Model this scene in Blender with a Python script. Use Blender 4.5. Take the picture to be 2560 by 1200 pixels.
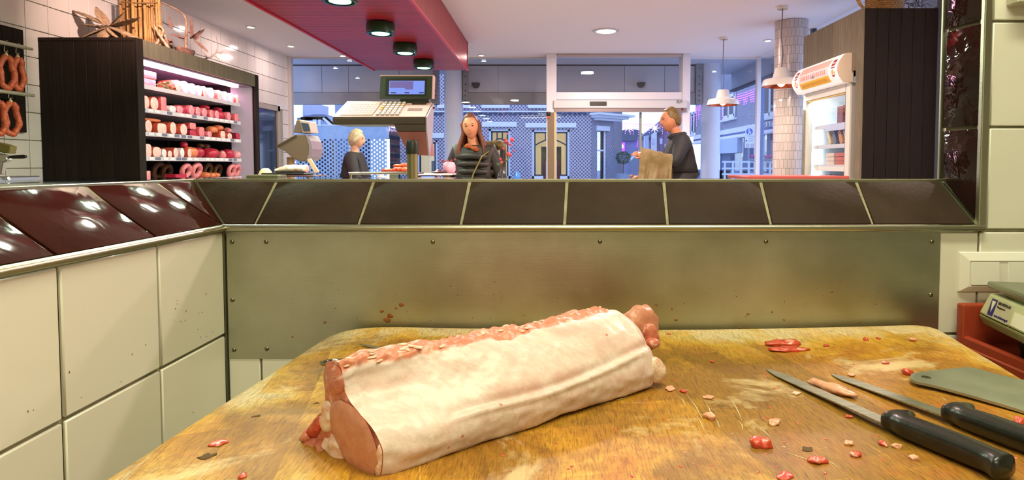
import bpy, bmesh, math, random
from mathutils import Vector, Matrix, noise as mnoise
for _o in list(bpy.data.objects): bpy.data.objects.remove(_o)
SC = bpy.context.scene
COL = SC.collection
PI = math.pi
random.seed(7)

# ------------------------------------------------------------------ camera
H, F, PPX, PPY = 1.18, 1500.0, 1362.0, 476.0     # eye height (m), focal length and principal point (px of 2560x1200)
PITCH = math.radians(2.45)
_s, _c = math.sin(PITCH), math.cos(PITCH)
cam = bpy.data.cameras.new('camera')
cam.sensor_width = 36.0; cam.sensor_fit = 'HORIZONTAL'
cam.lens = F / 2560.0 * 36.0
cam.shift_x = -(PPX - 1280.0) / 2560.0
cam.shift_y = -(600.0 - PPY) / 2560.0
cam.clip_start = 0.02; cam.clip_end = 300
camo = bpy.data.objects.new('camera', cam); COL.objects.link(camo)
camo.location = (0, 0, H); camo.rotation_euler = (PI/2 - PITCH, 0, 0)
SC.camera = camo

# ------------------------------------------------------------------ exposure, sky
SC.view_settings.view_transform = 'Standard'
SC.view_settings.look = 'None'
SC.view_settings.gamma = 1.0
SC.view_settings.use_curve_mapping = False
SC.view_settings.exposure = 0.0
W = bpy.data.worlds.new('dusk_sky'); SC.world = W; W.use_nodes = True
_bg = W.node_tree.nodes['Background']
_bg.inputs[0].default_value = (0.46, 0.60, 1.0, 1); _bg.inputs[1].default_value = 2.4

def area(name, loc, size, power, col, rot=(0,0,0), shape='RECTANGLE', size_y=None, spread=180):
    l = bpy.data.lights.new(name, 'AREA'); l.shape = shape; l.size = size
    if size_y: l.size_y = size_y
    l.energy = power; l.color = col; l.spread = math.radians(spread)
    o = bpy.data.objects.new(name, l); COL.objects.link(o); o.location = loc; o.rotation_euler = rot
    return o
# light of the two fluorescent fittings of the butcher's work room (the fittings themselves are built below)
KITCHEN_LIGHTS = [(0.42, 0.62, 2.60), (-0.12, -0.75, 2.60)]
KW = (1.0, 0.965, 0.655)
area('fluorescent_light', KITCHEN_LIGHTS[0], 1.2, 28, KW, size_y=0.16)
area('fluorescent_light', KITCHEN_LIGHTS[1], 1.2, 26, KW, size_y=0.16)

# ------------------------------------------------------------------ geometry helpers
def ray(u, v):
    a = (u-PPX)/F; b = (PPY-v)/F
    return Vector((a, _c+b*_s, -_s+b*_c))
def atY(u, v, Y):
    d = ray(u, v); t = Y/d.y; return Vector((d.x*t, Y, H+d.z*t))
def atX(u, v, X):
    d = ray(u, v); t = X/d.x; return Vector((X, d.y*t, H+d.z*t))
def atZ(u, v, z):
    d = ray(u, v); t = (z-H)/d.z; return Vector((d.x*t, d.y*t, z))
def lerp(a, b, t): return a + (b-a)*t
def sm(a, b, x):
    t = max(0, min(1, (x-a)/(b-a))); return t*t*(3-2*t)
def nz(x, y, z, s=1.0): return mnoise.noise(Vector((x*s, y*s, z*s)))

class MB:
    def __init__(s): s.v = []; s.f = []; s.mi = []; s.m = 0; s.attr = {}
    def add(s, vs, fs):
        o = len(s.v); s.v += [tuple(q) for q in vs]
        for f in fs: s.f.append(tuple(i+o for i in f)); s.mi.append(s.m)
        return o
    def box(s, x0, x1, y0, y1, z0, z1):
        return s.add([(x0,y0,z0),(x1,y0,z0),(x1,y1,z0),(x0,y1,z0),(x0,y0,z1),(x1,y0,z1),(x1,y1,z1),(x0,y1,z1)],
              [(0,3,2,1),(4,5,6,7),(0,1,5,4),(1,2,6,5),(2,3,7,6),(3,0,4,7)])
    def obox(s, c, h, R=None):
        R = R or Matrix.Identity(3); c = Vector(c); vs = []
        for dz in (-1,1):
            for dx, dy in ((-1,-1),(1,-1),(1,1),(-1,1)):
                vs.append(c + R @ Vector((dx*h[0], dy*h[1], dz*h[2])))
        return s.add(vs, [(0,3,2,1),(4,5,6,7),(0,1,5,4),(1,2,6,5),(2,3,7,6),(3,0,4,7)])
    def prism(s, poly, vec):
        n = len(poly); vec = Vector(vec); poly = [Vector(p) for p in poly]
        nrm = Vector((0,0,0))
        for i in range(n): nrm += (poly[i]-poly[0]).cross(poly[(i+1)%n]-poly[0])
        if nrm.dot(vec) > 0: poly = poly[::-1]
        s.add(poly + [p+vec for p in poly], [tuple(range(n)), tuple(range(2*n-1, n-1, -1))] +
              [((i+1)%n, i, n+i, n+(i+1)%n) for i in range(n)])
    def tube(s, pts, r, n=8, flat=None):
        pts = [Vector(p) for p in pts]; m = len(pts)
        if not hasattr(r, '__len__'): r = [r]*m
        vs = []; up = None
        for i, p in enumerate(pts):
            t = (pts[min(i+1, m-1)] - pts[max(i-1, 0)])
            if t.length < 1e-9: t = Vector((0,0,1))
            t.normalize()
            if up is None:
                up = Vector((0,0,1)) if abs(t.z) < .9 else Vector((1,0,0))
            a = up - t*up.dot(t)
            if a.length < 1e-6: a = Vector((1,0,0)) - t*t.x
            a.normalize(); up = a; b = t.cross(a)
            fl = flat or 1.0
            for k in range(n):
                an = 2*PI*k/n
                vs.append(p + a*(math.sin(an)*r[i]*fl) + b*(math.cos(an)*r[i]))
        fs = []
        for i in range(m-1):
            for k in range(n):
                fs.append((i*n+k, i*n+(k+1)%n, (i+1)*n+(k+1)%n, (i+1)*n+k))
        fs.append(tuple(range(n-1, -1, -1))); fs.append(tuple(range((m-1)*n, m*n)))
        return s.add(vs, fs)
    def cyl(s, p0, p1, r0, r1=None, n=16):
        return s.tube([p0, p1], [r0, r0 if r1 is None else r1], n)
    def lathe(s, prof, c=(0,0,0), n=24, R=None, sx=1, sy=1):
        c = Vector(c); R = R or Matrix.Identity(3); vs = []; m = len(prof)
        for r, h in prof:
            for k in range(n):
                a = 2*PI*k/n
                vs.append(c + R @ Vector((r*math.cos(a)*sx, r*math.sin(a)*sy, h)))
        fs = []
        for i in range(m-1):
            for k in range(n):
                fs.append((i*n+k, i*n+(k+1)%n, (i+1)*n+(k+1)%n, (i+1)*n+k))
        return s.add(vs, fs)
    def grid(s, fn, nu, nv, cu=False, cv=False):
        vs = [fn(i/(nu if cu else nu-1), j/(nv if cv else nv-1)) for i in range(nu) for j in range(nv)]
        fs = []
        for i in range(nu if cu else nu-1):
            for j in range(nv if cv else nv-1):
                a = i*nv+j; b = ((i+1)%nu)*nv+j; j1 = (j+1)%nv
                fs.append((a, b, ((i+1)%nu)*nv+j1, i*nv+j1))
        return s.add(vs, fs)
    def blob(s, c, r, R=None, nu=14, nv=9, amp=0.0, sc=20.0, sq=1.0, seed=0.0):
        """noisy (super)ellipsoid"""
        c = Vector(c); R = R or Matrix.Identity(3)
        def pw(x): return math.copysign(abs(x)**sq, x)
        vs = []
        for j in range(nv+1):
            th = PI*j/nv
            for i in range(nu):
                ph = 2*PI*i/nu
                d = Vector((pw(math.sin(th))*pw(math.cos(ph)), pw(math.sin(th))*pw(math.sin(ph)), pw(math.cos(th))))
                p = Vector((d.x*r[0], d.y*r[1], d.z*r[2]))
                if amp: p *= 1 + amp*nz(p.x+seed*3.1, p.y+seed, p.z-seed*1.7, sc)
                vs.append(c + R @ p)
        fs = []
        for j in range(nv):
            for i in range(nu):
                i1 = (i+1)%nu
                fs.append((j*nu+i, (j+1)*nu+i, (j+1)*nu+i1, j*nu+i1))
        return s.add(vs, fs)
    def mesh(s, name, mats, bevel=0, smooth=0, seg=1, weld=True):
        me = bpy.data.meshes.new(name)
        bm = bmesh.new(); lay = {}
        for k in s.attr: lay[k] = bm.verts.layers.float.new(k)
        bv = [bm.verts.new(p) for p in s.v]
        for k, l in lay.items():
            for q, val in zip(bv, s.attr[k]): q[l] = val
        for f, mi in zip(s.f, s.mi):
            if len(set(f)) < 3: continue
            try: fc = bm.faces.new([bv[i] for i in f]); fc.material_index = mi
            except ValueError: pass
        if weld:
            bmesh.ops.remove_doubles(bm, verts=bm.verts, dist=1e-6)
        if bevel:
            es = [e for e in bm.edges if len(e.link_faces) == 2 and e.calc_face_angle(0) > 0.5]
            bmesh.ops.bevel(bm, geom=es, offset=bevel, segments=seg, profile=.5, affect='EDGES', clamp_overlap=True)
        bmesh.ops.recalc_face_normals(bm, faces=bm.faces)
        bm.to_mesh(me); bm.free()
        if not isinstance(mats, (list, tuple)): mats = [mats]
        for m in mats: me.materials.append(m)
        if smooth:
            me.polygons.foreach_set('use_smooth', [True]*len(me.polygons))
            if smooth < 179: me.set_sharp_from_angle(angle=math.radians(smooth))
        return me
    def build(s, name, mats, parent=None, bevel=0, smooth=0, seg=1):
        return link(name, s.mesh(name, mats, bevel, smooth, seg), parent)

def link(name, me, parent=None, loc=None, rot=None):
    o = bpy.data.objects.new(name, me); COL.objects.link(o)
    if loc is not None: o.location = loc
    if rot is not None: o.rotation_euler = rot
    if parent is not None:
        o.parent = parent
        o.matrix_parent_inverse = PINV.get(parent.name, Matrix.Identity(4))
    return o
PINV = {}
def thing(name, label, cat, loc=(0,0,0), group=None):
    """Empty at a thing's base; parts are built in world coordinates and hung below it"""
    o = bpy.data.objects.new(name, None); COL.objects.link(o)
    o.location = loc; o.empty_display_size = .05
    o['label'] = label; o['category'] = cat
    if group: o['group'] = group
    PINV[o.name] = Matrix.Translation(Vector(loc)).inverted()
    return o
def sub(o):      # lets a mesh part (standing at the world origin) carry sub-parts
    PINV[o.name] = Matrix.Identity(4); return o
def tag(o, label, cat, group=None):
    o['label'] = label; o['category'] = cat
    if group: o['group'] = group
    return o
def struct(o): o['kind'] = 'structure'; return o
def copy_thing(o, off, label):
    """a copy of a thing, its parts and sub-parts, moved by off"""
    c = o.copy(); COL.objects.link(c); c.location = o.location + Vector(off); c['label'] = label
    kids = [q for q in COL.objects if q.parent == o]
    for k in kids:
        d = k.copy(); COL.objects.link(d); d.parent = c
        for g in [q for q in COL.objects if q.parent == k]:
            e = g.copy(); COL.objects.link(e); e.parent = d
    return c
def one(name, mb, mats, label, cat, group=None, **kw):
    return tag(mb.build(name, mats, None, **kw), label, cat, group)
def rotz(a): return Matrix.Rotation(a, 3, 'Z')
def frame_from(d, up=(0,0,1)):
    """matrix whose Z column is d"""
    d = Vector(d).normalized(); up = Vector(up)
    if abs(d.dot(up)) > .99: up = Vector((1,0,0))
    x = up.cross(d).normalized(); y = d.cross(x)
    return Matrix((x, y, d)).transposed()
ORD = ['first','second','third','fourth','fifth','sixth','seventh','eighth','ninth','tenth','eleventh','twelfth','thirteenth','fourteenth','fifteenth','sixteenth']

# ------------------------------------------------------------------ materials
def L(c):
    if isinstance(c, str): c = [int(c[i:i+2], 16) for i in (1,3,5)]
    f = lambda x: x/12.92 if x <= .04045 else ((x+.055)/1.055)**2.4
    return tuple(f(x/255.0) for x in c) + (1.0,)
class NT:
    def __init__(s, name):
        s.m = bpy.data.materials.new(name); s.m.use_nodes = True
        s.t = s.m.node_tree; s.n = s.t.nodes; s.b = s.n['Principled BSDF']
    def new(s, ty, **kw):
        q = s.n.new(ty)
        for k, v in kw.items(): setattr(q, k, v)
        return q
    def l(s, a, b): s.t.links.new(a, b)
    def coord(s, scale=(1,1,1), rot=(0,0,0), kind='Object', loc=(0,0,0)):
        tc = s.new('ShaderNodeTexCoord'); mp = s.new('ShaderNodeMapping')
        mp.inputs['Scale'].default_value = scale; mp.inputs['Rotation'].default_value = rot; mp.inputs['Location'].default_value = loc
        s.l(tc.outputs[kind], mp.inputs[0]); return mp.outputs[0]
    def noise(s, vec, scale, detail=3, rough=.55, dist=0):
        q = s.new('ShaderNodeTexNoise'); q.inputs['Scale'].default_value = scale; q.inputs['Detail'].default_value = detail
        q.inputs['Roughness'].default_value = rough; q.inputs['Distortion'].default_value = dist
        s.l(vec, q.inputs['Vector']); return q.outputs['Fac']
    def ramp(s, fac, stops):
        q = s.new('ShaderNodeValToRGB'); e = q.color_ramp.elements
        while len(e) < len(stops): e.new(.5)
        for el, (p, c) in zip(e, stops):
            el.position = p; el.color = c if len(c) == 4 else tuple(c)+(1,)
        s.l(fac, q.inputs[0]); return q.outputs[0]
    def mix(s, a, b, fac, blend='MIX'):
        q = s.new('ShaderNodeMix', data_type='RGBA', blend_type=blend)
        for val, i in ((fac, 0), (a, 6), (b, 7)):
            if hasattr(val, 'is_linked') or hasattr(val, 'links'): s.l(val, q.inputs[i])
            else: q.inputs[i].default_value = val
        return q.outputs[2]
    def math(s, op, a, b=0.0, clamp=False):
        q = s.new('ShaderNodeMath', operation=op, use_clamp=clamp)
        for val, i in ((a, 0), (b, 1)):
            if hasattr(val, 'links'): s.l(val, q.inputs[i])
            else: q.inputs[i].default_value = val
        return q.outputs[0]
    def bump(s, h, strength=.3, dist=.01):
        q = s.new('ShaderNodeBump'); q.inputs['Strength'].default_value = strength; q.inputs['Distance'].default_value = dist
        s.l(h, q.inputs['Height']); s.l(q.outputs[0], s.b.inputs['Normal'])
    def col(s, c):
        if hasattr(c, 'links'): s.l(c, s.b.inputs['Base Color'])
        else: s.b.inputs['Base Color'].default_value = c
    def set(s, **kw):
        for k, v in kw.items():
            k = {'rough':'Roughness','metal':'Metallic','coat':'Coat Weight','ior':'IOR','spec':'Specular IOR Level','sss':'Subsurface Weight'}[k]
            s.b.inputs[k].default_value = v
BW0, BW1 = (0,0,0,1), (1,1,1,1)
MC = {}
def mat(name, col, rough=.5, metal=0, col2=None, vscale=12, stretch=(1,1,1), bump=0, bscale=40, bstretch=None, coat=0,
        emit=None, es=0, rnd=0, spec=None, lo=.35, hi=.65):
    if name in MC: return MC[name]
    t = NT(name); c = L(col)
    t.set(rough=rough, metal=metal, coat=coat)
    if spec is not None: t.set(spec=spec)
    out = c
    if col2 is not None:
        out = t.ramp(t.noise(t.coord(stretch), vscale, 4), [(lo, c), (hi, L(col2))])
    if rnd:
        oi = t.new('ShaderNodeObjectInfo')
        v = t.ramp(oi.outputs['Random'], [(0, (1-rnd,)*3), (1, (1,)*3)])
        out = t.mix(out, v, 1.0, 'MULTIPLY')
    t.col(out)
    if bump:
        t.bump(t.noise(t.coord(bstretch or stretch), bscale, 3), bump)
    if emit is not None:
        t.b.inputs['Emission Color'].default_value = L(emit); t.b.inputs['Emission Strength'].default_value = es
    MC[name] = t.m; return t.m
def glass(name, tint=(1,1,1,1), refl=1.0, rough=0.0):
    """thin architectural pane: see-through with a Fresnel reflection"""
    if name in MC: return MC[name]
    t = NT(name); t.n.remove(t.b)
    tr = t.new('ShaderNodeBsdfTransparent'); tr.inputs[0].default_value = tint
    gl = t.new('ShaderNodeBsdfGlossy'); gl.inputs['Roughness'].default_value = rough
    fr = t.new('ShaderNodeFresnel'); ge = t.new('ShaderNodeNewGeometry')      # same reflection from both sides of the pane
    t.l(t.math('ADD', t.math('MULTIPLY', ge.outputs['Backfacing'], 1/1.5-1.5), 1.5), fr.inputs[0])
    fac = t.math('MULTIPLY', fr.outputs[0], refl, True)
    mx = t.new('ShaderNodeMixShader'); t.l(fac, mx.inputs[0]); t.l(tr.outputs[0], mx.inputs[1]); t.l(gl.outputs[0], mx.inputs[2])
    t.l(mx.outputs[0], t.n['Material Output'].inputs[0])
    MC[name] = t.m; return t.m
def textmesh(txt, size, extrude=0.0006):
    cu = bpy.data.curves.new('txt', 'FONT'); cu.body = txt; cu.size = size; cu.extrude = extrude
    cu.align_x = 'LEFT'; cu.align_y = 'BOTTOM'; cu.resolution_u = 3
    o = bpy.data.objects.new('txt', cu); COL.objects.link(o)
    me = bpy.data.meshes.new_from_object(o); bpy.data.objects.remove(o); bpy.data.curves.remove(cu)
    return me
def text(name, txt, size, M4, m, parent, width=None):
    me = textmesh(txt, size); me.transform(Matrix.Identity(4))
    if width:
        w = max(v.co.x for v in me.vertices); me.transform(Matrix.Scale(width/w, 4, (1,0,0)))
    me.transform(M4); me.materials.clear(); me.materials.append(m)
    return link(name, me, parent)
def basis(o, x, y):
    x = Vector(x).normalized(); y = Vector(y).normalized(); z = x.cross(y)
    M = Matrix((x, y, z)).transposed().to_4x4(); M.translation = Vector(o); return M
def pillow(mb, pts, nrm, h, rings=6, amp=0.0, sc=60.0, h0=0.0):
    """outline of 3D points, bulged along nrm"""
    nrm = Vector(nrm).normalized(); pts = [Vector(p) for p in pts]; n = len(pts)
    c = sum(pts, Vector())/n; vs = []
    for k in range(rings+1):
        t = 1-k/rings; hh = h0 + h*math.sqrt(max(0, 1-t*t))
        for p in pts:
            q = c+(p-c)*t
            vs.append(q + nrm*(hh + (amp*nz(q.x, q.y, q.z, sc) if k else 0)))
    fs = [(k*n+i, k*n+(i+1)%n, (k+1)*n+(i+1)%n, (k+1)*n+i) for k in range(rings) for i in range(n)]
    mb.add(vs, fs)
def smooth_poly(pts, n, closed=True):
    """Catmull-Rom resample"""
    pts = [Vector(p) for p in pts]; m = len(pts); out = []
    for k in range(n):
        t = k/n*m if closed else k/(n-1)*(m-1)
        i = int(t); f = t-i
        if closed: p = [pts[(i+j-1)%m] for j in range(4)]
        else: p = [pts[max(0, min(m-1, i+j-1))] for j in range(4)]
        out.append(.5*((2*p[1]) + (p[2]-p[0])*f + (2*p[0]-5*p[1]+4*p[2]-p[3])*f*f + (3*p[1]-p[0]-3*p[2]+p[3])*f*f*f))
    return out
# ================================================================== THE SETTING
XL, XR, YF, YB, ZC = -3.70, 3.08, 8.75, -1.90, 2.735      # shop interior
m_white_tile = mat('white_tile', '#e6e4d4', .32, bump=.12, bscale=9, rnd=.05, coat=.2)
m_grout = mat('grout', '#a5a084', .8, col2='#8a866a', vscale=30)
m_grout_light = mat('grout_light', '#a9a893', .8, col2='#8b8a74', vscale=60)
m_shop_tile = mat('shop_wall_tile', '#e4ddd6', .12, bump=.10, bscale=7, rnd=.06, coat=.3)
m_ceiling = mat('ceiling_paint', '#e6dfdf', .8)
m_alu = mat('aluminium', '#b9b8a2', .32, 1.0, bump=.05, bscale=200, bstretch=(.05,1,1))
m_whitepaint = mat('white_lacquer', '#dcd8d4', .35)
m_floor = mat('floor_tile', '#b8a59c', .35, col2='#a5948c', vscale=4)

def shell(name, x0, x1, y0, y1, z0, z1, m):
    b = MB(); b.box(x0, x1, y0, y1, z0, z1); return struct(b.build(name, m))
floor = shell('floor', XL-.2, XR+.2, YB-.2, YF+.1, -.1, 0, m_floor)
ceiling = shell('ceiling', XL-.2, XR+.2, YB-.2, YF+.1, ZC, ZC+.1, m_ceiling)
wall_left = shell('wall_left', XL-.2, XL-.012, YB-.2, YF+.1, 0, ZC, m_grout_light)
wall_rear = shell('wall_rear', XL, XR, YB-.2, YB, 0, ZC, mat('rear_wall', '#cfcdbb', .6))
wall_right = shell('wall_right', XR, XR+.12, YB, 4.64, 0, ZC, mat('right_wall', '#d4d2c6', .6))

# ---- shop tiles on the left wall, each a piece of it (0.2 m grid)
def tile_mesh(name, w, h, t, m, bev=.0018):
    b = MB(); b.box(-t/2, t/2, -w/2, w/2, -h/2, h/2); return b.mesh(name, m, bevel=bev, smooth=40)
ts = .2
me = tile_mesh('tile', ts-.006, ts-.006, .012, m_shop_tile)
for i in range(27):
    y = 3.62 + i*ts
    for j in range(12):
        z = ZC - .08 - ts*j
        if y > 8.7: continue
        if 7.30 < y < 8.44 and z < 2.04: continue            # door
        if 4.5 < y < 6.2 and z < 2.0: continue               # behind the cabinet
        if z < 1.0: continue                                 # hidden below the counters
        link('tile', me, wall_left, (XL-.006, y, z))

# ---- low walls around the work place: tiled faces, sloping tiled sill
XK, YK = -.617, 1.149                     # inner tile faces
ZI, ZO = 1.0645, 1.1487                   # sill, inner and outer edge
XO, YO = -.7225, 1.236
XJ, XJO = .831, .8126                     # right reveal, inner and outer edge
wl = MB(); wl.box(XO+.004, XK-.006, YB, YK+.006, 0, 1.052)
wl.prism([(XO+.004, YB, 1.052), (XK-.006, YB, 1.052), (XK-.006, YB, ZI-.0075), (XO+.004, YB, ZO-.0035)], (0, YK+.006-YB, 0))
wall_low_left = struct(wl.build('wall_low_left', m_grout))
wb = MB(); wb.box(XO+.004, XJ+.012, YK+.006, YO-.004, 0, 1.052)
wb.prism([(XO+.004, YK+.006, 1.052), (XO+.004, YO-.004, 1.052), (XO+.004, YO-.004, ZO-.0055), (XO+.004, YK+.006, ZI-.0015)], (XJ+.012-XO-.004, 0, 0))
wall_low_back = struct(wb.build('wall_low_back', m_grout))
wk = MB(); wk.prism([(XJ+.008, YK+.006, 0), (XR, YK+.006, 0), (XR, YO-.004, 0), (XJO+.008, YO-.004, 0)], (0, 0, ZC))
wall_back = struct(wk.build('wall_back', m_grout))

ytile = [1.147, .952, .757, .560, .362, .164, -.036, -.236]
ztile = [1.0525, .852, .652, .452, .252, .052]
for a, b_ in zip(ytile, ytile[1:]):
    for p, q in zip(ztile, ztile[1:]):
        w_, h_ = a-b_-.005, p-q-.005
        link('tile', tile_mesh('tile', w_, h_, .006, m_white_tile), wall_low_left, (XK-.003, (a+b_)/2, (p+q)/2))
# back wall tiles below the steel sheet and right of the reveal
xcols = [XK+.002, -.551, -.351, -.151, .049, .249, .449, .649, .8355, 1.035, 1.235]
R90 = (0, 0, PI/2)
for a, b_ in zip(xcols, xcols[1:]):
    for p, q in zip(ztile, ztile[1:]):
        if p > 1.0 and b_ < .7: continue                     # under the steel sheet
        if p < .5: continue
        link('tile', tile_mesh('tile', b_-a-.004, p-q-.005, .006, m_white_tile), wall_low_back if b_ < .84 else wall_back, ((a+b_)/2, YK+.003, (p+q)/2), R90)
zr = [1.0545, 1.2517, 1.4517, 1.652, 1.852, 2.052]
for a, b_ in zip([.848, 1.038, 1.238], [1.038, 1.238, 1.438]):
    for p, q in zip(zr, zr[1:]):
        link('tile', tile_mesh('tile', b_-a-.004, q-p-.005, .006, m_white_tile), wall_back, ((a+b_)/2, YK+.003, (p+q)/2), R90)

# glazed dark tiles: sill and reveal
def dark_tile(name, c1, c2, rough, bstr, bsc, spec=.6):
    t = NT(name); n1 = t.noise(t.coord(), 14, 4)
    t.col(t.ramp(n1, [(.3, L(c1)), (.7, L(c2))])); t.set(rough=rough, spec=spec)
    t.bump(t.noise(t.coord(), bsc, 2, .5, .6), bstr, .01); return t.m
m_sill = dark_tile('glazed_tile_matt_brown', '#352a21', '#3f3228', .6, .06, 90, .10)
m_sill_left = dark_tile('glazed_tile_oxblood', '#3d1710', '#2e110c', .09, .12, 20, .3)
m_jamb = dark_tile('glazed_tile_hammered', '#2a1613', '#1c1110', .05, .22, 26)
def polytile(name, pts, nrm, parent, m, inset=.0030, th=.008):
    pts = [Vector(p) for p in pts]; n = len(pts); nrm = Vector(nrm).normalized()
    c = sum(pts, Vector())/n; out = []
    for i in range(n):
        e1 = (pts[i]-pts[i-1]).normalized(); e2 = (pts[(i+1)%n]-pts[i]).normalized()
        n1 = nrm.cross(e1); n2 = nrm.cross(e2)
        if n1.dot(c-pts[i]) < 0: n1 = -n1
        if n2.dot(c-pts[i]) < 0: n2 = -n2
        k = n1+n2; k = k*(1/max(.35, 1+n1.dot(n2)))
        out.append(pts[i]+k*inset - nrm*th)
    b = MB(); b.prism(out, nrm*th); return b.build(name, m, parent, bevel=.0014, smooth=40, seg=2)
nb = Vector((0, -(ZO-ZI), YO-YK)); nl = Vector((ZO-ZI, 0, XK-XO))
jx = [-.5555, -.3555, -.158, .042, .241, .440, .6365]
edges = [(XK, XO)] + [(x-.004, x+.004) for x in jx] + [(XJ, XJO)]
for (a0, a1), (b0, b1) in zip(edges, edges[1:]):
    polytile('sill_tile', [(a0, YK, ZI), (b0, YK, ZI), (b1, YO, ZO), (a1, YO, ZO)], nb, wall_low_back, m_sill)
jy = [(YK, 1.112), (.952, .938), (.757, .745), (.560, .550), (.362, .354), (.164, .158), (-.036, -.04)]
polytile('sill_tile', [(XK, YK, ZI), (XO, 1.112, ZO), (XO, YO, ZO)], nl, wall_low_left, m_sill_left)
for (a0, a1), (b0, b1) in zip(jy, jy[1:]):
    polytile('sill_tile', [(XK, a0, ZI), (XK, b0, ZI), (XO, b1, ZO), (XO, a1, ZO)], nl, wall_low_left, m_sill_left)
nj = Vector((-(YO-YK), XJO-XJ, 0))
zj = [1.2517, 1.4517, 1.652, 1.852, 2.052, 2.252, 2.452, 2.652]
prev = None
for z in zj:
    lo0, lo1 = (ZI, ZO) if prev is None else (prev, prev)
    polytile('reveal_tile', [(XJ, YK, lo0), (XJ, YK, z), (XJO, YO, z), (XJO, YO, lo1)], nj, wall_back, m_jamb); prev = z

# metal edge profiles
def trim(name, mb, m=m_alu, **kw): return struct(mb.build(name, m, None, **kw))
b = MB(); prof = [(YK-.0005, 1.0530), (YK-.007, 1.0535), (YK-.0095, 1.057), (YK-.0095, 1.0605), (YK-.007, 1.0645), (YK-.0005, 1.0655)]
b.prism([(XK-.002, y, z) for y, z in prof], (XJ+.012-XK, 0, 0)); trim('trim_1', b, smooth=50)
b = MB(); b.prism([(XK+(YK-y), YB, z) for y, z in prof], (0, YK-.004-YB, 0)); trim('trim_2', b, smooth=50)
b = MB(); b.box(XO-.004, XJO+.004, YO-.004, YO+.003, 0.9, ZO+.002); trim('trim_3', b, bevel=.001)
b = MB(); b.box(XO-.005, XO+.002, YB, YO+.003, 0.9, ZO+.002); trim('trim_4', b, bevel=.001)
b = MB(); b.box(XJ-.001, XJ+.0135, YK-.005, YK+.008, 1.0525, ZC); trim('trim_5', b, bevel=.002, seg=2)
b = MB(); b.box(XJO-.003, XJO+.004, YO-.003, YO+.003, ZO, ZC); trim('trim_6', b, bevel=.001)
b = MB(); b.box(XK-.001, XK+.003, YK-.005, YK+.001, .1, 1.0535); trim('trim_7', b, mat('corner_profile', '#6d6f5c', .4, .8), bevel=.001)
b = MB(); b.prism([(XK-.002, YK, ZI-.004), (XK+.003, YK, ZI-.004), (XO+.002, YO, ZO-.004), (XO-.003, YO, ZO-.004)], (0, 0, .0055)); trim('trim_8', b, mat('mitre_profile', '#7d8268', .35, .9))
b = MB(); b.prism([(XJ-.004, YK, ZI-.004), (XJ+.001, YK, ZI-.004), (XJO+.001, YO, ZO-.004), (XJO-.004, YO, ZO-.004)], (0, 0, .0055)); trim('trim_9', b, MC['mitre_profile'])

# fluorescent fittings on the ceiling above the work place (out of frame, they light it)
m_diff = mat('lamp_diffuser', '#f4f2e0', .5, emit='#fff6d6', es=2.5)
for k, (x, y, z) in enumerate(KITCHEN_LIGHTS):
    t = thing('fluorescent_fitting', ['long white ceiling lamp above the cutting block', 'long white ceiling lamp behind the camera'][k], 'ceiling lamp', (x, y, ZC))
    b = MB(); b.box(x-.63, x+.63, y-.09, y+.09, ZC-.06, ZC-.001); b.build('housing', m_whitepaint, t, bevel=.006)
    b = MB(); b.box(x-.6, x+.6, y-.08, y+.08, ZC-.075, ZC-.06); b.build('diffuser', m_diff, t, bevel=.004)
# ================================================================== STEEL SHEET
def steel():
    t = NT('brushed_steel')
    n1 = t.noise(t.coord((1.2, 1, 60)), 12, 3); n2 = t.noise(t.coord(), 5, 4); n3 = t.noise(t.coord(), 260, 2)
    t.col(t.ramp(n2, [(.3, L('#a6a692')), (.7, L('#c4c4b2'))])); t.set(metal=1.0)
    r = t.ramp(n2, [(.25, (.32,)*3), (.8, (.5,)*3)]); t.l(r, t.b.inputs['Roughness'])
    t.bump(t.math('ADD', t.math('MULTIPLY', n1, .6), t.math('MULTIPLY', n3, .4)), .12, .002)
    return t.m
m_steel = steel()
ps = thing('steel_splash_sheet', 'wide brushed steel splash sheet screwed to the low wall behind the block', 'splash sheet', (.07, YK, .8044))
b = MB(); b.box(-.6115, .7605, YK-.0015, YK+.0008, .8044, 1.0515); b.build('sheet', m_steel, ps)
m_screw = mat('screw_steel', '#7f7c66', .3, 1.0)
sb = MB(); sb.lathe([(0, 0), (.0042, 0), (.0042, .0008), (.003, .0022), (.0012, .0026), (.0012, .0012), (0, .0012)], n=12, R=frame_from((0,-1,0)))
sme = sb.mesh('screw', m_screw, smooth=40)
for (u, v) in [(580,605),(665,605),(1082,605),(1500,604),(1915,604),(2330,604),(581,750),(2327,737),(585,875),(667,872),(2327,868)]:
    p = atY(u, v, YK-.0015); link('screw', sme, ps, p)
    PINV.get(ps.name)
# dried splashes of meat juice and fat on the sheet and tiles (too many to count)
m_splash = mat('dried_splash', '#7d3a20', .6, col2='#9c6a1c', vscale=40)
b = MB(); rs = random.Random(3)
spots = [(975,790,10),(990,770,7),(1003,762,6),(955,778,5),(968,800,9),(1235,735,3),(1182,795,3),(1395,745,3),(1640,762,4),(1690,800,4),(1680,772,4),(2100,705,3),(1930,780,3),(1960,800,4),(2080,730,4),(1850,820,4),(2190,760,4),(731,842,3),(812,806,4),(2160,815,3),(1870,785,5),(1865,790,4)]
for (u, v, s_) in spots + [(rs.uniform(800, 2250), rs.uniform(700, 825), rs.uniform(1, 2.5)) for _ in range(60)]:
    p = atY(u, v, YK-.0017); r = s_*.0005
    b.blob(p, (r*rs.uniform(.8, 1.8), .0004, r*rs.uniform(.6, 1.2)), rotz(0) @ Matrix.Rotation(rs.uniform(-.6, .6), 3, 'Y'), 8, 5, .5, 900)
o = one('dried_splashes', b, m_splash, 'small dried brown splashes spattered on the steel sheet', 'splashes', smooth=180); o['kind'] = 'stuff'
b = MB()
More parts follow.
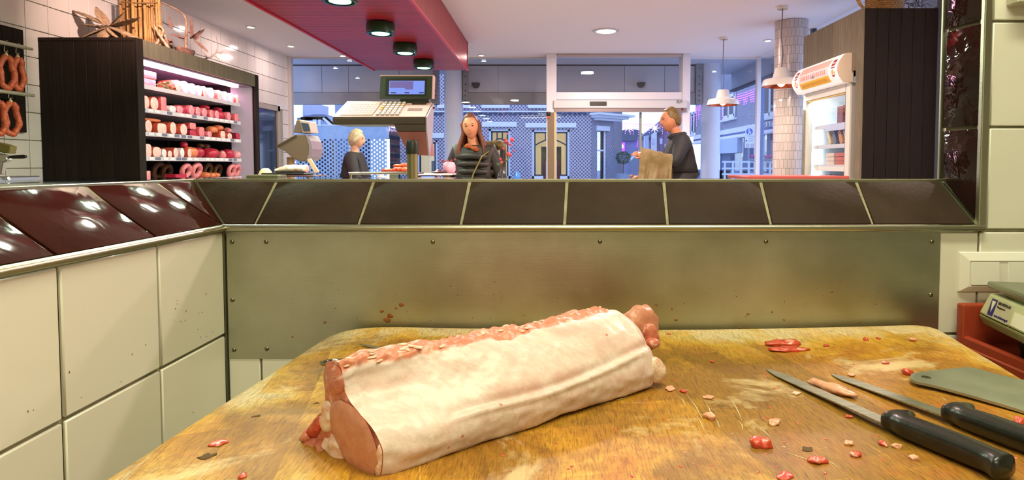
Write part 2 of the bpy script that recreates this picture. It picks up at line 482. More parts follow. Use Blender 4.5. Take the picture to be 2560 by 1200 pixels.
for _ in range(22):
    if rs.random() < .6: u, v = rs.uniform(420, 548), rs.gauss(790, 35)
    else: u, v = rs.uniform(20, 540), rs.uniform(680, 1050)
    if v > 1130-.518*u+ 300: continue
    p = atX(u, v, XK+.0004); r = rs.uniform(.0005, .0012)
    b.blob(p, (.0004, r, r*rs.uniform(.8, 2)), None, 8, 5, .5, 900)
o = one('dried_specks', b, m_splash, 'tiny brown specks spattered on the white wall tiles', 'specks', smooth=180); o['kind'] = 'stuff'

# ================================================================== CUTTING BLOCK
ZB = .880
BLc, BRc, FRc, FLc = Vector((-.392, 1.132)), Vector((.742, 1.130)), Vector((.612, .46)), Vector((-.445, .50))
def quad(s, t):
    return lerp(lerp(FLc, FRc, s), lerp(BLc, BRc, s), t)
def block_st(x, y):
    # inverse bilinear by a few Newton steps
    s, t = .5, .5
    for _ in range(8):
        p = quad(s, t); e = Vector((x, y)) - p
        ds = lerp(FRc-FLc, BRc-BLc, t); dt = lerp(BLc, BRc, s)-lerp(FLc, FRc, s)
        det = ds.x*dt.y - ds.y*dt.x
        s += (e.x*dt.y - e.y*dt.x)/det; t += (ds.x*e.y - ds.y*e.x)/det
    return s, t
def block_z(x, y):
    s, t = block_st(x, y); s = max(0, min(1, s)); t = max(0, min(1, t))
    dip = .0165*max(0, math.sin(PI*s))**.8*(.75+.25*max(0, math.sin(PI*min(1, t*1.05))))
    worn = .010*math.exp(-s/.035) + .004*math.exp(-(1-s)/.03) + .006*math.exp(-(1-t)/.03)*math.exp(-s/.15)
    return ZB - dip - worn + .0008*nz(x, y, 0, 9)
# rounded outline in s,t
def corner(c, a, b_, r):
    out = []
    da = (a-c).normalized(); db = (b_-c).normalized()
    for k in range(9):
        f = k/8; out.append(c + da*r*(1-f)**2 + db*r*f**2)
    return out
C4 = [FLc, FRc, BRc, BLc]; rad = [.06, .06, .045, .085]; outl = []
for i in range(4):
    outl += corner(C4[i], C4[i-1], C4[(i+1)%4], rad[i])
dens = []
for i in range(len(outl)):
    a, c2 = outl[i], outl[(i+1)%len(outl)]; n = max(1, int((c2-a).length/.012))
    dens += [a+(c2-a)*(k/n) for k in range(n)]
cen = Vector((.12, .82)); n = len(dens); vs = []; fs = []
rings = [(1.0, -.12), (1.0, -.018), (.998, -.009), (.992, -.003), (.984, -.0005)] + [(.984*(1-k/44), 0) for k in range(1, 44)]
for (sc_, dz) in rings:
    for p in dens:
        q = cen + (p-cen)*sc_
        vs.append((q.x, q.y, block_z(q.x, q.y)+dz if dz > -.05 else ZB-.16))
for k in range(len(rings)-1):
    for i in range(n): fs.append((k*n+i, k*n+(i+1)%n, (k+1)*n+(i+1)%n, (k+1)*n+i))
vs.append((cen.x, cen.y, block_z(cen.x, cen.y))); ci = len(vs)-1
for i in range(n): fs.append(((len(rings)-1)*n+i, (len(rings)-1)*n+(i+1)%n, ci))
fs.append(tuple(range(n-1, -1, -1)))
def block_mat():
    t = NT('worn_butcher_block')
    co = t.coord((1,1,1), (0,0,math.radians(78)))
    # glued end-grain staves
    br = t.new('ShaderNodeTexBrick'); t.l(co, br.inputs['Vector'])
    br.inputs['Scale'].default_value = 1; br.offset = .37; br.inputs['Brick Width'].default_value = .17; br.inputs['Row Height'].default_value = .07
    br.inputs['Mortar Size'].default_value = .0006; br.inputs['Bias'].default_value = 0.0
    br.inputs['Color1'].default_value = (.15,.15,.15,1); br.inputs['Color2'].default_value = (.95,.95,.95,1); br.inputs['Mortar'].default_value = (.3,.3,.3,1)
    bw = t.new('ShaderNodeRGBToBW'); t.l(br.outputs['Color'], bw.inputs[0])
    big = t.noise(t.coord((1,1,1)), 4.5, 7, .68, .5)
    fine = t.noise(t.coord((60,6,1), (0,0,math.radians(-14))), 9, 4, .65)
    grain = t.noise(t.coord((70,7,1), (0,0,math.radians(12))), 6, 4, .6)
    # wear: pale at the rim, amber in the worked hollow
    geo = t.new('ShaderNodeTexCoord'); sx = t.new('ShaderNodeSeparateXYZ'); t.l(geo.outputs['Object'], sx.inputs[0])
    X, Y = sx.outputs[0], sx.outputs[1]
    def band(a, b_, val):
        q = t.new('ShaderNodeMapRange', interpolation_type='SMOOTHSTEP'); q.inputs[1].default_value = a; q.inputs[2].default_value = b_
        t.l(val, q.inputs[0]); return q.outputs[0]
    e = t.math('MULTIPLY', t.math('MULTIPLY', band(-.45, -.25, X), band(.74, .58, X)), t.math('MULTIPLY', band(1.125, .955, Y), band(.49, .62, Y)))
    w = t.math('ADD', t.math('MULTIPLY', e, .98), t.math('MULTIPLY', t.math('SUBTRACT', big, .5), 3.0))
    w = t.math('ADD', w, t.math('MULTIPLY', t.math('SUBTRACT', bw.outputs[0], .5), .75), True)
    base = t.ramp(w, [(0, L('#f2e4bc')), (.25, L('#e3c478')), (.48, L('#d9a834')), (.74, L('#b87f1e')), (1, L('#8a5614'))])
    # single staves of olive or orange tint
    v2 = t.new('ShaderNodeTexBrick'); t.l(co, v2.inputs['Vector']); v2.offset = .37
    for k_, q_ in (('Scale', 1), ('Brick Width', .23), ('Row Height', .116), ('Mortar Size', 0.0)): v2.inputs[k_].default_value = q_
    v2.inputs['Color1'].default_value = L('#9c8430'); v2.inputs['Color2'].default_value = L('#dca240')
    base = t.mix(base, v2.outputs['Color'], .38)
    f2 = t.ramp(fine, [(.34, (.42,.36,.28)), (.50, (1,1,1))])
    base = t.mix(base, f2, .8, 'MULTIPLY')
    f3 = t.ramp(t.noise(t.coord((75,5,1), (0,0,math.radians(-40))), 7, 4, .7), [(.30, (.5,.44,.36)), (.46, (1,1,1))])
    base = t.mix(base, f3, .7, 'MULTIPLY')
    g2 = t.ramp(grain, [(.3, (.72,.68,.62)), (.6, (1.06,)*3)])
    base = t.mix(base, g2, .7, 'MULTIPLY')
    blood = t.ramp(t.noise(t.coord(loc=(3,1,0)), 9, 6, .68, .5), [(.54, BW0), (.72, (1,1,1,1))])
    base = t.mix(base, L('#b8502a'), t.math('MULTIPLY', blood, .36))
    dark = t.ramp(t.noise(t.coord(loc=(7,2,0)), 6, 6, .72, .3), [(.52, BW0), (.63, (1,1,1,1))])
    base = t.mix(base, L('#6b4516'), t.math('MULTIPLY', dark, .55))
    pale = t.ramp(t.noise(t.coord(loc=(1,8,3)), 5.5, 6, .7, .6), [(.57, BW0), (.66, BW1)])
    base = t.mix(base, L('#ecd9a4'), t.math('MULTIPLY', pale, .5))
    t.col(base); t.set(spec=.35)
    t.l(t.ramp(big, [(.3, (.33,)*3), (.7, (.6,)*3)]), t.b.inputs['Roughness'])
    t.bump(t.math('ADD', fine, t.math('MULTIPLY', grain, .7)), .28, .003)
    return t.m
m_block = block_mat()
cb = thing('cutting_block', 'large worn wooden butcher block with a hollowed top and rounded corners', 'butcher block', (.1, .82, 0))
b = MB(); b.add(vs, fs); b.build('block_top', m_block, cb, smooth=60)
for (x, y) in [(-.34, .60), (.52, .58), (.60, 1.03), (-.30, 1.03)]:
    b = MB(); b.box(x-.05, x+.05, y-.05, y+.05, 0, ZB-.15); b.build('leg', m_block, cb, bevel=.006)
# knots, dents
for (u, v, r) in [(518,1155,.007),(643,1053,.004),(2020,1120,.006),(790,1017,.003)]:
    p = atZ(u, v, ZB-.012); p.z = block_z(p.x, p.y)+.0002
    b = MB(); b.blob(p, (r*1.3, r*.8, .0006), rotz(.6), 14, 6, .9, 260)
    b.build('dark_knot', mat('dark_knot', '#5a3f1a', .8), cb, smooth=180)

# ================================================================== PORK LOIN
ZBL = .8645
Q1 = Vector((-.1679, .5909, ZBL)); Q2 = Vector((.1591, .8456, ZBL))
T1 = Vector((-.80, .60, 0)); T2 = Vector((-.69, .724, 0))
SA = [(0,.0),(-.009,.014),(-.010,.030),(.002,.0466),(.028,.0605),(.047,.0715),(.0565,.085),(.058,.098),(.064,.109),(.078,.108),(.0915,.100),(.0925,.078),(.0905,.052),(.110,.034),(.132,.010),(.120,-.003),(.09,-.004),(.05,-.004)]
SBs = [(0,.0),(-.008,.014),(-.009,.030),(-.002,.048),(.010,.066),(.024,.082),(.042,.095),(.062,.101),(.084,.1005),(.105,.095),(.125,.082),(.138,.062),(.143,.040),(.142,.018),(.134,.002),(.112,-.003),(.08,-.004),(.04,-.004)]
NK, NS = 120, 190
PA = smooth_poly([(a, h, 0) for a, h in SA], NK); PB = smooth_poly([(a, h, 0) for a, h in SBs], NK)
def loin(s, k, grow=0.0):
    w = sm(-.02, .5, s)*.75 + .25*s
    a = PA[k].lerp(PB[k], w); t = T1.lerp(T2, s).normalized()
    # slight sag and swell along the length, rounded far end
    m, h = a.x, a.y
    cx, cy = .055, .045
    sw = 1 + .05*math.sin(s*7+.5)*(1-abs(2*s-1)) + .03*math.sin(s*17)
    end = 1 - .16*sm(.95, 1.0, s)**2 - .03*sm(.04, 0, s)
    m = cx + (m-cx)*(1+(sw-1)*.5)*end; h = max(-.004, cy + (h-cy)*(1+(sw-1)*.5)*end)
    p = Q1.lerp(Q2, s) + t*m + Vector((0,0,h))
    return p
vs = []; at = []; blu = []
for i in range(NS):
    s = i/(NS-1)
    for k in range(NK):
        p = loin(s, k); ku = k/NK
        q = loin(s, (k+1)%NK) - loin(s, k-1); ax = (Q2-Q1).normalized(); nrm = q.cross(ax)
        if nrm.length > 0: nrm.normalize()
        t = T1.lerp(T2, s); cpt = Q1.lerp(Q2, s) + t*.055 + Vector((0,0,.045))
        if nrm.dot(p-cpt) < 0: nrm = -nrm
        # where the ragged red chine side begins (upper back edge)
        jag = .022*nz(s*9, 0, 3) + .012*nz(s*31, 0, 7) + .006*nz(s*80, 1, 2)
        k0 = .392 - .030*math.sin(PI*s)**.7 + .012*s + 1.2*jag
        red = sm(k0-.012, k0+.014, ku)*sm(.98, .86, ku)
        patch = sm(.24, .42, nz(s*10+4, ku*22, 1))*sm(.36, .42, ku)*sm(.52, .44, ku)
        red = max(red, patch*.9)
        d = .0026*nz(p.x, p.y, p.z, 18) + .0012*nz(p.x, p.y, p.z, 55) + .0005*nz(p.x, p.y, p.z, 140)
        # long fold in the fat low on the front
        fold = .118 + .055*s + .012*math.sin(s*8); dd = ku-fold
        d += .0042*math.exp(-(dd/.009)**2)*sm(.15, .3, s)*sm(1, .85, s) - .0028*math.exp(-((dd-.02)/.012)**2)*sm(.15, .3, s)
        d += .0016*math.sin(ku*90+s*10)*sm(.0, .04, ku)*sm(.17, .08, ku)*nz(s*14, ku*5, 2)
        d += red*(.0045*nz(p.x, p.y, p.z, 90) + .004*nz(p.x, p.y, p.z, 38) - .0015)
        if p.z < ZBL+.003: d = min(d, 0)
        vs.append(p + nrm*d); at.append(red)
        bl_ = .9*math.exp(-((dd-.035)/.022)**2)*sm(.1, .35, s)*sm(-.25, .2, nz(s*6, 3, 1)) + .8*sm(.12, .4, nz(s*5+2, ku*9, 7))*sm(.26, .33, ku) + .5*sm(.15, .45, nz(s*7, ku*14, 4))
        blu.append(min(1, bl_))
fs = []
for i in range(NS-1):
    for k in range(NK): fs.append((i*NK+k, i*NK+(k+1)%NK, (i+1)*NK+(k+1)%NK, (i+1)*NK+k))
# far end closed by a bulged cap
base = (NS-1)*NK; cpt = sum((Vector(v) for v in vs[base:base+NK]), Vector())/NK; ax = (Q2-Q1).normalized(); prev = base
for r_ in range(1, 6):
    t = 1-r_/6; o0 = len(vs)
    for k in range(NK):
        q = Vector(vs[base+k]); q = cpt + (q-cpt)*t + ax*.010*math.sqrt(1-t*t); vs.append(q + ax*.002*nz(q.x, q.y, q.z, 60)); at.append(.75); blu.append(0)
    for k in range(NK): fs.append((prev+k, prev+(k+1)%NK, o0+(k+1)%NK, o0+k))
    prev = o0
vs.append(cpt+ax*.010); at.append(.75); blu.append(0)
for k in range(NK): fs.append((prev+k, prev+(k+1)%NK, len(vs)-1))
def meat_mat(name, fat, fat2, red, red2, useattr=True, rough=.42, wet=.25, marble=.75):
    t = NT(name)
    n1 = t.noise(t.coord(), 26, 5, .6, .3); n2 = t.noise(t.coord(), 120, 4, .6); n3 = t.noise(t.coord(loc=(2,5,1)), 14, 4)
    f = t.ramp(n1, [(.3, L(fat)), (.75, L(fat2))])
    blush = t.ramp(n3, [(.55, BW0), (.78, BW1)])
    f = t.mix(f, L('#d39c8a'), t.math('MULTIPLY', blush, .5))
    fib = t.noise(t.coord((14, 90, 30), (0,0,math.radians(-20))), 2.2, 4, .65)
    f = t.mix(f, t.ramp(fib, [(.3, (.80,.74,.70)), (.6, (1,1,1))]), .55, 'MULTIPLY')
    vein = t.ramp(t.noise(t.coord(loc=(9,3,2)), 32, 3, .5, 1.2), [(.46, BW0), (.5, (.8,.8,.8,1)), (.54, BW0)])
    f = t.mix(f, L('#f1e6da'), t.math('MULTIPLY', vein, .35))
    vo = t.new('ShaderNodeTexVoronoi'); vo.inputs['Scale'].default_value = 42; t.l(t.coord(), vo.inputs['Vector'])
    dots = t.math('MULTIPLY', t.ramp(vo.outputs['Distance'], [(.07, BW1), (.12, BW0)]), t.ramp(n3, [(.5, BW0), (.58, BW1)]))
    f = t.mix(f, L('#b8402a'), t.math('MULTIPLY', dots, .7))
    if useattr:
        bl = t.new('ShaderNodeAttribute'); bl.attribute_name = 'blush'
        f = t.mix(f, L('#cf9a88'), t.math('MULTIPLY', bl.outputs['Fac'], .62))
    r = t.ramp(n2, [(.28, L(red)), (.72, L(red2))])
    r = t.mix(r, L('#f0cdb8'), t.ramp(t.noise(t.coord(loc=(1,1,4)), 60, 4, .6, .8), [(.56, BW0), (.68, (marble,)*3+(1,))]))
    if useattr:
        a = t.new('ShaderNodeAttribute'); a.attribute_name = 'red'
        fac = t.math('ADD', a.outputs['Fac'], t.math('MULTIPLY', t.math('SUBTRACT', n2, .5), .9), True)
        fac = t.math('MULTIPLY', fac, t.ramp(a.outputs['Fac'], [(.02, BW0), (.2, BW1)]))
        t.col(t.mix(f, r, fac))
    else: t.col(r)
    t.set(rough=rough, sss=.12, coat=wet, spec=.4); t.b.inputs['Subsurface Radius'].default_value = (.012,.005,.003); t.b.inputs['Coat Roughness'].default_value = .3
    t.bump(t.math('ADD', n2, t.math('MULTIPLY', t.noise(t.coord(), 300, 3), .5)), .22, .002)
    return t.m
m_loin = meat_mat('pork_fat_and_muscle', '#dfc6ba', '#e9d8ce', '#c66a4c', '#dc8e6c', marble=.6)
m_eye = meat_mat('pork_eye_muscle', '#efe0cc', '#f2e6d4', '#c27a5e', '#d08e70', False, .38, marble=.12)
m_redmeat = meat_mat('pork_red_trim', '#efe0cc', '#f2e6d4', '#b65a44', '#cf8062', False, .35, .4, marble=.6)
m_fatlump = mat('pork_white_fat', '#ead3bd', .4, col2='#e0ab8f', vscale=70, bump=.3, bscale=150, coat=.3)
pl = thing('pork_loin', 'large raw pork loin with white fat cap lying on the butcher block', 'meat', (Q1+Q2)/2 + Vector((-.05, .05, 0)))
b = MB(); b.add(vs, fs); b.attr['red'] = at; b.attr['blush'] = blu; b.build('fat_cap', m_loin, pl, smooth=180)
# cut face, built up of its muscles, fat and bone
fn = Vector((-.6, -.8, 0))                       # outward normal of the cut face
def fpt(u, v, off=0.0):
    d = ray(u, v); k = (Q1.x*fn.x + Q1.y*fn.y)/(d.x*fn.x + d.y*fn.y)
    return Vector((d.x*k, d.y*k, H+d.z*k)) + fn*off
ring0 = [Vector(vs[k]) for k in range(NK)]
b = MB(); pillow(b, ring0, fn, .0025, 8, .0022, 70); b.build('cut_face', m_redmeat, pl, smooth=180)
def facepart(name, pts, m, h, off=.001, amp=.0015, sc=90, n=48):
    pts = smooth_poly([fpt(u, v, off) for u, v in pts], n)
    c = sum(pts, Vector())/n
    pts = [c+(p-c)*(1+.05*nz(p.x, p.y, p.z, 120)) for p in pts]
    bb = MB(); pillow(bb, pts, fn, h, 8, amp, sc); bb.add([p-fn*.004 for p in pts], []); return bb.build(name, m, pl, smooth=180)
facepart('eye_muscle', [(862,1000),(895,1020),(928,1062),(944,1108),(950,1150),(938,1190),(905,1182),(878,1158),(855,1120),(838,1075),(830,1030),(840,1005)], m_eye, .0045, off=.0035, amp=.0008)
facepart('side_muscle', [(822,912),(848,918),(860,945),(862,975),(846,992),(828,988),(818,955)], m_redmeat, .004)
facepart('fat_edge', [(950,1110),(957,1130),(956,1165),(949,1192),(940,1192),(946,1160),(947,1130)], m_fatlump, .003)
facepart('bone', [(790,1045),(806,1040),(812,1058),(802,1085),(780,1096),(768,1082)], mat('raw_bone_red', '#b5281c', .35, col2='#d4553a', vscale=90, bump=.5, bscale=200, coat=.4), .006)
facepart('fat_trimming', [(820,1085),(845,1090),(862,1112),(868,1140),(855,1168),(838,1165),(826,1130),(812,1105)], m_fatlump, .006, amp=.006, sc=75)
facepart('fat_trimming', [(812,1010),(824,1000),(836,1030),(832,1070),(818,1080),(808,1050)], m_fatlump, .005, amp=.005, sc=85)
facepart('ragged_trimming', [(768,1090),(800,1095),(820,1120),(838,1160),(815,1150),(785,1128),(762,1108)], m_redmeat, .009, amp=.010, sc=130)
facepart('ragged_trimming', [(760,1080),(775,1068),(786,1088),(778,1110),(762,1104)], m_redmeat, .007, amp=.005, sc=90)
# muscle end that folds out behind the far end
for (c, r, a_, m) in [(atY(1598, 815, .93), (.036, .020, .033), .5, m_eye), (atY(1624, 842, .915), (.015, .011, .021), .2, m_redmeat), (atY(1630, 858, .90), (.012, .010, .008), .3, m_redmeat)]:
    b = MB(); b.blob(c, r, rotz(a_), 30, 20, .16, 60); b.build('muscle_end', m, pl, smooth=180)
b = MB(); p = atY(1640, 922, .845); b.blob((.158, .842, .889), (.016, .012, .018), rotz(.6), 20, 12, .35, 60); b.build('fat_flap', m_fatlump, pl, smooth=180)
# shreds of fat and meat standing off the rough back edge
rs = random.Random(11)
b = MB()
for i in range(26):
    s = rs.random(); k = int((.41+rs.uniform(-.02, .07))*NK); p = Vector(vs[int(s*(NS-1))*NK+k])
    b.blob(p, (rs.uniform(.003, .007), rs.uniform(.002, .004), rs.uniform(.0012, .002)), rotz(rs.uniform(0, 3)), 12, 8, .4, 160)
o = b.build('ragged_edge', m_fatlump, pl, smooth=180); o['kind'] = 'stuff'

# ================================================================== KNIVES
m_blade = mat('knife_blade', '#b4b6a4', .42, .85, col2='#989a88', vscale=25, stretch=(1,8,1), bump=.05, bscale=150)
m_handle = mat('black_knife_handle', '#12140f', .34, col2='#1b1d16', vscale=30, coat=.15, bump=.05, bscale=200)
def on_block(u, v, lift=0.0):
    p = atZ(u, v, ZB-.012)
    for _ in range(6):
        p = atZ(u, v, block_z(p.x, p.y)+lift)
    return p
def knife(name, label, tip, bol, end, width, lift, side, hump=True, tang=.0):
    """tip, bolster, handle end in px of the photograph on the block; side = direction of the cutting edge"""
    P0 = on_block(*tip, .001); P1 = on_block(*bol, lift*.9); P2 = on_block(*end, lift)
    t = thing(name, label, 'knife', ((P0+P2)/2))
    d = (P1-P0); Lb = d.length; d.normalize(); w = Vector((0,0,1)).cross(d).normalized()*side; up = d.cross(w).normalized()
    if up.z < 0: up = -up
    bb = MB(); N = 24; ring = []
    for i in range(N):
        f = i/(N-1); hw = width*(min(1, (f/.16)**.6) if f < .16 else 1.0)
        spine = P0 + d*(f*Lb) - w*(hw*.45) + w*(0 if f > .25 else -0.0)
        edge = spine + w*hw
        th = .0012*(.35+.65*f)
        ring.append((spine+up*th, edge+up*.0002, edge-up*.0002, spine-up*th))
    vv = [q for r in ring for q in r]; ff = []
    for i in range(N-1):
        for k in range(4): ff.append((i*4+k, i*4+(k+1)%4, (i+1)*4+(k+1)%4, (i+1)*4+k))
    ff += [(3,2,1,0), tuple((N-1)*4+k for k in range(4))]
    bb.add(vv, ff); bb.build('blade', m_blade, t, smooth=30)
    # handle: swept rounded section with guard and hooked end
    hd = (P2-P1); Lh = hd.length; hd.normalize(); hw = Vector((0,0,1)).cross(hd).normalized()*side
    hu = hd.cross(hw).normalized(); hu = hu if hu.z > 0 else -hu
    def sec(f):
        # (centre offset along w, half width, half thickness)
        g = math.exp(-((f-.10)/.055)**2)           # finger guard
        bl = math.exp(-((f-.97)/.08)**2)           # swollen end
        hwid = .0125 + .002*math.sin(f*PI) + .0075*g*hump + .004*bl
        off = .0105*g*hump + .002*math.sin(f*PI) - .004*bl
        ht = .0105 + .0015*math.sin(f*PI) + .0015*bl
        e = (min(1, max(0, f)/.035)**.5) * (min(1, max(0, (1-f))/.05)**.5)
        return off, hwid*e+.0006, ht*e+.0006
    def hf(i, j):
        f = i; off, a, c_ = sec(f); an = 2*PI*j
        ca, sa = math.cos(an), math.sin(an)
        ca = math.copysign(abs(ca)**.7, ca); sa = math.copysign(abs(sa)**.7, sa)
        return P1 - hd*.006 + hd*(f*(Lh+.006)) + hw*(off+a*ca) + hu*(c_*sa + .004)
    bb = MB(); bb.grid(hf, 44, 20, cv=True); bb.build('handle', m_handle, t, smooth=180)
    return t
knife('butcher_knife', 'black-handled butcher knife nearest the front with a meat scrap on its blade', (1915,922), (2222,1058), (2535,1185), .020, .010, 1)
knife('butcher_knife', 'black-handled butcher knife between the front knife and the cleaver', (2078,935), (2372,1038), (2700,1160), .021, .010, 1)
# cleaver
t = thing('cleaver', 'broad steel cleaver with a hanging hole lying at the right edge of the block', 'cleaver', on_block(2480, 980))
lift = .004
pts = [(2276,948),(2285,940),(2330,932),(2400,922),(2432,921),(2500,938),(2640,975),(2700,1075),(2560,1030),(2450,1000),(2380,982),(2330,970),(2290,962),(2276,955)]
poly = [on_block(u, v, lift) for u, v in pts]; zt = max(p.z for p in poly)
hole_c = on_block(2315, 950, lift); n = 20
b = MB(); zc_ = zt
outp = smooth_poly([Vector((p.x, p.y, zc_)) for p in poly], 60)
hol = []
for k in range(24):
    an = 2*PI*k/24
    hol.append(Vector((hole_c.x+.0062*math.cos(an), hole_c.y+.0062*math.sin(an), zc_)))
def plate_with_hole(outer, inner, th):
    bm = bmesh.new(); es = []
    for loop in (outer, inner):
        q = [bm.verts.new(p) for p in loop]; es += [bm.edges.new((q[i], q[(i+1)%len(q)])) for i in range(len(q))]
    bmesh.ops.triangle_fill(bm, edges=es, use_beauty=True, use_dissolve=False)
    ext = bmesh.ops.extrude_face_region(bm, geom=bm.faces[:])
    for v in ext['geom']:
        if isinstance(v, bmesh.types.BMVert): v.co.z -= th
    bmesh.ops.recalc_face_normals(bm, faces=bm.faces)
    me = bpy.data.meshes.new('blade'); bm.to_mesh(me); bm.free(); return me
cme = plate_with_hole(outp, hol[::-1], .0035); cme.materials.append(mat('cleaver_blade', '#b3b8a4', .46, .8, col2='#a0a592', vscale=18, bump=.04, bscale=90))
link('blade', cme, t)
b = MB(); b.lathe([(.0062,0),(.0085,.0004),(.0085,.001),(.0062,.0008)], hole_c+Vector((0,0,0)), 20); b.build('hole_rim', mat('hole_rim', '#3a2f24', .5, .6), t, smooth=40)
h0 = Vector(((poly[6]+poly[7])/2)); hdir = ((poly[6]+poly[7])/2 - (poly[0]+poly[13])/2).normalized()
def hf(i, j):
    an = 2*PI*j; r = .013*(1+.15*math.sin(i*PI))*min(1, ((1-i)/.06 if i > .94 else 1))**.5+.0003
    return Vector((h0.x, h0.y, zt+.009)) + hdir*(i*.11-.01) + Vector((-hdir.y, hdir.x, 0))*r*math.cos(an) + Vector((0,0,1))*r*.9*math.sin(an)
b = MB(); b.grid(hf, 24, 16, cv=True); b.build('handle', m_handle, t, smooth=180)
# small knife behind the loin, its tip showing; and a sharpening steel with a hanging ring
t = thing('boning_knife', 'narrow dark knife blade tip poking out behind the loin', 'knife', on_block(940, 868))
P0 = on_block(898, 861, .002); P1 = on_block(1010, 884, .004); d = (P1-P0).normalized(); w = Vector((-d.y, d.x, 0))
b = MB(); b.prism([P0, P0+d*.03+w*.004, P1+d*.02+w*.006, P1+d*.02-w*.007, P0+d*.02-w*.003], (0,0,.0015)); b.build('blade', m_blade, t)
P2 = P1+d*.02; b = MB(); b.tube([P2+Vector((0,0,.004)), P2+d*.02+Vector((0,0,.007)), P2+d*.06+Vector((0,0,.008)), P2+d*.09+Vector((0,0,.007))], [.006,.010,.010,.007], 12, .8); b.build('handle', m_handle, t, smooth=60)
t = thing('sharpening_steel', 'sharpening steel with a shiny hanging ring behind the left end of the loin', 'sharpening steel', on_block(850, 905))
c0 = on_block(842, 906, .014); pts = [c0+Vector((.021*math.cos(a), .021*math.sin(a), -.004*math.sin(a))) for a in [2*PI*k/28 for k in range(29)]]
b = MB(); b.tube(pts, .0028, 10); b.build('ring', mat('polished_chrome', '#8d9080', .12, 1.0), t, smooth=180)
a0 = c0+Vector((.022, .008, 0)); b = MB(); b.tube([a0, a0+Vector((.02,.012,0)), a0+Vector((.09,.05,-.001)), a0+Vector((.11,.062,-.001))], [.006,.011,.010,.008], 14); b.build('handle', m_handle, t, smooth=180)
b = MB(); b.tube([a0+Vector((.11,.062,-.003)), a0+Vector((.23,.13,-.006))], [.005,.004], 12); b.build('rod', m_blade, t, smooth=60)

# ================================================================== MEAT SCRAPS
m_scrap = meat_mat('scrap_red', '#efe0cc', '#f2e6d4', '#b8301c', '#d8583c', False, .3, .5)
m_scrap_p = meat_mat('scrap_pink', '#efe0cc', '#f2e6d4', '#d98f6c', '#e6b294', False, .35, .3)
def scrap(label, u, v, size, m, flat=.5, ang=0.0, long=1.0, lift=0.0, seed=0, name='meat_scrap'):
    p = on_block(u, v, lift); bb = MB()
    r = (size*long, size, size*flat)
    bb.blob(p+Vector((0,0,size*flat*.55)), r, rotz(ang), 22, 14, .55, 1.1/size, seed=seed)
    return one(name, bb, m, label, 'meat scrap', 'meat scraps on the butcher block', smooth=180)
scrap('thick red strip of meat lying behind another near the back rim of the block', 1962, 862, .013, m_scrap, .42, .05, 2.6, 0, 1, 'meat_strip')
scrap('ragged red strip of meat in front of the thick strip near the back rim', 1975, 876, .011, m_scrap, .35, .12, 3.2, 0, 2, 'meat_strip')
scrap('long pale scrap of flesh stuck on the blade of the front knife', 2075, 975, .012, m_scrap_p, .55, -1.05, 2.6, .0015, 3)
SCR = [('bright red scrap in the front middle of the block', 1905, 1115, .0085, 'r', .7), ('pale thin shred pointing up beside a knife scratch', 1935, 1058, .007, 'p', .4),
 ('pale curl of fat in the middle of the block', 1773, 1045, .006, 'p', .7), ('orange scrap at the bottom middle edge of the picture', 2045, 1155, .007, 'r', .5),
 ('small red scrap left of the front knife handle', 2140, 1139, .005, 'r', .6), ('tiny red scrap beside the front knife handle', 2208, 1112, .0045, 'r', .6),
 ('white crumb of fat in front of the front knife handle', 2285, 1148, .004, 'p', .8), ('small white crumb near the front knife handle', 2243, 1119, .0035, 'p', .8),
 ('pinkish scrap beside the white crumb left of the handle', 2122, 1110, .005, 'p', .5), ('red crumb just under the front knife blade', 2097, 1008, .0045, 'r', .6),
 ('red crumb halfway down the edge of the front knife', 2122, 1044, .0035, 'r', .6), ('pale flake left of the front knife blade', 1990, 985, .005, 'p', .4),
 ('pink scrap resting by the tip of the second knife', 2128, 939, .005, 'p', .5), ('red scrap between the second knife and the cleaver hole', 2267, 936, .006, 'r', .8),
 ('reddish scrap in the far right corner of the block', 2283, 852, .005, 'p', .7), ('red crumb halfway along the right back of the block', 2163, 850, .004, 'r', .7),
 ('red dot near the right back rim', 2195, 847, .003, 'r', .6), ('red crumb ahead of the second knife', 2214, 909, .004, 'r', .5),
 ('pink fleck right of the meat strips', 2065, 865, .004, 'r', .4), ('pale shred just right of the far loin end', 1675, 973, .007, 'p', .3),
 ('white and red fleck beside the pale shred', 1708, 980, .004, 'r', .5), ('pale pink flake in the right middle', 1770, 995, .006, 'p', .3),
 ('red smear of meat left of the loin', 545, 1110, .007, 'r', .25), ('small red crumb at the lower left edge', 606, 1193, .004, 'r', .5),
 ('pink scrap at the right edge of the picture below the cleaver', 2552, 1058, .006, 'r', .7), ('flat pink smear at the bottom right of the loin', 1965, 1190, .008, 'r', .2),
 ('red dot near the far loin end', 1780, 905, .003, 'r', .5), ('tiny red fleck on the pale rim behind the loin', 1672, 836, .003, 'r', .5)]
for i, (lb, u, v, sz, k, fl) in enumerate(SCR):
    scrap(lb, u, v, sz, m_scrap if k == 'r' else m_scrap_p, fl, i*.9, 1.35, 0, i+10)
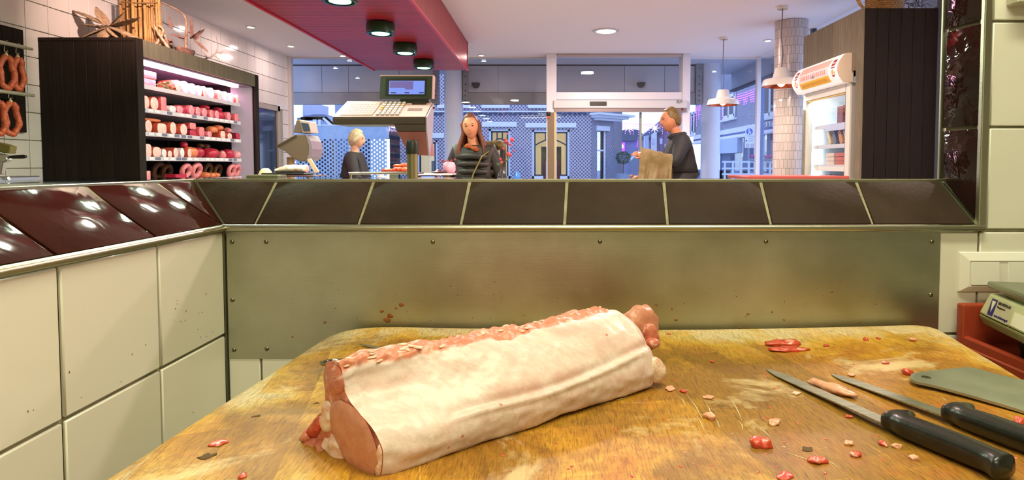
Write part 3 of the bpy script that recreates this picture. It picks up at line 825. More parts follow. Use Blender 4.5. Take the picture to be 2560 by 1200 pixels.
# crumbs and fat smears nobody could count
b = MB(); rs = random.Random(5)
for _ in range(130):
    u, v = rs.uniform(1000, 2540), rs.uniform(850, 1195)
    if v < 1190-.32*(u-950) + 40 and u < 1680: continue
    p = on_block(u, v); r = rs.uniform(.0007, .002)
    b.blob(p, (r*1.5, r, r*.5), rotz(rs.uniform(0,3)), 7, 5, .4, 500)
o = one('meat_crumbs', b, m_scrap, 'tiny red crumbs of meat scattered all over the block', 'crumbs', smooth=180); o['kind'] = 'stuff'
b = MB()
for (u, v, du, dv) in [(1715,985,40,60),(1735,1035,25,40),(1760,1000,20,45),(1820,990,35,60),(1845,1050,12,25),(1885,1062,40,30),(1690,985,25,30),(1780,1040,20,30),(1960,1130,80,28),(2040,1140,60,30),(1500,1010,30,-6),(1540,1000,25,-8),(1575,985,20,-8)]:
    a, c2 = on_block(u, v, .0003), on_block(u+du, v+dv, .0003)
    m1 = (a+c2)/2 + Vector((.002, 0, 0)); m1.z = block_z(m1.x, m1.y)+.0003
    b.tube([a, m1, c2], [.0003, .0006, .0002], 6, .4)
o = one('fat_smears', b, mat('fat_smear', '#ecd9a8', .35, coat=.4), 'thin pale streaks of fat scraped across the block', 'fat smears', smooth=180); o['kind'] = 'stuff'

# ================================================================== SWITCHES, RED TRAY, SCALE
m_plastic = mat('cream_plastic', '#e9e7dc', .35)
sw = thing('double_switch', 'cream double rocker light switch on the white tiled wall', 'light switch', atY(2478, 730, YK))
def wallpt(u, v, off=0.0): p = atY(u, v, YK); p.y -= off; return p
x0, z1 = atY(2396, 630, YK).x, atY(2396, 630, YK).z; z0 = atY(2396, 728, YK).z; pitch_ = .0705
x1 = x0+.0775+pitch_*1; y = YK
b = MB()
ow, iw = .0, .0165
O = [(x0, z0), (x1, z0), (x1, z1), (x0, z1)]; I = [(x0+.016, z0+.012), (x1-.016, z0+.012), (x1-.016, z1-.016), (x0+.016, z1-.016)]
vv = [(p[0], y-.0005, p[1]) for p in O] + [(p[0], y-.004, p[1]) for p in O] + [(p[0], y-.011, p[1]) for p in I] + [(p[0], y-.009, p[1]) for p in I]
ff = [(0,1,2,3)]
for k in range(4):
    j = (k+1)%4; ff += [(k, j, 4+j, 4+k), (4+k, 4+j, 8+j, 8+k), (8+k, 8+j, 12+j, 12+k)]
ff.append((12,13,14,15)); b.add(vv, ff); b.build('frame', m_plastic, sw, bevel=.0006)
for k in range(2):
    xa = x0+.0185 + k*pitch_; b = MB(); zz0, zz1 = z0+.0145, z1-.0185
    zm = (zz0+zz1)/2
    b.prism([(xa, y-.009, zz0), (xa, y-.0135, zz0), (xa, y-.0118, zm), (xa, y-.0105, zz1), (xa, y-.009, zz1)], (.054, 0, 0)); b.build('rocker', m_plastic, sw, bevel=.0008)
# greyish box standing for a darker rectangle high on the wall
b = MB(); p = atY(2514, 18, YK); b.box(p.x, p.x+.2, YK-.03, YK, p.z, p.z+.12); one('wall_box', b, mat('grey_white_box', '#b9b7a0', .5), 'greyish box on the tiled wall above the light switch', 'wall box', bevel=.003)
m_red = mat('red_plastic', '#a8432a', .4, col2='#9a3a22', vscale=8, bump=.08, bscale=300)
tr = thing('red_tray', 'brick-red plastic tray with raised rims right of the block', 'tray', (.98, .97, .79))
tx0, ty1, tzf, tzb, tzl = .7845, 1.134, .842, .918, .8575
b = MB(); b.box(tx0, 1.35, .62, ty1, .79, tzf); b.build('tray_floor', m_red, tr, bevel=.003)
b = MB(); b.box(tx0, 1.35, ty1-.018, ty1, tzf-.01, tzb); b.build('back_rim', m_red, tr, bevel=.004, seg=2)
b = MB(); b.prism([(tx0, .62, .80), (tx0+.018, .62, .80), (tx0+.016, .62, tzl), (tx0+.003, .62, tzl)], (0, ty1-.62, 0)); b.build('side_rim', m_red, tr, bevel=.003, seg=2)
b = MB(); b.box(tx0, 1.35, .605, .623, .80, tzl); b.build('side_rim', m_red, tr, bevel=.003, seg=2)
st = thing('work_stand', 'steel stand that carries the red tray', 'stand', (1.06, .87, 0))
for (x, yy) in [(.86, .66), (1.30, .66), (.86, 1.09), (1.30, 1.09)]:
    b = MB(); b.box(x-.018, x+.018, yy-.018, yy+.018, 0, .775); b.build('leg', m_alu, st)
b = MB(); b.box(.80, 1.34, .62, 1.13, .765, .79); b.build('top', m_alu, st, bevel=.002)
# counter scale standing in the tray, turned a little
A = Vector((.806, 1.105, 0)); dS = Vector((-.20, -.98, 0)).normalized(); dR = Vector((.98, -.20, 0)).normalized()
def S(a, r, z): return A + dS*a + dR*r + Vector((0,0,z))
zA = atY(2462, 728, 1.105).z; zM = atY(2447, 782, 1.105).z; zB2 = atY(2450, 808, 1.105).z
scl = thing('counter_scale', 'pale green electronic scale with a steel platform standing in the red tray', 'scale', S(.13, .12, tzf))
m_sbody = mat('scale_body', '#c9cfa4', .42); m_sbase = mat('scale_base', '#8b9160', .42)
b = MB(); Ls, Ws = .30, .26
def ringS(i, z): return [S(i, i, z), S(Ls-i, i, z), S(Ls-i, Ws-i, z), S(i, Ws-i, z)]
b.add(ringS(0, zM)+ringS(.012, zA), [(0,1,5,4),(1,2,6,5),(2,3,7,6),(3,0,4,7),(4,5,6,7),(3,2,1,0)]); b.build('body', m_sbody, scl, bevel=.004, seg=2)
b = MB(); b.add(ringS(.006, zB2)+ringS(-.001, zM-.001), [(0,1,5,4),(1,2,6,5),(2,3,7,6),(3,0,4,7),(4,5,6,7),(3,2,1,0)]); b.build('base', m_sbase, scl, bevel=.004, seg=2)
b = MB(); b.add([S(.045,.02,zA), S(Ls-.02,.02,zA), S(Ls-.02,Ws-.02,zA), S(.045,Ws-.02,zA), S(.045,.02,zA+.011), S(Ls-.02,.02,zA+.011), S(Ls-.02,Ws-.02,zA+.011), S(.045,Ws-.02,zA+.011)], [(0,1,5,4),(1,2,6,5),(2,3,7,6),(3,0,4,7),(4,5,6,7),(3,2,1,0)]); b.build('deck', m_sbase, scl, bevel=.003)
b = MB(); c = S(.15, .12, zA+.009); b.cyl(c, c+Vector((0,0,.022)), .03, .03, 16); b.build('post', mat('black_rubber', '#14130f', .6), scl)
b = MB()
zp0 = atY(2462, 722, 1.09).z; zp1 = atY(2466, 700, 1.09).z
pp = [S(.0, .012, 0), S(Ls+.02, .005, 0), S(Ls+.02, Ws+.01, 0), S(.0, Ws, 0)]
b.add([p+Vector((0,0,zp0)) for p in pp]+[p+Vector((0,0,zp1-.004)) for p in pp], [(0,1,5,4),(1,2,6,5),(2,3,7,6),(3,0,4,7),(4,5,6,7),(3,2,1,0)])
b.build('platform', mat('scale_platform', '#9da38f', .3, 1.0), scl, bevel=.004, seg=2)
for (a, r) in [(.075, .05), (.25, .05), (.075, .21), (.25, .21)]:
    b = MB(); c = S(a, r, tzf); hh = zB2-tzf; b.lathe([(.010,0),(.016,.001),(.016,hh*.35),(.019,hh*.45),(.019,hh*.75),(.012,hh*.85),(.012,hh+.002)], c, 18); b.build('foot', MC['black_rubber'], scl, smooth=40)
# sticker with logo and lettering on the left side of the scale
sd = (S(.1, .012, zA)-S(.1, 0, zM)).normalized(); out = -dR
def SP(a, f, off=.0006): return S(a, 0, zM) + (S(a, .012, zA)-S(a, 0, zM))*f + out*off
m_stick = mat('sticker_silver', '#c4c1a8', .4); m_ink = mat('ink_blue', '#2a2374', .5); m_inkb = mat('ink_black', '#2b2a22', .5); m_paper = mat('sticker_white', '#e6e6d2', .5)
def patch(name, a0, a1, f0, f1, m, par, off):
    b = MB(); q = [SP(a0, f0, off), SP(a1, f0, off), SP(a1, f1, off), SP(a0, f1, off)]; b.prism(q, out*.0003); return b.build(name, m, par)
lab = sub(patch('sticker', .024, .096, .06, .86, m_stick, scl, .0003)); lab['label'] = 'silver sticker with a blue triangle logo and blue lettering'
patch('logo_panel', .029, .047, .12, .84, m_ink, lab, .0007)
b = MB(); b.prism([SP(.032, .76, .0011), SP(.044, .76, .0011), SP(.038, .26, .0011)], out*.0003); b.build('logo_triangle', m_paper, lab)
def ltext(txt, a, f, h, w, m, par): text('lettering', txt, h, basis(SP(a, f, .0007), dS, sd), m, par, w)
hgt = (SP(0, 1)-SP(0, 0)).length
ltext('DEN HERTOG B.V.', .051, .66, hgt*.17, .040, m_inkb, lab)
ltext('Weegapparatuur', .051, .53, hgt*.10, .026, m_inkb, lab)
ltext('www.denhertog.nl', .051, .12, hgt*.16, .042, m_ink, lab)
patch('type_plate', .104, .150, .10, .66, m_paper, scl, .0003)
# ================================================================== SHOP LIGHTS
SHOPW = (1.0, 0.75, 0.69)
m_lampglow = mat('downlight_glow', '#ffffff', .5, emit='#f4ffec', es=22)
m_lampring = mat('downlight_ring', '#d8d4d0', .3, .3)
def downlight(u, v, r, power, label, loc=None, col=SHOPW, grp=None):
    p = loc or atZ(u, v, ZC); p = Vector((p[0], p[1], ZC))
    t = thing('ceiling_downlight', label, 'ceiling light', p, grp)
    b = MB(); b.lathe([(r*.72, -.001), (r, -.001), (r, -.010), (r*.78, -.014), (r*.72, -.006)], p, 28); b.build('rim', m_lampring, t, smooth=50)
    b = MB(); b.lathe([(0, -.004), (r*.72, -.004), (r*.70, -.008), (0, -.009)], p, 24); b.build('lens', m_lampglow, t)
    a = area('downlight_light', p-Vector((0,0,.03)), r*1.3, power, col, shape='DISK')
downlight(1515, 77, .155, 75, 'large round downlight in the ceiling before the glass entrance')
downlight(0, 0, .155, 62, 'added large round downlight above the middle of the shop, out of the picture', (.9, 4.2, ZC))  # unseen lamp added to light the middle of the shop
downlight(0, 0, .155, 60, 'added large round downlight above the right side, out of the picture', (2.1, 2.9, ZC))  # another unseen lamp, added to brighten the right side
downlight(0, 0, .155, 16, 'large round downlight above the near end of the counter, out of the picture', (-.72, 3.1, ZC), (.93, 1.0, .80))
for k, (u, v, lb) in enumerate([(627, 66, 'small spot in the ceiling above the end of the meat cabinet'), (727, 114, 'small spot in the ceiling next to the left corner post'),
        (857, 138, 'small spot in the ceiling left of the red canopy end'), (1203, 137, 'small spot in the ceiling right of the red canopy end'),
        (1920, 100, 'small spot in the ceiling left of the tiled column')]):
    downlight(u, v, .05, 5, lb)

# adjustable spot by the canopy aimed at the decoration on the meat cabinet
sp0 = Vector((-2.42, 3.85, 2.66)); aim = (Vector((-3.25, 4.95, 2.25))-sp0).normalized(); RS = frame_from(aim)
t = thing('adjustable_spot', 'swivelling ceiling spot aimed at the cabinet top, out of the picture', 'spotlight', (sp0.x, sp0.y, ZC))
b = MB(); b.lathe([(0, -.06), (.035, -.06), (.04, .02), (.036, .022), (.034, 0), (0, -.002)], sp0, 20, RS); b.build('head', m_lampring, t, smooth=50)
b = MB(); b.cyl((sp0.x, sp0.y, sp0.z+.02), (sp0.x, sp0.y, ZC), .008, n=8); b.build('stem', m_lampring, t)
area('adjustable_spot_light', sp0+aim*.03, .06, 9, (1.0, .70, .60), rot=RS.to_euler() if False else (RS @ Matrix.Rotation(PI, 3, 'X')).to_euler(), shape='DISK', spread=70)

# ================================================================== RED CANOPY
def red_wood():
    t = NT('red_stained_boards')
    n1 = t.noise(t.coord((3, 40, 40)), 3, 4); n2 = t.noise(t.coord(), 5, 4)
    c = t.ramp(n1, [(.3, L('#8e1420')), (.7, L('#b3202c'))])
    c = t.mix(c, L('#5e0e18'), t.math('MULTIPLY', t.ramp(n2, [(.55, BW0), (.75, BW1)]), .5))
    oi = t.new('ShaderNodeObjectInfo'); c = t.mix(c, t.ramp(oi.outputs['Random'], [(0, (.8,)*3), (1, (1,)*3)]), 1.0, 'MULTIPLY')
    t.col(c); t.set(rough=.38); t.bump(n1, .15, .004); return t.m
m_redwood = red_wood()
cx0, cx1, cy1 = -2.165, -.975, 7.67; cy0 = 1.85; czb = 2.378
ca = thing('red_canopy', 'long red boarded canopy hanging below the ceiling over the counter', 'canopy', ((cx0+cx1)/2, 5.4, czb))
b = MB(); b.box(cx0+.02, cx1-.02, cy0+.02, cy1-.02, czb+.016, ZC-.002); b.build('core', mat('canopy_core', '#3a0c10', .7), ca)
pw = .0995; bm_ = MB(); bm_.box(-(cx1-cx0)/2, (cx1-cx0)/2, -pw/2, pw/2, -.008, .008); bme = bm_.mesh('board', m_redwood, bevel=.003)
sm_ = MB(); sm_.box(-.008, .008, -pw/2, pw/2, -(ZC-czb)/2, (ZC-czb)/2); sme2 = sm_.mesh('side_board', m_redwood, bevel=.003)
nb_ = int((cy1-cy0)/.1)
for i in range(nb_):
    y = cy1-.05-i*.1
    link('board', bme, ca, ((cx0+cx1)/2, y, czb+.008))
    link('side_board', sme2, ca, (cx1-.010, y, (czb+ZC)/2))
    link('side_board', sme2, ca, (cx0+.010, y, (czb+ZC)/2))
em = MB(); em.box(-pw/2, pw/2, -.008, .008, -(ZC-czb)/2, (ZC-czb)/2); eme = em.mesh('end_board', m_redwood, bevel=.003)
for i in range(12):
    link('end_board', eme, ca, (cx0+.05+i*.0995, cy1-.010, (czb+ZC)/2))
m_redlip = mat('red_edge', '#c01020', .3)
for x in (cx0, cx1):
    b = MB(); b.box(x-.012, x+.012, cy0, cy1, czb-.012, czb+.010); b.build('edge_strip', m_redlip, ca)
m_can = mat('lamp_can_green_glow', '#173a22', .35, .1); m_canglow = mat('lamp_can_glow', '#ffffff', .5, emit='#90ffa8', es=2.2); m_canring = mat('lamp_can_ring', '#20302c', .2, .8)  # the lamps' green glow is put into the can colour
for k, (u, v) in enumerate([(0, 2.30), (0, 3.20), (853, 3), (946, 84), (1010, 133), (1057, 170)]):
    y = atZ(u, v, 2.285).y if u else v; r = .118; x = -1.385
    t = thing('canopy_spot', 'dark round spotlight with a green glow under the red canopy, %s from the front' % ORD[k], 'spotlight', (x, y, czb), 'spotlights under the red canopy')
    b = MB(); b.lathe([(r*.97, czb-.012), (r, czb-.018), (r, 2.292), (r*.97, 2.285), (r*.80, 2.285), (r*.78, 2.30), (0, 2.302)], (x, y, 0), 32); b.build('can', m_can, t, smooth=40)
    b = MB(); b.lathe([(r*.80, 2.286), (r*.98, 2.284), (r*.98, 2.279), (r*.80, 2.279)], (x, y, 0), 32); b.build('ring', m_canring, t, smooth=40)
    b = MB(); b.lathe([(0, 2.281), (r*.62, 2.281), (r*.62, 2.29), (0, 2.29)], (x, y, 0), 24); b.build('lens', m_canglow, t)
    area('canopy_spot_light', (x, y, 2.272), r*1.2, 20, (.78, 1.0, .74), shape='DISK')

# ================================================================== SHOP FRONT
m_frame = mat('window_frame_cream', '#cfc8c4', .4)
m_frame_w = mat('window_frame_white', '#dcd9dc', .35)
m_pane = glass('window_glass')
m_brass = mat('door_profile_brown', '#7d6a55', .4, .3)
def fx(u, Y=YF): return atY(u, 412, Y).x
def fz(v, Y=YF): return atY(1362, v, Y).z
def pane(name, x0, x1, z0, z1, y, par):
    b = MB(); b.box(x0, x1, y-.003, y+.003, z0, z1); return b.build(name, m_pane, par)
w1 = MB(); w1.box(fx(714), fx(733), YF-.06, YF+.06, 0, ZC); win1 = struct(w1.build('window_1', m_frame, bevel=.004))
pane('pane', fx(733), fx(1368), .12, ZC-.002, YF, win1)
b = MB(); b.box(fx(733), fx(1368), YF-.05, YF+.05, 0, .12); b.build('bottom_rail', m_frame, win1)
b = MB(); b.box(fx(733), fx(1368), YF-.015, YF+.02, ZC-.02, ZC-.001); b.build('top_rail', m_frame, win1)
# entrance portal
YD = 8.52
d1 = MB(); d1.box(fx(1366, YD), fx(1391, YD), YD-.06, YD+.22, 0, ZC-.001); door1 = struct(d1.build('door_1', m_frame_w, bevel=.006))
b = MB(); b.box(fx(1703, YD), fx(1722, YD), YD-.05, YD+.22, 0, ZC-.001); b.build('post', m_frame_w, door1, bevel=.006)
b = MB(); b.box(fx(1391, YD), fx(1703, YD), YD-.03, YD+.1, fz(250, YD), fz(231, YD)); b.build('transom', m_frame_w, door1, bevel=.004)
b = MB(); b.box(fx(1391, YD), fx(1703, YD), YD-.03, YD+.1, fz(134, YD), ZC-.001); b.build('head', m_brass, door1, bevel=.004)
b = MB(); z = fz(139, YD); b.cyl((fx(1393, YD), YD-.03, z), (fx(1701, YD), YD-.03, z), .022, n=14); b.build('roller_blind', mat('blind_fabric', '#b5a79f', .6), door1, smooth=60)
pane('pane', fx(1391, YD), fx(1703, YD), fz(231, YD), fz(134, YD), YD+.05, door1)
op = thing('door_operator', 'pale grey sliding door drive box above the entrance', 'door drive', (fx(1550, 8.42), 8.42, fz(273, 8.42)))
Yo = 8.42
b = MB(); b.box(fx(1384, Yo), fx(1717, Yo), Yo, YD-.03, fz(270, Yo), fz(250, Yo)); b.build('cover', mat('drive_cover', '#c6c6c4', .35), op, bevel=.008, seg=2)
b = MB(); b.box(fx(1386, Yo), fx(1716, Yo), Yo+.02, YD-.03, fz(279, Yo), fz(270, Yo)); b.build('rail', mat('drive_rail', '#8d7f7c', .4, .4), op)
b = MB(); b.box(fx(1474, Yo), fx(1516, Yo), Yo-.012, Yo, fz(264, Yo), fz(254, Yo)); b.build('sensor', mat('sensor_black', '#1c2016', .3), op, bevel=.003)
b = MB(); b.lathe([(0,0),(.014,0),(.014,.01),(.008,.016),(0,.017)], (fx(1705, Yo), Yo+.02, fz(271, Yo)-.012), 14, frame_from((0,-1,0))); b.build('red_lamp', mat('red_lamp', '#7a0606', .2), op)
text('lettering', 'BESAM', .07, basis((fx(1690, Yo), Yo-.001, fz(261, Yo)), (1,0,0), (0,0,1)), mat('grey_ink', '#4c4c4c', .5), op, fx(1704, Yo)-fx(1690, Yo))
sl = thing('sliding_door', 'glass sliding door leaves of the entrance with narrow metal stiles', 'door', (fx(1500, 8.6), 8.6, 0))
b = MB(); b.box(fx(1369, 8.45), fx(1386, 8.45), 8.45, 8.52, .02, fz(281, 8.45)); b.build('stile', m_brass, sl, bevel=.004)
b = MB(); b.box(fx(1385, 8.45), fx(1390, 8.45), 8.45, 8.50, .02, fz(281, 8.45)); b.build('stile', mat('brass_edge', '#c3b489', .35, .5), sl)
b = MB(); b.box(fx(1598, 8.6), fx(1603, 8.6), 8.58, 8.62, .02, fz(281, 8.6)); b.build('stile', mat('stile_grey', '#8f958c', .35, .6), sl)
b = MB(); b.box(fx(1391, 8.6), fx(1598, 8.6), 8.597, 8.603, .05, fz(281, 8.6)); b.build('pane', m_pane, sl)
b = MB(); b.box(fx(1603, 8.64), fx(1703, 8.64), 8.637, 8.643, .05, fz(281, 8.64)); b.build('pane', m_pane, sl)
ds = thing('door_sensor', 'small dark door sensor with a red lamp on the left entrance post', 'sensor', (fx(1371, 8.44), 8.44, fz(296, 8.44)))
c = Vector((fx(1371, 8.44), 8.44, fz(285, 8.44)))
b = MB(); b.lathe([(.02,-.03),(.03,-.02),(.032,.015),(.026,.028),(0,.03)], c, 16); b.build('housing', mat('sensor_green_black', '#141a10', .25), ds, smooth=50)
b = MB(); b.blob(c+Vector((0,-.012,-.045)), (.022,.012,.012)); b.build('lamp', mat('sensor_red', '#e23a22', .4, emit='#ff4a2a', es=1.2), ds, smooth=180)
# right pane, corner post, side windows
w2 = MB(); w2.box(fx(1888), fx(1897), YF-.04, YF+.04, 0, ZC); win2 = struct(w2.build('window_2', m_frame_w, bevel=.003))
pane('pane', fx(1722), fx(1888), .12, ZC-.002, YF, win2)
b = MB(); b.box(fx(1722), fx(1888), YF-.05, YF+.05, 0, .12); b.build('bottom_rail', m_frame_w, win2)
b = MB(); b.box(fx(1722), fx(1888), YF-.02, YF+.02, ZC-.03, ZC-.001); b.build('top_rail', m_frame_w, win2)
w3 = MB(); w3.box(XR-.03, XR+.03, 4.64, 4.72, 0, ZC); win3 = struct(w3.build('window_3', mat('window_frame_dark', '#4a4f58', .4)))
b = MB(); b.box(XR-.004, XR+.004, 4.72, YF-.04, .12, ZC-.002); b.build('pane', m_pane, win3)
b = MB(); b.box(XR-.02, XR+.02, 4.72, YF-.04, 0, .12); b.build('bottom_rail', MC['window_frame_dark'], win3)
for y in (6.95,):
    b = MB(); b.box(XR-.025, XR+.025, y-.03, y+.03, .12, ZC-.002); b.build('mullion', MC['window_frame_dark'], win3)
# glazed door in the left wall
dl = MB(); ya, yb_, zt_ = 7.38, 8.36, 1.985
dl.box(XL-.02, XL+.03, ya, ya+.07, 0, zt_); dl.box(XL-.02, XL+.03, yb_-.07, yb_, 0, zt_); dl.box(XL-.02, XL+.03, ya, yb_, zt_-.07, zt_); dl.box(XL-.02, XL+.03, ya, yb_, 0, .3)
door2 = struct(dl.build('door_2', mat('door_frame_beige', '#a99c90', .4), bevel=.003))
b = MB(); b.box(XL-.006, XL+.006, ya+.07, yb_-.07, .3, zt_-.07); b.build('pane', mat('dark_door_glass', '#28303a', .06, coat=.5), door2)
b = MB(); b.box(XL+.03, XL+.06, yb_-.055, yb_-.03, .98, 1.14); b.build('door_handle', m_alu, door2, bevel=.006)

# ================================================================== TILED COLUMN, PENDANTS
cxc, cyc, cr = 2.685, 6.60, .172
tc = thing('tiled_column', 'round column clad in narrow upright beige tiles beside the side window', 'column', (cxc, cyc, 0))
b = MB(); b.lathe([(cr-.006, 0), (cr-.006, ZC-.001)], (cxc, cyc, 0), 48); b.build('core', m_grout_light, tc, smooth=60)
m_ctile = mat('column_tile', '#cdbfb6', .25, rnd=.16, coat=.2)
NCOL, th_ = 26, .0935
b = MB()
def colpoint(a, r, z): return Vector((r*math.cos(a), r*math.sin(a), z))
da = 2*PI/NCOL*.47
tv = [colpoint(s_*da*k, r, z) for r in (cr-.007, cr) for z in (-th_*.485, th_*.485) for (s_, k) in ((-1,1),(0,0),(1,1))]
b.add(tv, [(6,7,10,9),(7,8,11,10),(0,3,4,1),(1,4,5,2),(0,1,7,6),(1,2,8,7),(3,9,10,4),(4,10,11,5),(0,6,9,3),(2,5,11,8)])
ctm = b.mesh('tile', m_ctile)
back = MB()
for j in range(29):
    z = ZC-.05-j*th_
    if z < .05: break
    for i in range(NCOL):
        a = 2*PI*(i + .5*(j%2))/NCOL
        facing = math.cos(a - math.atan2(-cyc, -cxc))
        if facing > .05 and z > .98:
            link('tile', ctm, tc, (cxc, cyc, z), (0, 0, a))
        else:
            R = rotz(a); back.add([Vector((cxc, cyc, z)) + R @ q for q in tv], [(6,7,10,9),(7,8,11,10)])
o = back.build('hidden_tiles', m_ctile, tc); o['kind'] = 'stuff'
m_enamel = mat('white_enamel', '#e6e0d8', .3, coat=.3); m_cord = mat('lamp_cord', '#5a5a60', .6); m_copper = mat('copper_inside', '#c2603a', .3, .8)
def pendant(u, v, Y, scale, label):
    c = atY(u, v, Y); x, y, z = c                      # c = lower rim centre
    t = thing('pendant_lamp', label, 'pendant lamp', c, 'white pendant lamps')
    s = scale
    b = MB(); pr = [(.175,0),(.178,.004),(.165,.055),(.155,.066),(.085,.082),(.078,.09),(.060,.165),(.056,.172),(.02,.178)]
    b.lathe([(r*s, z+h*s) for r, h in pr], (x, y, 0), 36); b.build('shade', m_enamel, t, smooth=35)
    b = MB(); b.lathe([(.172*s, z+.001), (.150*s, z+.055*s), (.075*s, z+.078*s), (.03*s, z+.12*s)], (x, y, 0), 36); b.build('shade_lining', m_copper, t, smooth=60)
    b = MB(); b.blob((x, y, z+.045*s), (.04*s, .04*s, .05*s)); b.build('bulb', mat('bulb_glow', '#fff2dc', .5, emit='#ffe2c4', es=4), t, smooth=180)
    b = MB(); top = z+.176*s; b.tube([(x, y, top), (x+.012, y, top+.12), (x-.006, y, top+.3), (x, y, top+.5), (x, y, ZC)], .0045*s, 6); b.build('cord', m_cord, t, smooth=60)
    b = MB(); b.lathe([(.05, ZC-.03), (.05, ZC-.001), (.0, ZC-.001)], (x, y, 0), 16); b.build('ceiling_rose', m_enamel, t)
    area('pendant_light', (x, y, z-.01), .2*s, 9, (1.0, .84, .7), shape='DISK')
pendant(1953, 216, 5.97, 1.04, 'white enamel pendant lamp hanging before the tiled column')
pendant(1807, 263, 7.4, 1.08, 'white enamel pendant lamp hanging farther off, left of the column')
# ================================================================== MEAT CABINET (left)
def black_wood(name, c1, c2, ang=0):
    t = NT(name); n1 = t.noise(t.coord((26, 26, 1.6)), 3, 4, .6); n2 = t.noise(t.coord(), 3, 4)
    c = t.ramp(n1, [(.3, L(c1)), (.75, L(c2))])
    oi = t.new('ShaderNodeObjectInfo'); c = t.mix(c, t.ramp(oi.outputs['Random'], [(0, (.75,)*3), (1, (1,)*3)]), 1.0, 'MULTIPLY')
    t.col(c); t.set(rough=.72, spec=.18); t.bump(n1, .25, .004); return t.m
m_bw = black_wood('black_stained_wood', '#1f1712', '#2c2119')
m_bw2 = black_wood('grey_stained_wood', '#6d6553', '#8a806b')
X0, X1, Y0, Y1, ZT = XL+.002, -2.98, 4.42, 6.29, 2.108
mc = thing('meat_cabinet', 'tall black boarded cabinet with lit shelves of meat against the left wall', 'cabinet', ((X0+X1)/2, (Y0+Y1)/2, 0))
b = MB(); n = 8; w = (X1-.02-X0)/n; b.box(-w/2+.001, w/2-.001, -.011, .011, -ZT/2+.02, ZT/2-.02); sme3 = b.mesh('side_board', m_bw, bevel=.0025)
for i in range(n): link('side_board', sme3, mc, (X0+w*(i+.5), Y0+.011, ZT/2))
for i in range(n): link('side_board', sme3, mc, (X0+w*(i+.5), Y1-.011, ZT/2))
b = MB(); b.box(X0, X1-.02, Y0, Y1, ZT-.03, ZT); b.build('top', m_bw, mc)
m_cabin = mat('cabinet_inside_black', '#16110f', .5); m_panel = mat('cabinet_side_panel', '#8a7a88', .35)
b = MB(); b.box(X0, X0+.03, Y0+.022, Y1-.022, 0, ZT-.03); b.build('back_panel', m_cabin, mc)
fo = [(Y0, Y0+.075, 0, ZT), (Y1-.075, Y1, 0, ZT), (Y0+.075, Y1-.075, ZT-.125, ZT)]
for (a, c, z0, z1) in fo:
    b = MB(); b.box(X1-.022, X1, a, c, z0, z1); b.build('front_frame', m_bw2 if c-a > .5 else m_bw, mc, bevel=.002)
b = MB(); b.box(X0+.03, X1-.022, Y0+.022, Y0+.05, .2, ZT-.03); b.build('inner_side', m_cabin, mc)
b = MB(); b.box(X0+.03, X1-.14, 5.985, 6.01, .2, ZT-.03); b.build('inner_side', m_cabin, mc)
b = MB(); b.prism([(X1-.145, 5.985, .2), (X1-.03, Y1-.09, .2), (X1-.03, Y1-.07, .2), (X1-.145, 6.01, .2)], (0, 0, ZT-.33)); b.build('side_panel', m_panel, mc)
b = MB(); b.box(X0+.03, X1-.03, Y0+.05, Y1-.075, ZT-.14, ZT-.125); b.build('ceiling_panel', m_panel, mc)
# strip light
b = MB(); b.box(X1-.10, X1-.05, Y0+.10, 5.98, ZT-.168, ZT-.14); b.build('strip_light', mat('strip_light_glow', '#ffffff', .5, emit='#ffc6ec', es=12), mc, bevel=.006)
PINK = (1.0, .46, .74)
area('cabinet_strip_light', (X1-.06, 5.25, ZT-.175), .06, 17, PINK, rot=(0, math.radians(-14), 0), size_y=1.45)
ZS = [1.780, 1.602, 1.424, 1.236, 1.058]
m_shelf = mat('cabinet_shelf', '#c9bfc6', .4); m_tagw = mat('price_card_white', '#e2dade', .5); m_tagd = mat('price_card_grey', '#6f6c80', .5)
ya, yb2 = Y0+.06, 5.98; XF = X1-.045
def cy(u, x=XF): return -x*F/(PPX-u)*1.0
rs = random.Random(21)
tb = MB(); tb.box(-.001, .001, -.03, .03, -.011, .011); tagm = tb.mesh('price_card', m_tagw); tagm2 = tb.mesh('price_card', m_tagd)
for k, z in enumerate(ZS):
    b = MB(); b.box(X0+.05, XF, ya, yb2, z-.012, z); b.box(XF-.004, XF+.006, ya, yb2, z-.026, z+.006); s = sub(b.build('shelf', m_shelf, mc))
    y = ya+.045
    while y < yb2-.04:
        if k in (1, 2, 3) and rs.random() < .92: link('price_card', tagm if rs.random() < .68 else tagm2, s, (XF+.008, y, z-.008))
        y += .075 + rs.uniform(0, .02)
for y in (4.93, 5.42, 5.47, 5.83):
    b = MB(); b.box(X0+.04, X0+.055, y-.008, y+.008, .8, ZT-.2); b.build('rail', m_alu, mc)

# --- the meats on the shelves, each its own thing
def mm(name, c1, c2, vs=45, rough=.35): return mat('meat_'+name, c1, rough, col2=c2, vscale=vs, coat=.25, bump=.15, bscale=80)
MEAT = {'ham': (mm('ham_face', '#f0cfc4', '#e7b3a6'), mm('ham_rind', '#c9583f', '#b8412f')),
        'pink': (mm('pink_face', '#e58a8c', '#d86d74'), mm('pink_side', '#cf5a5e', '#b8424a')),
        'red': (mm('red_face', '#c81f3e', '#a31530'), mm('red_side', '#8e1128', '#6d0d20')),
        'orange': (mm('orange_face', '#e88a5a', '#d4623a'), mm('orange_side', '#c2532c', '#a8431f')),
        'white': (mm('white_face', '#f3e6e4', '#e6cfd2'), mm('white_side', '#e3cdd0', '#d4b4ba')),
        'brown': (mm('brown_face', '#5a3a1a', '#6f4a22'), mm('brown_side', '#4a2f16', '#38230f')),
        'marble': (mm('marble_face', '#eab0b4', '#d2596c', 90), mm('marble_side', '#d9808c', '#c2485c', 90))}
GRP = 'meats on the cabinet shelves'
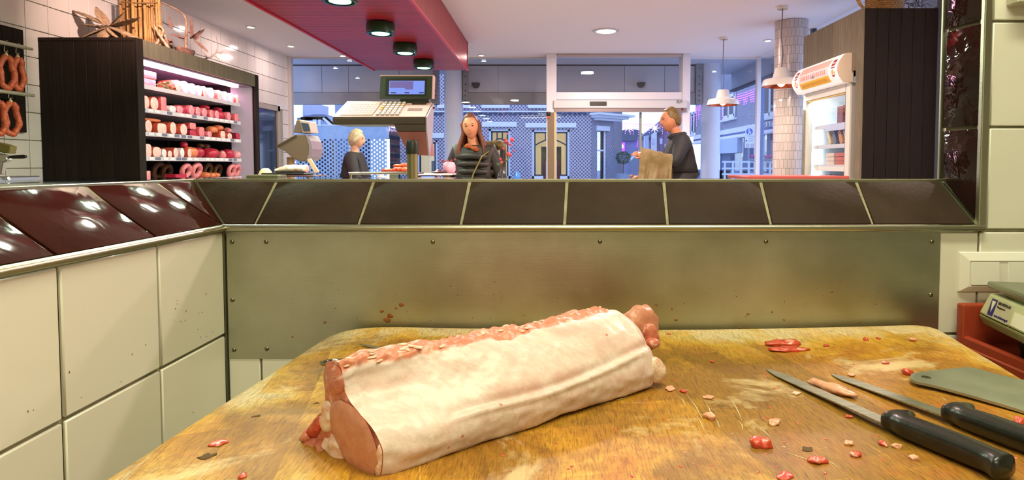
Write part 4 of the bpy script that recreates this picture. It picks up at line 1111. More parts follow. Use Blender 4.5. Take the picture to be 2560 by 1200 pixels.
def loaf(y, z, w, h, depth, kind, label, sq=1.0, x=None, tilt=0.0):
    """a piece of meat standing on a shelf with its cut face to the front"""
    xf = (XF-.012) if x is None else x
    t = thing('cut_meat', label, 'meat', (xf-depth/2, y, z), GRP); f, sd = MEAT[kind]
    n = 22; prof = [(1-depth, .0, .55), (1-depth+.02, .0, .85), (1-.02, 0, 1.0), (1, 0, .965)]
    def pt(a, s, xx):
        ca, sa = math.cos(a), math.sin(a); ca = math.copysign(abs(ca)**sq, ca); sa = math.copysign(abs(sa)**sq, sa)
        hh = max(0, 1+sa*s)*.5*h; yy = y + ca*w/2*s + tilt*(hh)
        return Vector((xx, yy, z+.0005+hh + (0 if s == 1 else (1-s)*0)))
    b = MB(); vs_ = []
    st = [(xf-depth, .6), (xf-depth*.92, .88), (xf-depth*.5, 1.0), (xf-.006, 1.0), (xf, .96)]
    for xx, s in st:
        for k in range(n): vs_.append(pt(2*PI*k/n, s, xx))
    fs_ = [(i*n+k, i*n+(k+1)%n, (i+1)*n+(k+1)%n, (i+1)*n+k) for i in range(len(st)-1) for k in range(n)]
    fs_ += [tuple(range(n-1,-1,-1)), tuple(range((len(st)-1)*n, len(st)*n))]
    b.add(vs_, fs_); b.build('rind', sd, t, smooth=60)
    b = MB(); pillow(b, [pt(2*PI*k/n, .93, xf+.0004) for k in range(n)], (1,0,0), .004, 4, .001, 90); b.build('cut_face', f, t, smooth=180)
    return t
def lump(y, z, r, kind, label, x=None, amp=.25, name='meat_piece', seed=1, sq=.85):
    xx = XF-.02-r[0] if x is None else x
    b = MB(); b.blob((xx, y, z+r[2]*.97), r, None, 20, 12, amp, .9/max(r), sq=sq, seed=seed); return one(name, b, MEAT[kind][0], label, 'meat', GRP, smooth=180)
def cuts(z, items, shelf):
    for i, it in enumerate(items):
        u, w, h, kind, sq, word = it
        loaf(cy(u), z, w, h, .16, kind, '%s on the %s cabinet shelf, %s cut from the left' % (word, shelf, ORD[i]), sq)
# top shelf: two packs, herbs, a row of pale hams
for k, (dz, u) in enumerate([(0, 388), (.062, 390)]):
    b = MB(); y = cy(u); b.obox((XF-.08, y, ZS[0]+.031+dz), (.06, .075, .029)); one('bacon_pack', b, MEAT['marble'][0], ['lower of two stacked packs of marbled bacon on the top shelf', 'upper of two stacked packs of marbled bacon on the top shelf'][k], 'meat', GRP, bevel=.008, seg=2, smooth=60)
b = MB(); rs = random.Random(2)
for _ in range(90):
    y = cy(rs.uniform(414, 452)); x = XF-.03+rs.uniform(-.03, .02); h = rs.uniform(.01, .075)*(1-abs(y-cy(430))/.2)
    a = rs.uniform(0, 6); q = Vector((math.cos(a), math.sin(a), rs.uniform(-.2, .6)))*.014; p = Vector((x, y, ZS[0]+max(.004, h)))
    s_ = Vector((-q.y, q.x, .004))*.6; b.add([p-q, p+s_, p+q, p-s_], [(0,1,2,3)])
o = one('parsley_bunch', b, mat('parsley', '#3f6a2c', .5, col2='#6d8f3c', vscale=60), 'green parsley between the bacon packs and the hams on the top shelf', 'herbs')
cuts(ZS[0], [(455, .085, .10, 'ham', .9, 'oval pale ham'), (474, .085, .105, 'white', .9, 'tall white ham'), (492, .088, .10, 'white', .85, 'broad white ham'), (508, .075, .095, 'white', 1, 'round white ham'),
   (521, .075, .10, 'ham', 1, 'round pink ham'), (538, .085, .10, 'white', 1, 'round white ham'), (557, .075, .095, 'ham', .8, 'square-cut pale ham'), (572, .085, .095, 'white', .7, 'blocky white ham'), (587, .075, .095, 'white', .9, 'oval white ham'), (601, .075, .095, 'ham', 1, 'round pale ham')], 'top')
cuts(ZS[1], [(374, .085, .105, 'ham', .9, 'pale round ham'), (395, .10, .105, 'ham', .9, 'broad pale ham'), (418, .075, .12, 'pink', .35, 'square upright pink block'), (440, .09, .06, 'white', .9, 'low white wrapped roll'),
   (458, .09, .07, 'marble', .9, 'marbled salami'), (487, .085, .09, 'marble', 1, 'round marbled cut'), (503, .075, .085, 'marble', .9, 'oval marbled cut'), (519, .085, .085, 'marble', 1, 'large round salami'),
   (536, .075, .08, 'pink', .9, 'pink cut'), (550, .075, .08, 'marble', .9, 'marbled cut'), (579, .075, .085, 'marble', .9, 'pale marbled cut'), (598, .085, .08, 'pink', .6, 'blocky pink cut')], 'second')
lump(cy(472), ZS[1], (.05, .05, .042), 'red', 'dark red meat between marbled cuts on the second shelf', seed=3)
lump(cy(541), ZS[1]+.078, (.05, .035, .024), 'red', 'small dark red piece on top of two cuts on the second shelf', x=XF-.1, seed=4)
lump(cy(566), ZS[1], (.05, .05, .045), 'red', 'dark red piece right of the marbled cuts on the second shelf', seed=5)
lump(cy(572), ZS[1]+.083, (.05, .03, .022), 'red', 'small red piece resting on the dark red meat on the second shelf', x=XF-.1, seed=6)
cuts(ZS[2], [(379, .085, .10, 'ham', .9, 'leaning pale ham slice'), (412, .12, .085, 'ham', .5, 'wide pale bacon slab'), (440, .085, .105, 'ham', .9, 'tall pale ham'), (466, .10, .10, 'ham', .9, 'oval pale ham'),
   (489, .10, .055, 'red', .5, 'flat red slab'), (511, .085, .09, 'pink', .5, 'blocky pink meat'), (530, .075, .06, 'marble', .9, 'low marbled cut'), (563, .09, .075, 'ham', .6, 'pale blocky cut'), (580, .085, .06, 'ham', .7, 'low pale cut'), (600, .075, .07, 'red', .6, 'red cut with a white rim')], 'third')
lump(cy(397), ZS[2]+.086, (.05, .10, .018), 'orange', 'long orange sausage pair lying on the bacon slab on the third shelf', amp=.3, seed=8)
loaf(cy(489), ZS[2]+.058, .095, .06, .12, 'pink', 'red block stacked on the flat red slab on the third shelf', .4)
lump(cy(546), ZS[2]+.05, (.05, .055, .030), 'orange', 'orange-rimmed meat piece lifted above its neighbours on the third shelf', x=XF-.05, seed=9)
lump(cy(564), ZS[2]+.078, (.045, .04, .026), 'orange', 'orange-rimmed meat piece on the pale blocky cut of the third shelf', x=XF-.06, seed=10)
lump(cy(586), ZS[2]+.062, (.04, .035, .026), 'pink', 'pink lump on top near the right end of the third shelf', x=XF-.06, seed=11)
cuts(ZS[3], [(376, .085, .105, 'ham', .6, 'tall pale slab'), (398, .11, .085, 'ham', .8, 'wide slanting pale cut'), (416, .06, .07, 'white', .9, 'small white cut'), (430, .06, .06, 'ham', .9, 'small pale cut'), (445, .07, .085, 'ham', 1, 'oval pale cut'),
   (461, .06, .085, 'white', 1, 'narrow white oval cut'), (479, .06, .085, 'ham', 1, 'narrow pink oval cut')], 'fourth')
lump(cy(498), ZS[3], (.06, .085, .050), 'orange', 'large orange-pink ham half on the fourth shelf', seed=13, amp=.15)
lump(cy(488), ZS[3]+.092, (.03, .035, .026), 'red', 'round red ball on top of the ham half on the fourth shelf', x=XF-.09, seed=14, amp=.1)
lump(cy(522), ZS[3], (.07, .075, .053), 'red', 'long dark red beef joint on the fourth shelf', x=XF-.12, seed=15, amp=.2)
lump(cy(549), ZS[3], (.06, .075, .050), 'red', 'bright red beef joint in the right half of the fourth shelf', seed=16, amp=.2)
lump(cy(571), ZS[3], (.04, .035, .040), 'pink', 'small pink piece between the beef joints on the fourth shelf', seed=17)
lump(cy(590), ZS[3], (.06, .065, .049), 'red', 'faceted crimson beef joint near the right end of the fourth shelf', seed=18, amp=.22)
lump(cy(606), ZS[3], (.05, .04, .045), 'marble', 'marbled end piece at the right end of the fourth shelf', seed=19)
for k, u in enumerate((541, 556)):
    lump(cy(u), ZS[3]+.10-.004*k, (.03, .03, .02), 'brown', ['brownish sausage end lying behind on the beef of the fourth shelf', 'small brown sausage end right of the other on the beef of the fourth shelf'][k], x=XF-.14, seed=20+k)
def sring(y, z, R, r, kind, label, ang=.5, x=None, lean=.25):
    xx = XF-.06 if x is None else x; pts = []
    for k in range(25):
        a = 2*PI*k/24; pts.append(Vector((xx+math.sin(a)*lean*R, y+math.cos(a)*R, z+r*.96+R*.92+math.sin(a)*R*.92)))
    b = MB(); b.tube(pts, r, 12); return one('sausage_ring', b, MEAT[kind][0], label, 'sausage', GRP, smooth=180)
zb_ = ZS[4]
b = MB(); b.lathe([(.028, zb_), (.033, zb_+.002), (.033, zb_+.072), (.030, zb_+.075), (0, zb_+.075)], (XF-.05, cy(380), 0), 20); one('meat_tub', b, MEAT['pink'][0], 'small pink tub at the left end of the bottom shelf', 'tub', GRP, smooth=50)
b = MB(); b.obox((XF-.06, cy(457), zb_+.022), (.05, .075, .022)); one('meat_pack', b, MEAT['red'][0], 'flat red pack on the bottom shelf left of the sausage rings', 'meat', GRP, bevel=.006)
for (u, R, r, kind, lb, x) in [(482, .052, .021, 'pink', 'left pink sausage ring on the bottom shelf', None), (508, .055, .022, 'pink', 'large pink sausage ring in the middle of the bottom shelf', None), (462, .058, .02, 'brown', 'brown sausage ring in the back left of the bottom shelf', XF-.22), (476, .05, .02, 'brown', 'second brown sausage ring in the back left of the bottom shelf', XF-.2),
      (572, .055, .02, 'brown', 'brown sausage ring in the back right of the bottom shelf', XF-.2), (588, .05, .02, 'brown', 'brown sausage ring beside the pink ones at the back of the bottom shelf', XF-.17), (594, .05, .02, 'pink', 'pink sausage ring near the right end of the bottom shelf', None), (606, .05, .02, 'pink', 'rightmost pink sausage ring on the bottom shelf', None)]:
    sring(cy(u), zb_, R, r, kind, lb, x=x)
for k, (u, r) in enumerate([(530, .028), (545, .024), (556, .024)]):
    lump(cy(u), zb_, (.06, r*1.3, r), 'orange', ['thick orange sausage right of the pink rings on the bottom shelf', 'middle one of the orange sausages on the bottom shelf', 'slim orange sausage beside the brown rings on the bottom shelf'][k], seed=30+k, amp=.1)

# ================================================================== DECORATION ON THE CABINET
m_dry = mat('dried_leaf', '#a88c6c', .6, col2='#80644a', vscale=30, bump=.3, bscale=60)
m_drift = mat('driftwood', '#c9a58c', .7, col2='#8f6c52', vscale=40, bump=.4, bscale=120)
def leaf(mb, base, d, length, width, droop, curl=.3, ribs=14, nu=22, nv=7):
    d = Vector(d).normalized(); side = d.cross(Vector((0,0,1)))
    if side.length < .1: side = Vector((0,1,0))
    side.normalize(); base = Vector(base)
    def f(i, j):
        s = i; w = width*(math.sin(PI*min(1, s*.96+.04))**.7)
        p = base + d*(length*s) + Vector((0,0,-droop*length*s*s))
        v = (j-.5)*2; rib = .0035*math.sin(s*ribs*2*PI)*(1-abs(v)*.4)
        return p + side*(w*v) + Vector((0,0, -curl*w*v*v + rib))
    mb.grid(f, nu, nv)
    def g(i, j): q = f(i, j); return (q[0], q[1], q[2]-.004)
    mb.grid(g, nu, nv)
c = atY(272, 66, 4.72); c.z = max(c.z, ZT+.09)
dp = thing('dried_palm', 'dried brown ribbed palm rosette on top of the meat cabinet', 'dried plant', (c.x, c.y, ZT))
tips = [((180,8),.05,.2),((240,12),.045,.1),((205,58),.05,.05),((200,88),.055,.25),((350,38),.05,.1),((362,88),.05,.2),((300,90),.045,.35),((250,95),.05,.35),((310,30),.03,.0)]
for k, ((u, v), w, dr) in enumerate(tips):
    tp = atY(u, v, 4.72 + (-.12 if v > 70 else .06)*(1 if k%2 else .6)); tp.z += dr*.1
    d = tp-c; b = MB(); leaf(b, c, d, d.length, w, dr); b.build('leaf', m_dry, dp, smooth=60)
b = MB(); b.blob(c-Vector((0,0,.045)), (.05,.05,.05), None, 16, 10, .5, 30); b.build('heart', mat('dried_heart', '#4a3524', .7), dp, smooth=180)
# bundle of bamboo canes
bb = thing('cane_bundle', 'upright bundle of yellow-brown canes on top of the meat cabinet', 'cane bundle', (-3.25, 4.9, ZT))
m_cane = mat('cane', '#b98a4c', .5, col2='#8a5f2e', vscale=40, stretch=(1,1,.15), rnd=.3); rs = random.Random(9)
for i in range(17):
    u = 304+i*6.0; yy = 4.95+rs.uniform(-.06, .06) + .03*math.sin(i); p = atY(u, 95, yy); r = .011+rs.uniform(0, .004)
    b = MB(); x = p.x; zt2 = ZT+.5+rs.uniform(-.1, .02)
    prof = []
    z = ZT+.001
    while z < zt2: prof += [(r, z), (r, z+.10), (r*1.14, z+.105), (r*1.14, z+.112)]; z += .115
    b.lathe(prof, (x, yy, 0), 8); b.build('cane', m_cane, bb, smooth=40)
b = MB(); pts = [(atY(302, 5, 4.90)), atY(350, 8, 4.86), atY(402, 6, 4.92)]; b.tube(pts, .006, 6); b.build('binding', mat('rope', '#6e5433', .8), bb, smooth=60)
# roots and shell-like dried leaf, horns, coral twig
dw = thing('driftwood_roots', 'tangle of pale pink driftwood roots beside the canes on the cabinet', 'driftwood', (-3.05, 5.0, ZT))
rs = random.Random(4)
for i in range(13):
    u0, v0 = rs.uniform(375, 425), rs.uniform(70, 108); Y_ = rs.uniform(4.85, 5.2)
    p0 = atY(u0, v0, Y_); p0.z = ZT+.01; p0.x = min(p0.x, -3.0)
    u1, v1 = 385+rs.uniform(-12, 20), rs.uniform(5, 70); p2 = atY(u1, v1, Y_)
    m1 = (p0+p2)/2 + Vector((rs.uniform(-.05,.05), rs.uniform(-.05,.05), rs.uniform(-.04,.05)))
    b = MB(); b.tube(smooth_poly([p0, m1, p2], 9, False), [.014-.0012*k for k in range(9)], 7); b.build('root', m_drift, dw, smooth=60)
b = MB()
for i in range(120):
    p = atY(rs.uniform(372, 430), rs.uniform(75, 112), rs.uniform(4.9, 5.25)); p.z = ZT+rs.uniform(.005, .10)*max(.2, 1-abs(p.x+3.1)*3); p.x = min(p.x, -3.0)
    b.blob(p, (.018, .012, .010), rotz(rs.uniform(0, 3)), 6, 4, .4, 60)
o = b.build('moss', mat('dried_moss', '#9d6f63', .9, col2='#6d4a44', vscale=60), dw, smooth=60); o['kind'] = 'stuff'
hn = thing('curved_branch', 'long thin pale branch arching over the dried leaves on the cabinet', 'branch', (-3.05, 5.3, ZT))
b = MB(); pts = [atY(u, v, 5.3) for u, v in [(462, 105), (466, 75), (465, 50), (455, 33), (435, 20), (405, 6)]]; pts[0].z = ZT+.005
b.tube(smooth_poly(pts, 24, False), [.013-.0003*k for k in range(24)], 8); b.build('stem', m_drift, hn, smooth=60)
sh = thing('dried_seed_shell', 'open dried seed shell with curled pale leaves on the front of the cabinet top', 'dried plant', atY(470, 128, 5.35))
p0 = atY(452, 118, 5.30); p0.z = ZT+.06
b = MB()
def shell_f(i, j):
    a = PI*(.05+.9*i); r = .095*math.sin(PI*(.06+.88*j)); return Vector((p0.x+.02+ r*math.cos(a)*.7, p0.y-.10+.26*j, ZT+.004+.085-r*math.sin(a)*.85))
b.grid(shell_f, 14, 20); b.grid(lambda i, j: shell_f(i, j)+Vector((0, 0, .006)), 14, 20); b.build('shell', mat('seed_shell', '#b98876', .55, col2='#7d5348', vscale=30), sh, smooth=180)
for (u0, v0, u1, v1, w, dr) in [(465,95,425,80,.05,.1),(485,98,500,78,.035,-.1),(487,100,520,118,.045,.3),(480,95,478,45,.03,-.1),(430,72,423,44,.028,-.1),(475,95,512,72,.03,0)]:
    a, c2 = atY(u0, v0, 5.38), atY(u1, v1, 5.38); b = MB(); leaf(b, a, c2-a, (c2-a).length, w, dr); b.build('curled_leaf', mat('pale_dried_leaf', '#d9ac9a', .55, col2='#b07f6e', vscale=25), sh, smooth=60)
ct = thing('coral_twig', 'white coral-like twig lying at the right end of the cabinet top', 'twig', (-3.0, 5.75, ZT))
mtw = mat('white_twig', '#ecd9d0', .6)
for pts in ([(505,150),(530,140),(542,128),(544,112),(541,92)], [(542,130),(552,132),(558,128)], [(520,145),(508,128),(503,118)], [(535,138),(546,146),(550,152)]):
    q = [atY(u, v, 5.62) for u, v in pts]
    for w_ in q: w_.z = max(w_.z, ZT+.006)
    b = MB(); b.tube(smooth_poly(q, 12, False), [.008-.0004*k for k in range(12)], 6); b.build('twig', mtw, ct, smooth=60)

# ================================================================== SAUSAGE RACK ON THE LEFT WALL
XB = XL+.03
za, zt3 = atX(60, 331, XB).z, atX(60, 76, XB).z
rk = thing('sausage_board', 'dark board with two hanging rails on the tiled left wall', 'rack', (XB, 3.7, za))
yend = atX(63, 200, XB).y; n = 10; w = .085
b = MB(); b.box(-.012, .012, -w/2+.001, w/2-.001, -(zt3-za)/2, (zt3-za)/2); bmesh_ = b.mesh('board', m_bw, bevel=.002)
for i in range(n): link('board', bmesh_, rk, (XB-.012, yend-w*(i+.5), (za+zt3)/2))
m_railw = mat('rail_pale', '#b9b39a', .35, .4)
rails = []
for (v_, u_) in ((123, 80), (239, 85)):
    p = atX(u_, v_, -3.53); rails.append(p.z)
    b = MB(); b.cyl((-3.53, 3.0, p.z), (-3.53, p.y-.05, p.z), .013, n=12); b.cyl((-3.53, p.y-.05, p.z), (-3.53, p.y, p.z), .010, n=10); b.build('rail', m_railw, rk, smooth=50)
    for yy in (3.35, p.y-.18):
        b = MB(); b.cyl((XB, yy, p.z), (-3.53, yy, p.z), .008, n=8); b.build('bracket', m_railw, rk)
m_hook = mat('hook_wire', '#a8a594', .3, 1.0); m_sausage = mat('smoked_sausage', '#b54a26', .38, col2='#d0683c', vscale=45, bump=.5, bscale=90, coat=.25); m_string = mat('sausage_string', '#d8c8a0', .8)
for k, (u, v, hw, hh, ri, lb) in enumerate([(17, 180, .052, .105, 0, 'rust-red smoked sausage loop on the upper rail, left one'), (46, 184, .036, .105, 0, 'narrow smoked sausage loop on the upper rail, next to the board edge'),
        (28, 296, .055, .105, 1, 'smoked sausage loop on the lower rail, right one'), (-3, 294, .05, .105, 1, 'smoked sausage loop on the lower rail cut off by the picture edge')]):
    c = atX(u, v, -3.53); zr_ = rails[ri]-.013
    t = thing('smoked_sausage', lb, 'sausage', c, 'smoked sausages on the rails'); pts = []
    for i in range(33):
        a = -PI/2 + .18 + (2*PI-.36)*i/32
        a2 = a + PI
        pts.append(Vector((c.x+.006*math.sin(i*.9), c.y+math.cos(a2)*hw*(1-.25*max(0, math.sin(a2))), c.z+math.sin(a2)*hh)))
    b = MB(); b.tube(pts, [.010]+[.0185+.0016*math.sin(i*2.1) for i in range(31)]+[.010], 12); b.build('sausage', m_sausage, t, smooth=180)
    b = MB(); b.blob((c.x, c.y, c.z+hh+.006), (.010, .012, .014)); b.tube([(c.x, c.y, c.z+hh), (c.x, c.y, c.z+hh+.03)], .003, 6); b.build('string', m_string, t, smooth=60)
    zk = c.z+hh+.028
    b = MB(); hp = [Vector((c.x-.012, c.y+.02, zk+.018)), Vector((c.x, c.y+.012, zk)), Vector((c.x, c.y, zk-.008)), Vector((c.x, c.y-.014, zk+.006)), Vector((c.x, c.y-.004, zk+.05)), Vector((c.x, c.y+.004, zr_-.0)), Vector((c.x+.004, c.y, zr_+.030)), Vector((c.x+.018, c.y, zr_+.022))]
    b.tube(smooth_poly(hp, 26, False), .0028, 6); b.build('hook', m_hook, t, smooth=60)
# ================================================================== SLICER ON THE SIDE COUNTER
b = MB(); b.box(XL+.003, -3.02, 2.2, 4.34, .05, .90); sc_ = thing('side_counter', 'steel side counter along the left wall below the sausages', 'counter', (-3.35, 3.3, 0)); b.build('body', mat('steel_side', '#b0ada0', .35, .9), sc_, bevel=.004)
b = MB(); b.box(XL+.003, -3.0, 2.18, 4.36, .90, .93); b.build('top', m_alu, sc_, bevel=.003)
sl_ = thing('meat_slicer', 'steel meat slicer with a black handle at the left edge', 'slicer', (-3.3, 3.5, .93))
Ysl = 3.55
def sp(u, v, dy=0): return atY(u, v, Ysl+dy)
m_silver = mat('slicer_silver', '#c9c6bd', .28, .9)
p = sp(14, 441); b = MB(); b.box(p.x-.55, p.x, Ysl-.05, Ysl+.25, .93, p.z); b.build('base', m_silver, sl_, bevel=.008)
b = MB(); b.prism([sp(-40, 352), sp(0, 358), sp(26, 366), sp(22, 384), sp(0, 381), sp(-40, 380)], (0, .05, 0)); b.build('blade_guard', mat('slicer_olive', '#8c8148', .4, .6), sl_, bevel=.004)
b = MB(); b.prism([sp(-60, 378), sp(0, 382), sp(25, 387), sp(32, 396), sp(32, 402), sp(24, 407), sp(14, 403), sp(0, 395), sp(-60, 385)], (0, -.04, 0)); b.build('carriage', m_silver, sl_, bevel=.006)
b = MB(); b.prism([sp(-60, 384), sp(8, 402), sp(2, 436), sp(-60, 441)], (0, .03, 0)); b.build('support_arm', m_silver, sl_, bevel=.004)
b = MB(); b.tube([sp(24, 393, -.02), sp(34, 392.5, -.02), sp(58, 391.5, -.02), sp(65, 391.5, -.02)], [.008, .0105, .012, .009], 12); b.build('handle', mat('slicer_handle', '#1b140e', .35), sl_, smooth=60)
b = MB(); b.tube([sp(13, 447, .0), sp(18, 447, .0), sp(22, 446, .0)], [.005, .008, .010], 10); b.build('knob', m_silver, sl_, smooth=60)

# ================================================================== FRIDGE CABINET (right)
X0r, X1r, Y0r, Y1r, ZTr = 2.46, XR-.034, 4.70, 5.76, 2.392
fc = thing('fridge_cabinet', 'tall black boarded cabinet around the drinks fridge on the right', 'cabinet', (2.75, 5.2, 0))
n = 6; w = (X1r-X0r-.02)/n
m_bw3 = black_wood('black_wood_right', '#181313', '#221b19')
b = MB(); b.box(-w/2+.001, w/2-.001, -.011, .011, -ZTr/2, ZTr/2); me3 = b.mesh('side_board', m_bw3, bevel=.0025)
for i in range(n):
    link('side_board', me3, fc, (X0r+.02+w*(i+.5), Y0r+.011, ZTr/2)); link('side_board', me3, fc, (X0r+.02+w*(i+.5), Y1r-.011, ZTr/2))
b = MB(); b.box(X0r+.02, X1r, Y0r+.022, Y1r-.022, ZTr-.03, ZTr-.002); b.build('top', m_bw, fc)
b = MB(); b.box(X1r-.02, X1r, Y0r+.022, Y1r-.022, 0, ZTr-.03); b.build('back_panel', m_bw, fc)
b = MB(); b.box(X0r, X0r+.02, Y0r, Y0r+.085, 0, ZTr); b.build('front_board', m_bw2, fc, bevel=.002)
zs0 = 1.93
for i in range(10):
    a = Y0r+.085+i*(Y1r-Y0r-.085)/10; b = MB(); b.box(X0r, X0r+.02, a+.001, a+(Y1r-Y0r-.085)/10-.001, zs0, ZTr); b.build('front_board', m_bw2, fc, bevel=.002)
# fridge
fr = thing('drinks_fridge', 'upright display fridge with a glass door and a white curved sign', 'fridge', (2.72, 5.25, 0))
fy0, fy1 = 4.87, 5.74; zt4 = 1.90
m_fw = mat('fridge_white', '#d3d2c6', .35); m_fin = mat('fridge_inside', '#d6dde2', .4)
b = MB(); b.box(X0r+.07, X1r-.025, fy0, fy0+.04, .02, zt4); b.build('side_wall', m_fin, fr); b = MB(); b.box(X0r+.07, X1r-.025, fy1-.04, fy1, .02, zt4); b.build('side_wall', m_fin, fr)
b = MB(); b.box(X1r-.06, X1r-.025, fy0+.04, fy1-.04, .02, zt4); b.build('back_wall', m_fin, fr); b = MB(); b.box(X0r+.07, X1r-.06, fy0+.04, fy1-.04, zt4-.04, zt4); b.build('ceiling_panel', m_fin, fr)
b = MB()
for (a, c, z0, z1) in [(fy0, fy0+.065, .1, 1.845), (fy1-.065, fy1, .1, 1.845), (fy0+.065, fy1-.065, 1.775, 1.845), (fy0+.065, fy1-.065, .1, .2)]: b.box(X0r+.0, X0r+.055, a, c, z0, z1)
dr_ = sub(b.build('door', m_fw, fr, bevel=.003))
b = MB(); b.box(X0r+.02, X0r+.026, fy0+.065, fy1-.065, .2, 1.775); b.build('pane', m_pane, dr_)
b = MB(); b.box(X0r+.005, X0r+.028, fy0+.065, fy1-.065, 1.762, 1.772); b.build('seal_strip', mat('yellow_seal', '#c9a84a', .5), dr_)
b = MB(); b.box(X0r-.02, X0r, fy1-.05, fy1-.03, .9, 1.7); b.build('door_handle', m_alu, dr_, bevel=.004)
zf = [1.535, 1.355, 1.175, .99]
for z in zf:
    b = MB(); b.box(X0r+.09, X1r-.07, fy0+.045, fy1-.045, z-.012, z); b.box(X0r+.085, X0r+.092, fy0+.045, fy1-.045, z-.03, z+.006); b.build('shelf', mat('fridge_shelf', '#dadfdf', .35), fr)
area('fridge_light', (X0r+.12, 5.3, 1.84), .05, 3.0, (.86, .95, 1.0), size_y=.7)
area('fridge_light', (X0r+.11, 5.66, 1.4), .05, 1.2, (.86, .95, 1.0), rot=(PI/2, 0, 0), size_y=.7)
b = MB(); b.box(X0r+.10, X0r+.13, fy1-.06, fy1-.042, .9, 1.7); b.build('tube_lamp', mat('fridge_tube', '#ffffff', .5, emit='#eaf6ff', es=5), fr)
# curved sign on top of the fridge
sg0 = atX(1995, 205, 2.36); sgn = sub_parent = None
sy0, sy1 = 4.86, 5.745; sz0, sz1 = 1.845, 2.075
pr = []
for k in range(13):
    f = k/12; pr.append((X0r-.005-.085*math.sin(PI*(.12+.80*f))-.02, sz0+(sz1-sz0)*f))
b = MB(); b.prism([(x, sy0, z) for x, z in pr]+[(X0r+.02, sy0, sz1), (X0r+.02, sy0, sz0)], (0, sy1-sy0, 0))
sg = sub(b.build('sign', mat('sign_white', '#e9e4e0', .4, emit='#fff6ee', es=.35), fr, smooth=40))
b = MB(); b.prism([(x-.004, sy0-.012, z) for x, z in pr]+[(X0r+.02, sy0-.012, sz1+.004), (X0r+.02, sy0-.012, sz0-.004)], (0, .012, 0)); b.build('end_cap', mat('sign_cap', '#c7b7a0', .45), sg, bevel=.002)
def sgp(y, f, off=.0012):
    k = max(0, min(11.999, f*12)); i = int(k); x = lerp(pr[i][0], pr[i+1][0], k-i); z = lerp(pr[i][1], pr[i+1][1], k-i); return Vector((x-off, y, z))
def sgpatch(name, y0, y1, f0, f1, m, off=.0012):
    b = MB(); b.grid(lambda i, j: sgp(lerp(y0, y1, i), lerp(f0, f1, j), off), 2, 8); return b.build(name, m, sg)
sgpatch('yellow_band', 5.66-.07, 5.02, .10, .34, mat('sign_yellow', '#f0c23a', .45)); sgpatch('salmon_band', 5.59, 5.02, .66, .90, mat('sign_salmon', '#eeb9a4', .45)); sgpatch('pink_field', 5.59, 5.02, .36, .64, mat('sign_pink', '#f2ddd8', .45))
sgpatch('salmon_band', 5.592, 5.575, .36, .90, MC['sign_salmon'])
m_ltr = mat('sign_letter', '#e59a8a', .45); m_ltr2 = mat('sign_letter_gold', '#d9a020', .45)
rs = random.Random(8)
for row, (f0, f1, mm_, n) in enumerate([(.42, .58, m_ltr, 13), (.70, .84, mat('sign_letter_pale', '#f6d6c8', .45), 18), (.16, .27, m_ltr2, 24)]):
    b = MB(); y = 5.55
    for i in range(n):
        w = .5/n*rs.uniform(.45, .7)
        b.grid(lambda a, c: sgp(y-w*a, lerp(f0, f1, c), .0022), 2, 3); y -= .5/n
        if y < 5.05: break
    o = b.build('lettering', mm_, sg); o['kind'] = 'stuff'
m_shd = mat('shield_red', '#a8261c', .45); m_shy = mat('shield_gold', '#e8b43a', .45)
for yc in (5.66, 4.94):
    sgpatch('emblem_cap', yc+.032, yc-.032, .62, .84, m_shd, .002); sgpatch('emblem_bar', yc+.022, yc-.022, .70, .74, MC['sign_white'], .003)
    b = MB(); pts = [(-.034,.58),(.034,.58),(.034,.36),(.022,.27),(0,.22),(-.022,.27),(-.034,.36)]; b.add([sgp(yc+a, f, .002) for a, f in pts], [tuple(range(7))]); b.build('emblem_shield', m_shd, sg)
    b = MB(); b.add([sgp(yc+.018*math.cos(a), .40+.09*math.sin(a), .003) for a in [2*PI*k/14 for k in range(14)]], [tuple(range(14))]); b.build('emblem_disc', m_shy, sg)
b = MB(); b.grid(lambda i, j: sgp(5.30+.03*math.cos(2*PI*i)*j, .44+.06*math.sin(2*PI*i)*j, .0026), 16, 3); b.build('emblem_grey', mat('sign_grey', '#9a9aa0', .5), sg)
# goods in the fridge
FG = 'goods in the drinks fridge'
def carton(y, z, w, h, dpt, col, label, lean=0.0, x=X0r+.12):
    b = MB(); R = Matrix.Rotation(lean, 3, 'X'); b.obox((x+dpt/2, y, z+h/2*math.cos(lean)+abs(math.sin(lean))*w/2+.001), (dpt/2, w/2, h/2), R)
    return one('fridge_pack', b, mat('pack_'+col, col, .4), label, 'package', FG, bevel=.003)
for k, (y, w, h, col, lean, lb) in enumerate([(5.27, .10, .16, '#7d4038', .0, 'brown-red box on the top fridge shelf'), (5.13, .10, .17, '#b07a4a', .0, 'tan box on the top fridge shelf'), (4.99, .10, .15, '#3d4350', 0, 'dark box on the top fridge shelf')]):
    carton(y, zf[0], w, h, .10, col, lb, lean)
b = MB(); b.box(X0r+.075, X0r+.082, fy0+.10, 5.44, zf[0]-.055, zf[0]+.005); one('fridge_price_strip', b, mat('price_strip', '#ccd8ee', .4), 'pale blue strip along the top fridge shelf', 'price strip')
for k, (y, col, lb) in enumerate([(5.47, '#d8c48c', 'leftmost leaning cream carton on the second fridge shelf'), (5.37, '#60636a', 'grey leaning carton on the second fridge shelf'), (5.26, '#c98a3c', 'amber leaning carton on the second fridge shelf'), (5.16, '#d9e2ee', 'white leaning carton on the second fridge shelf'), (5.02, '#e2d69c', 'pale yellow leaning carton on the second fridge shelf')]):
    carton(y, zf[1], .05, .125, .10, col, lb, -.42)
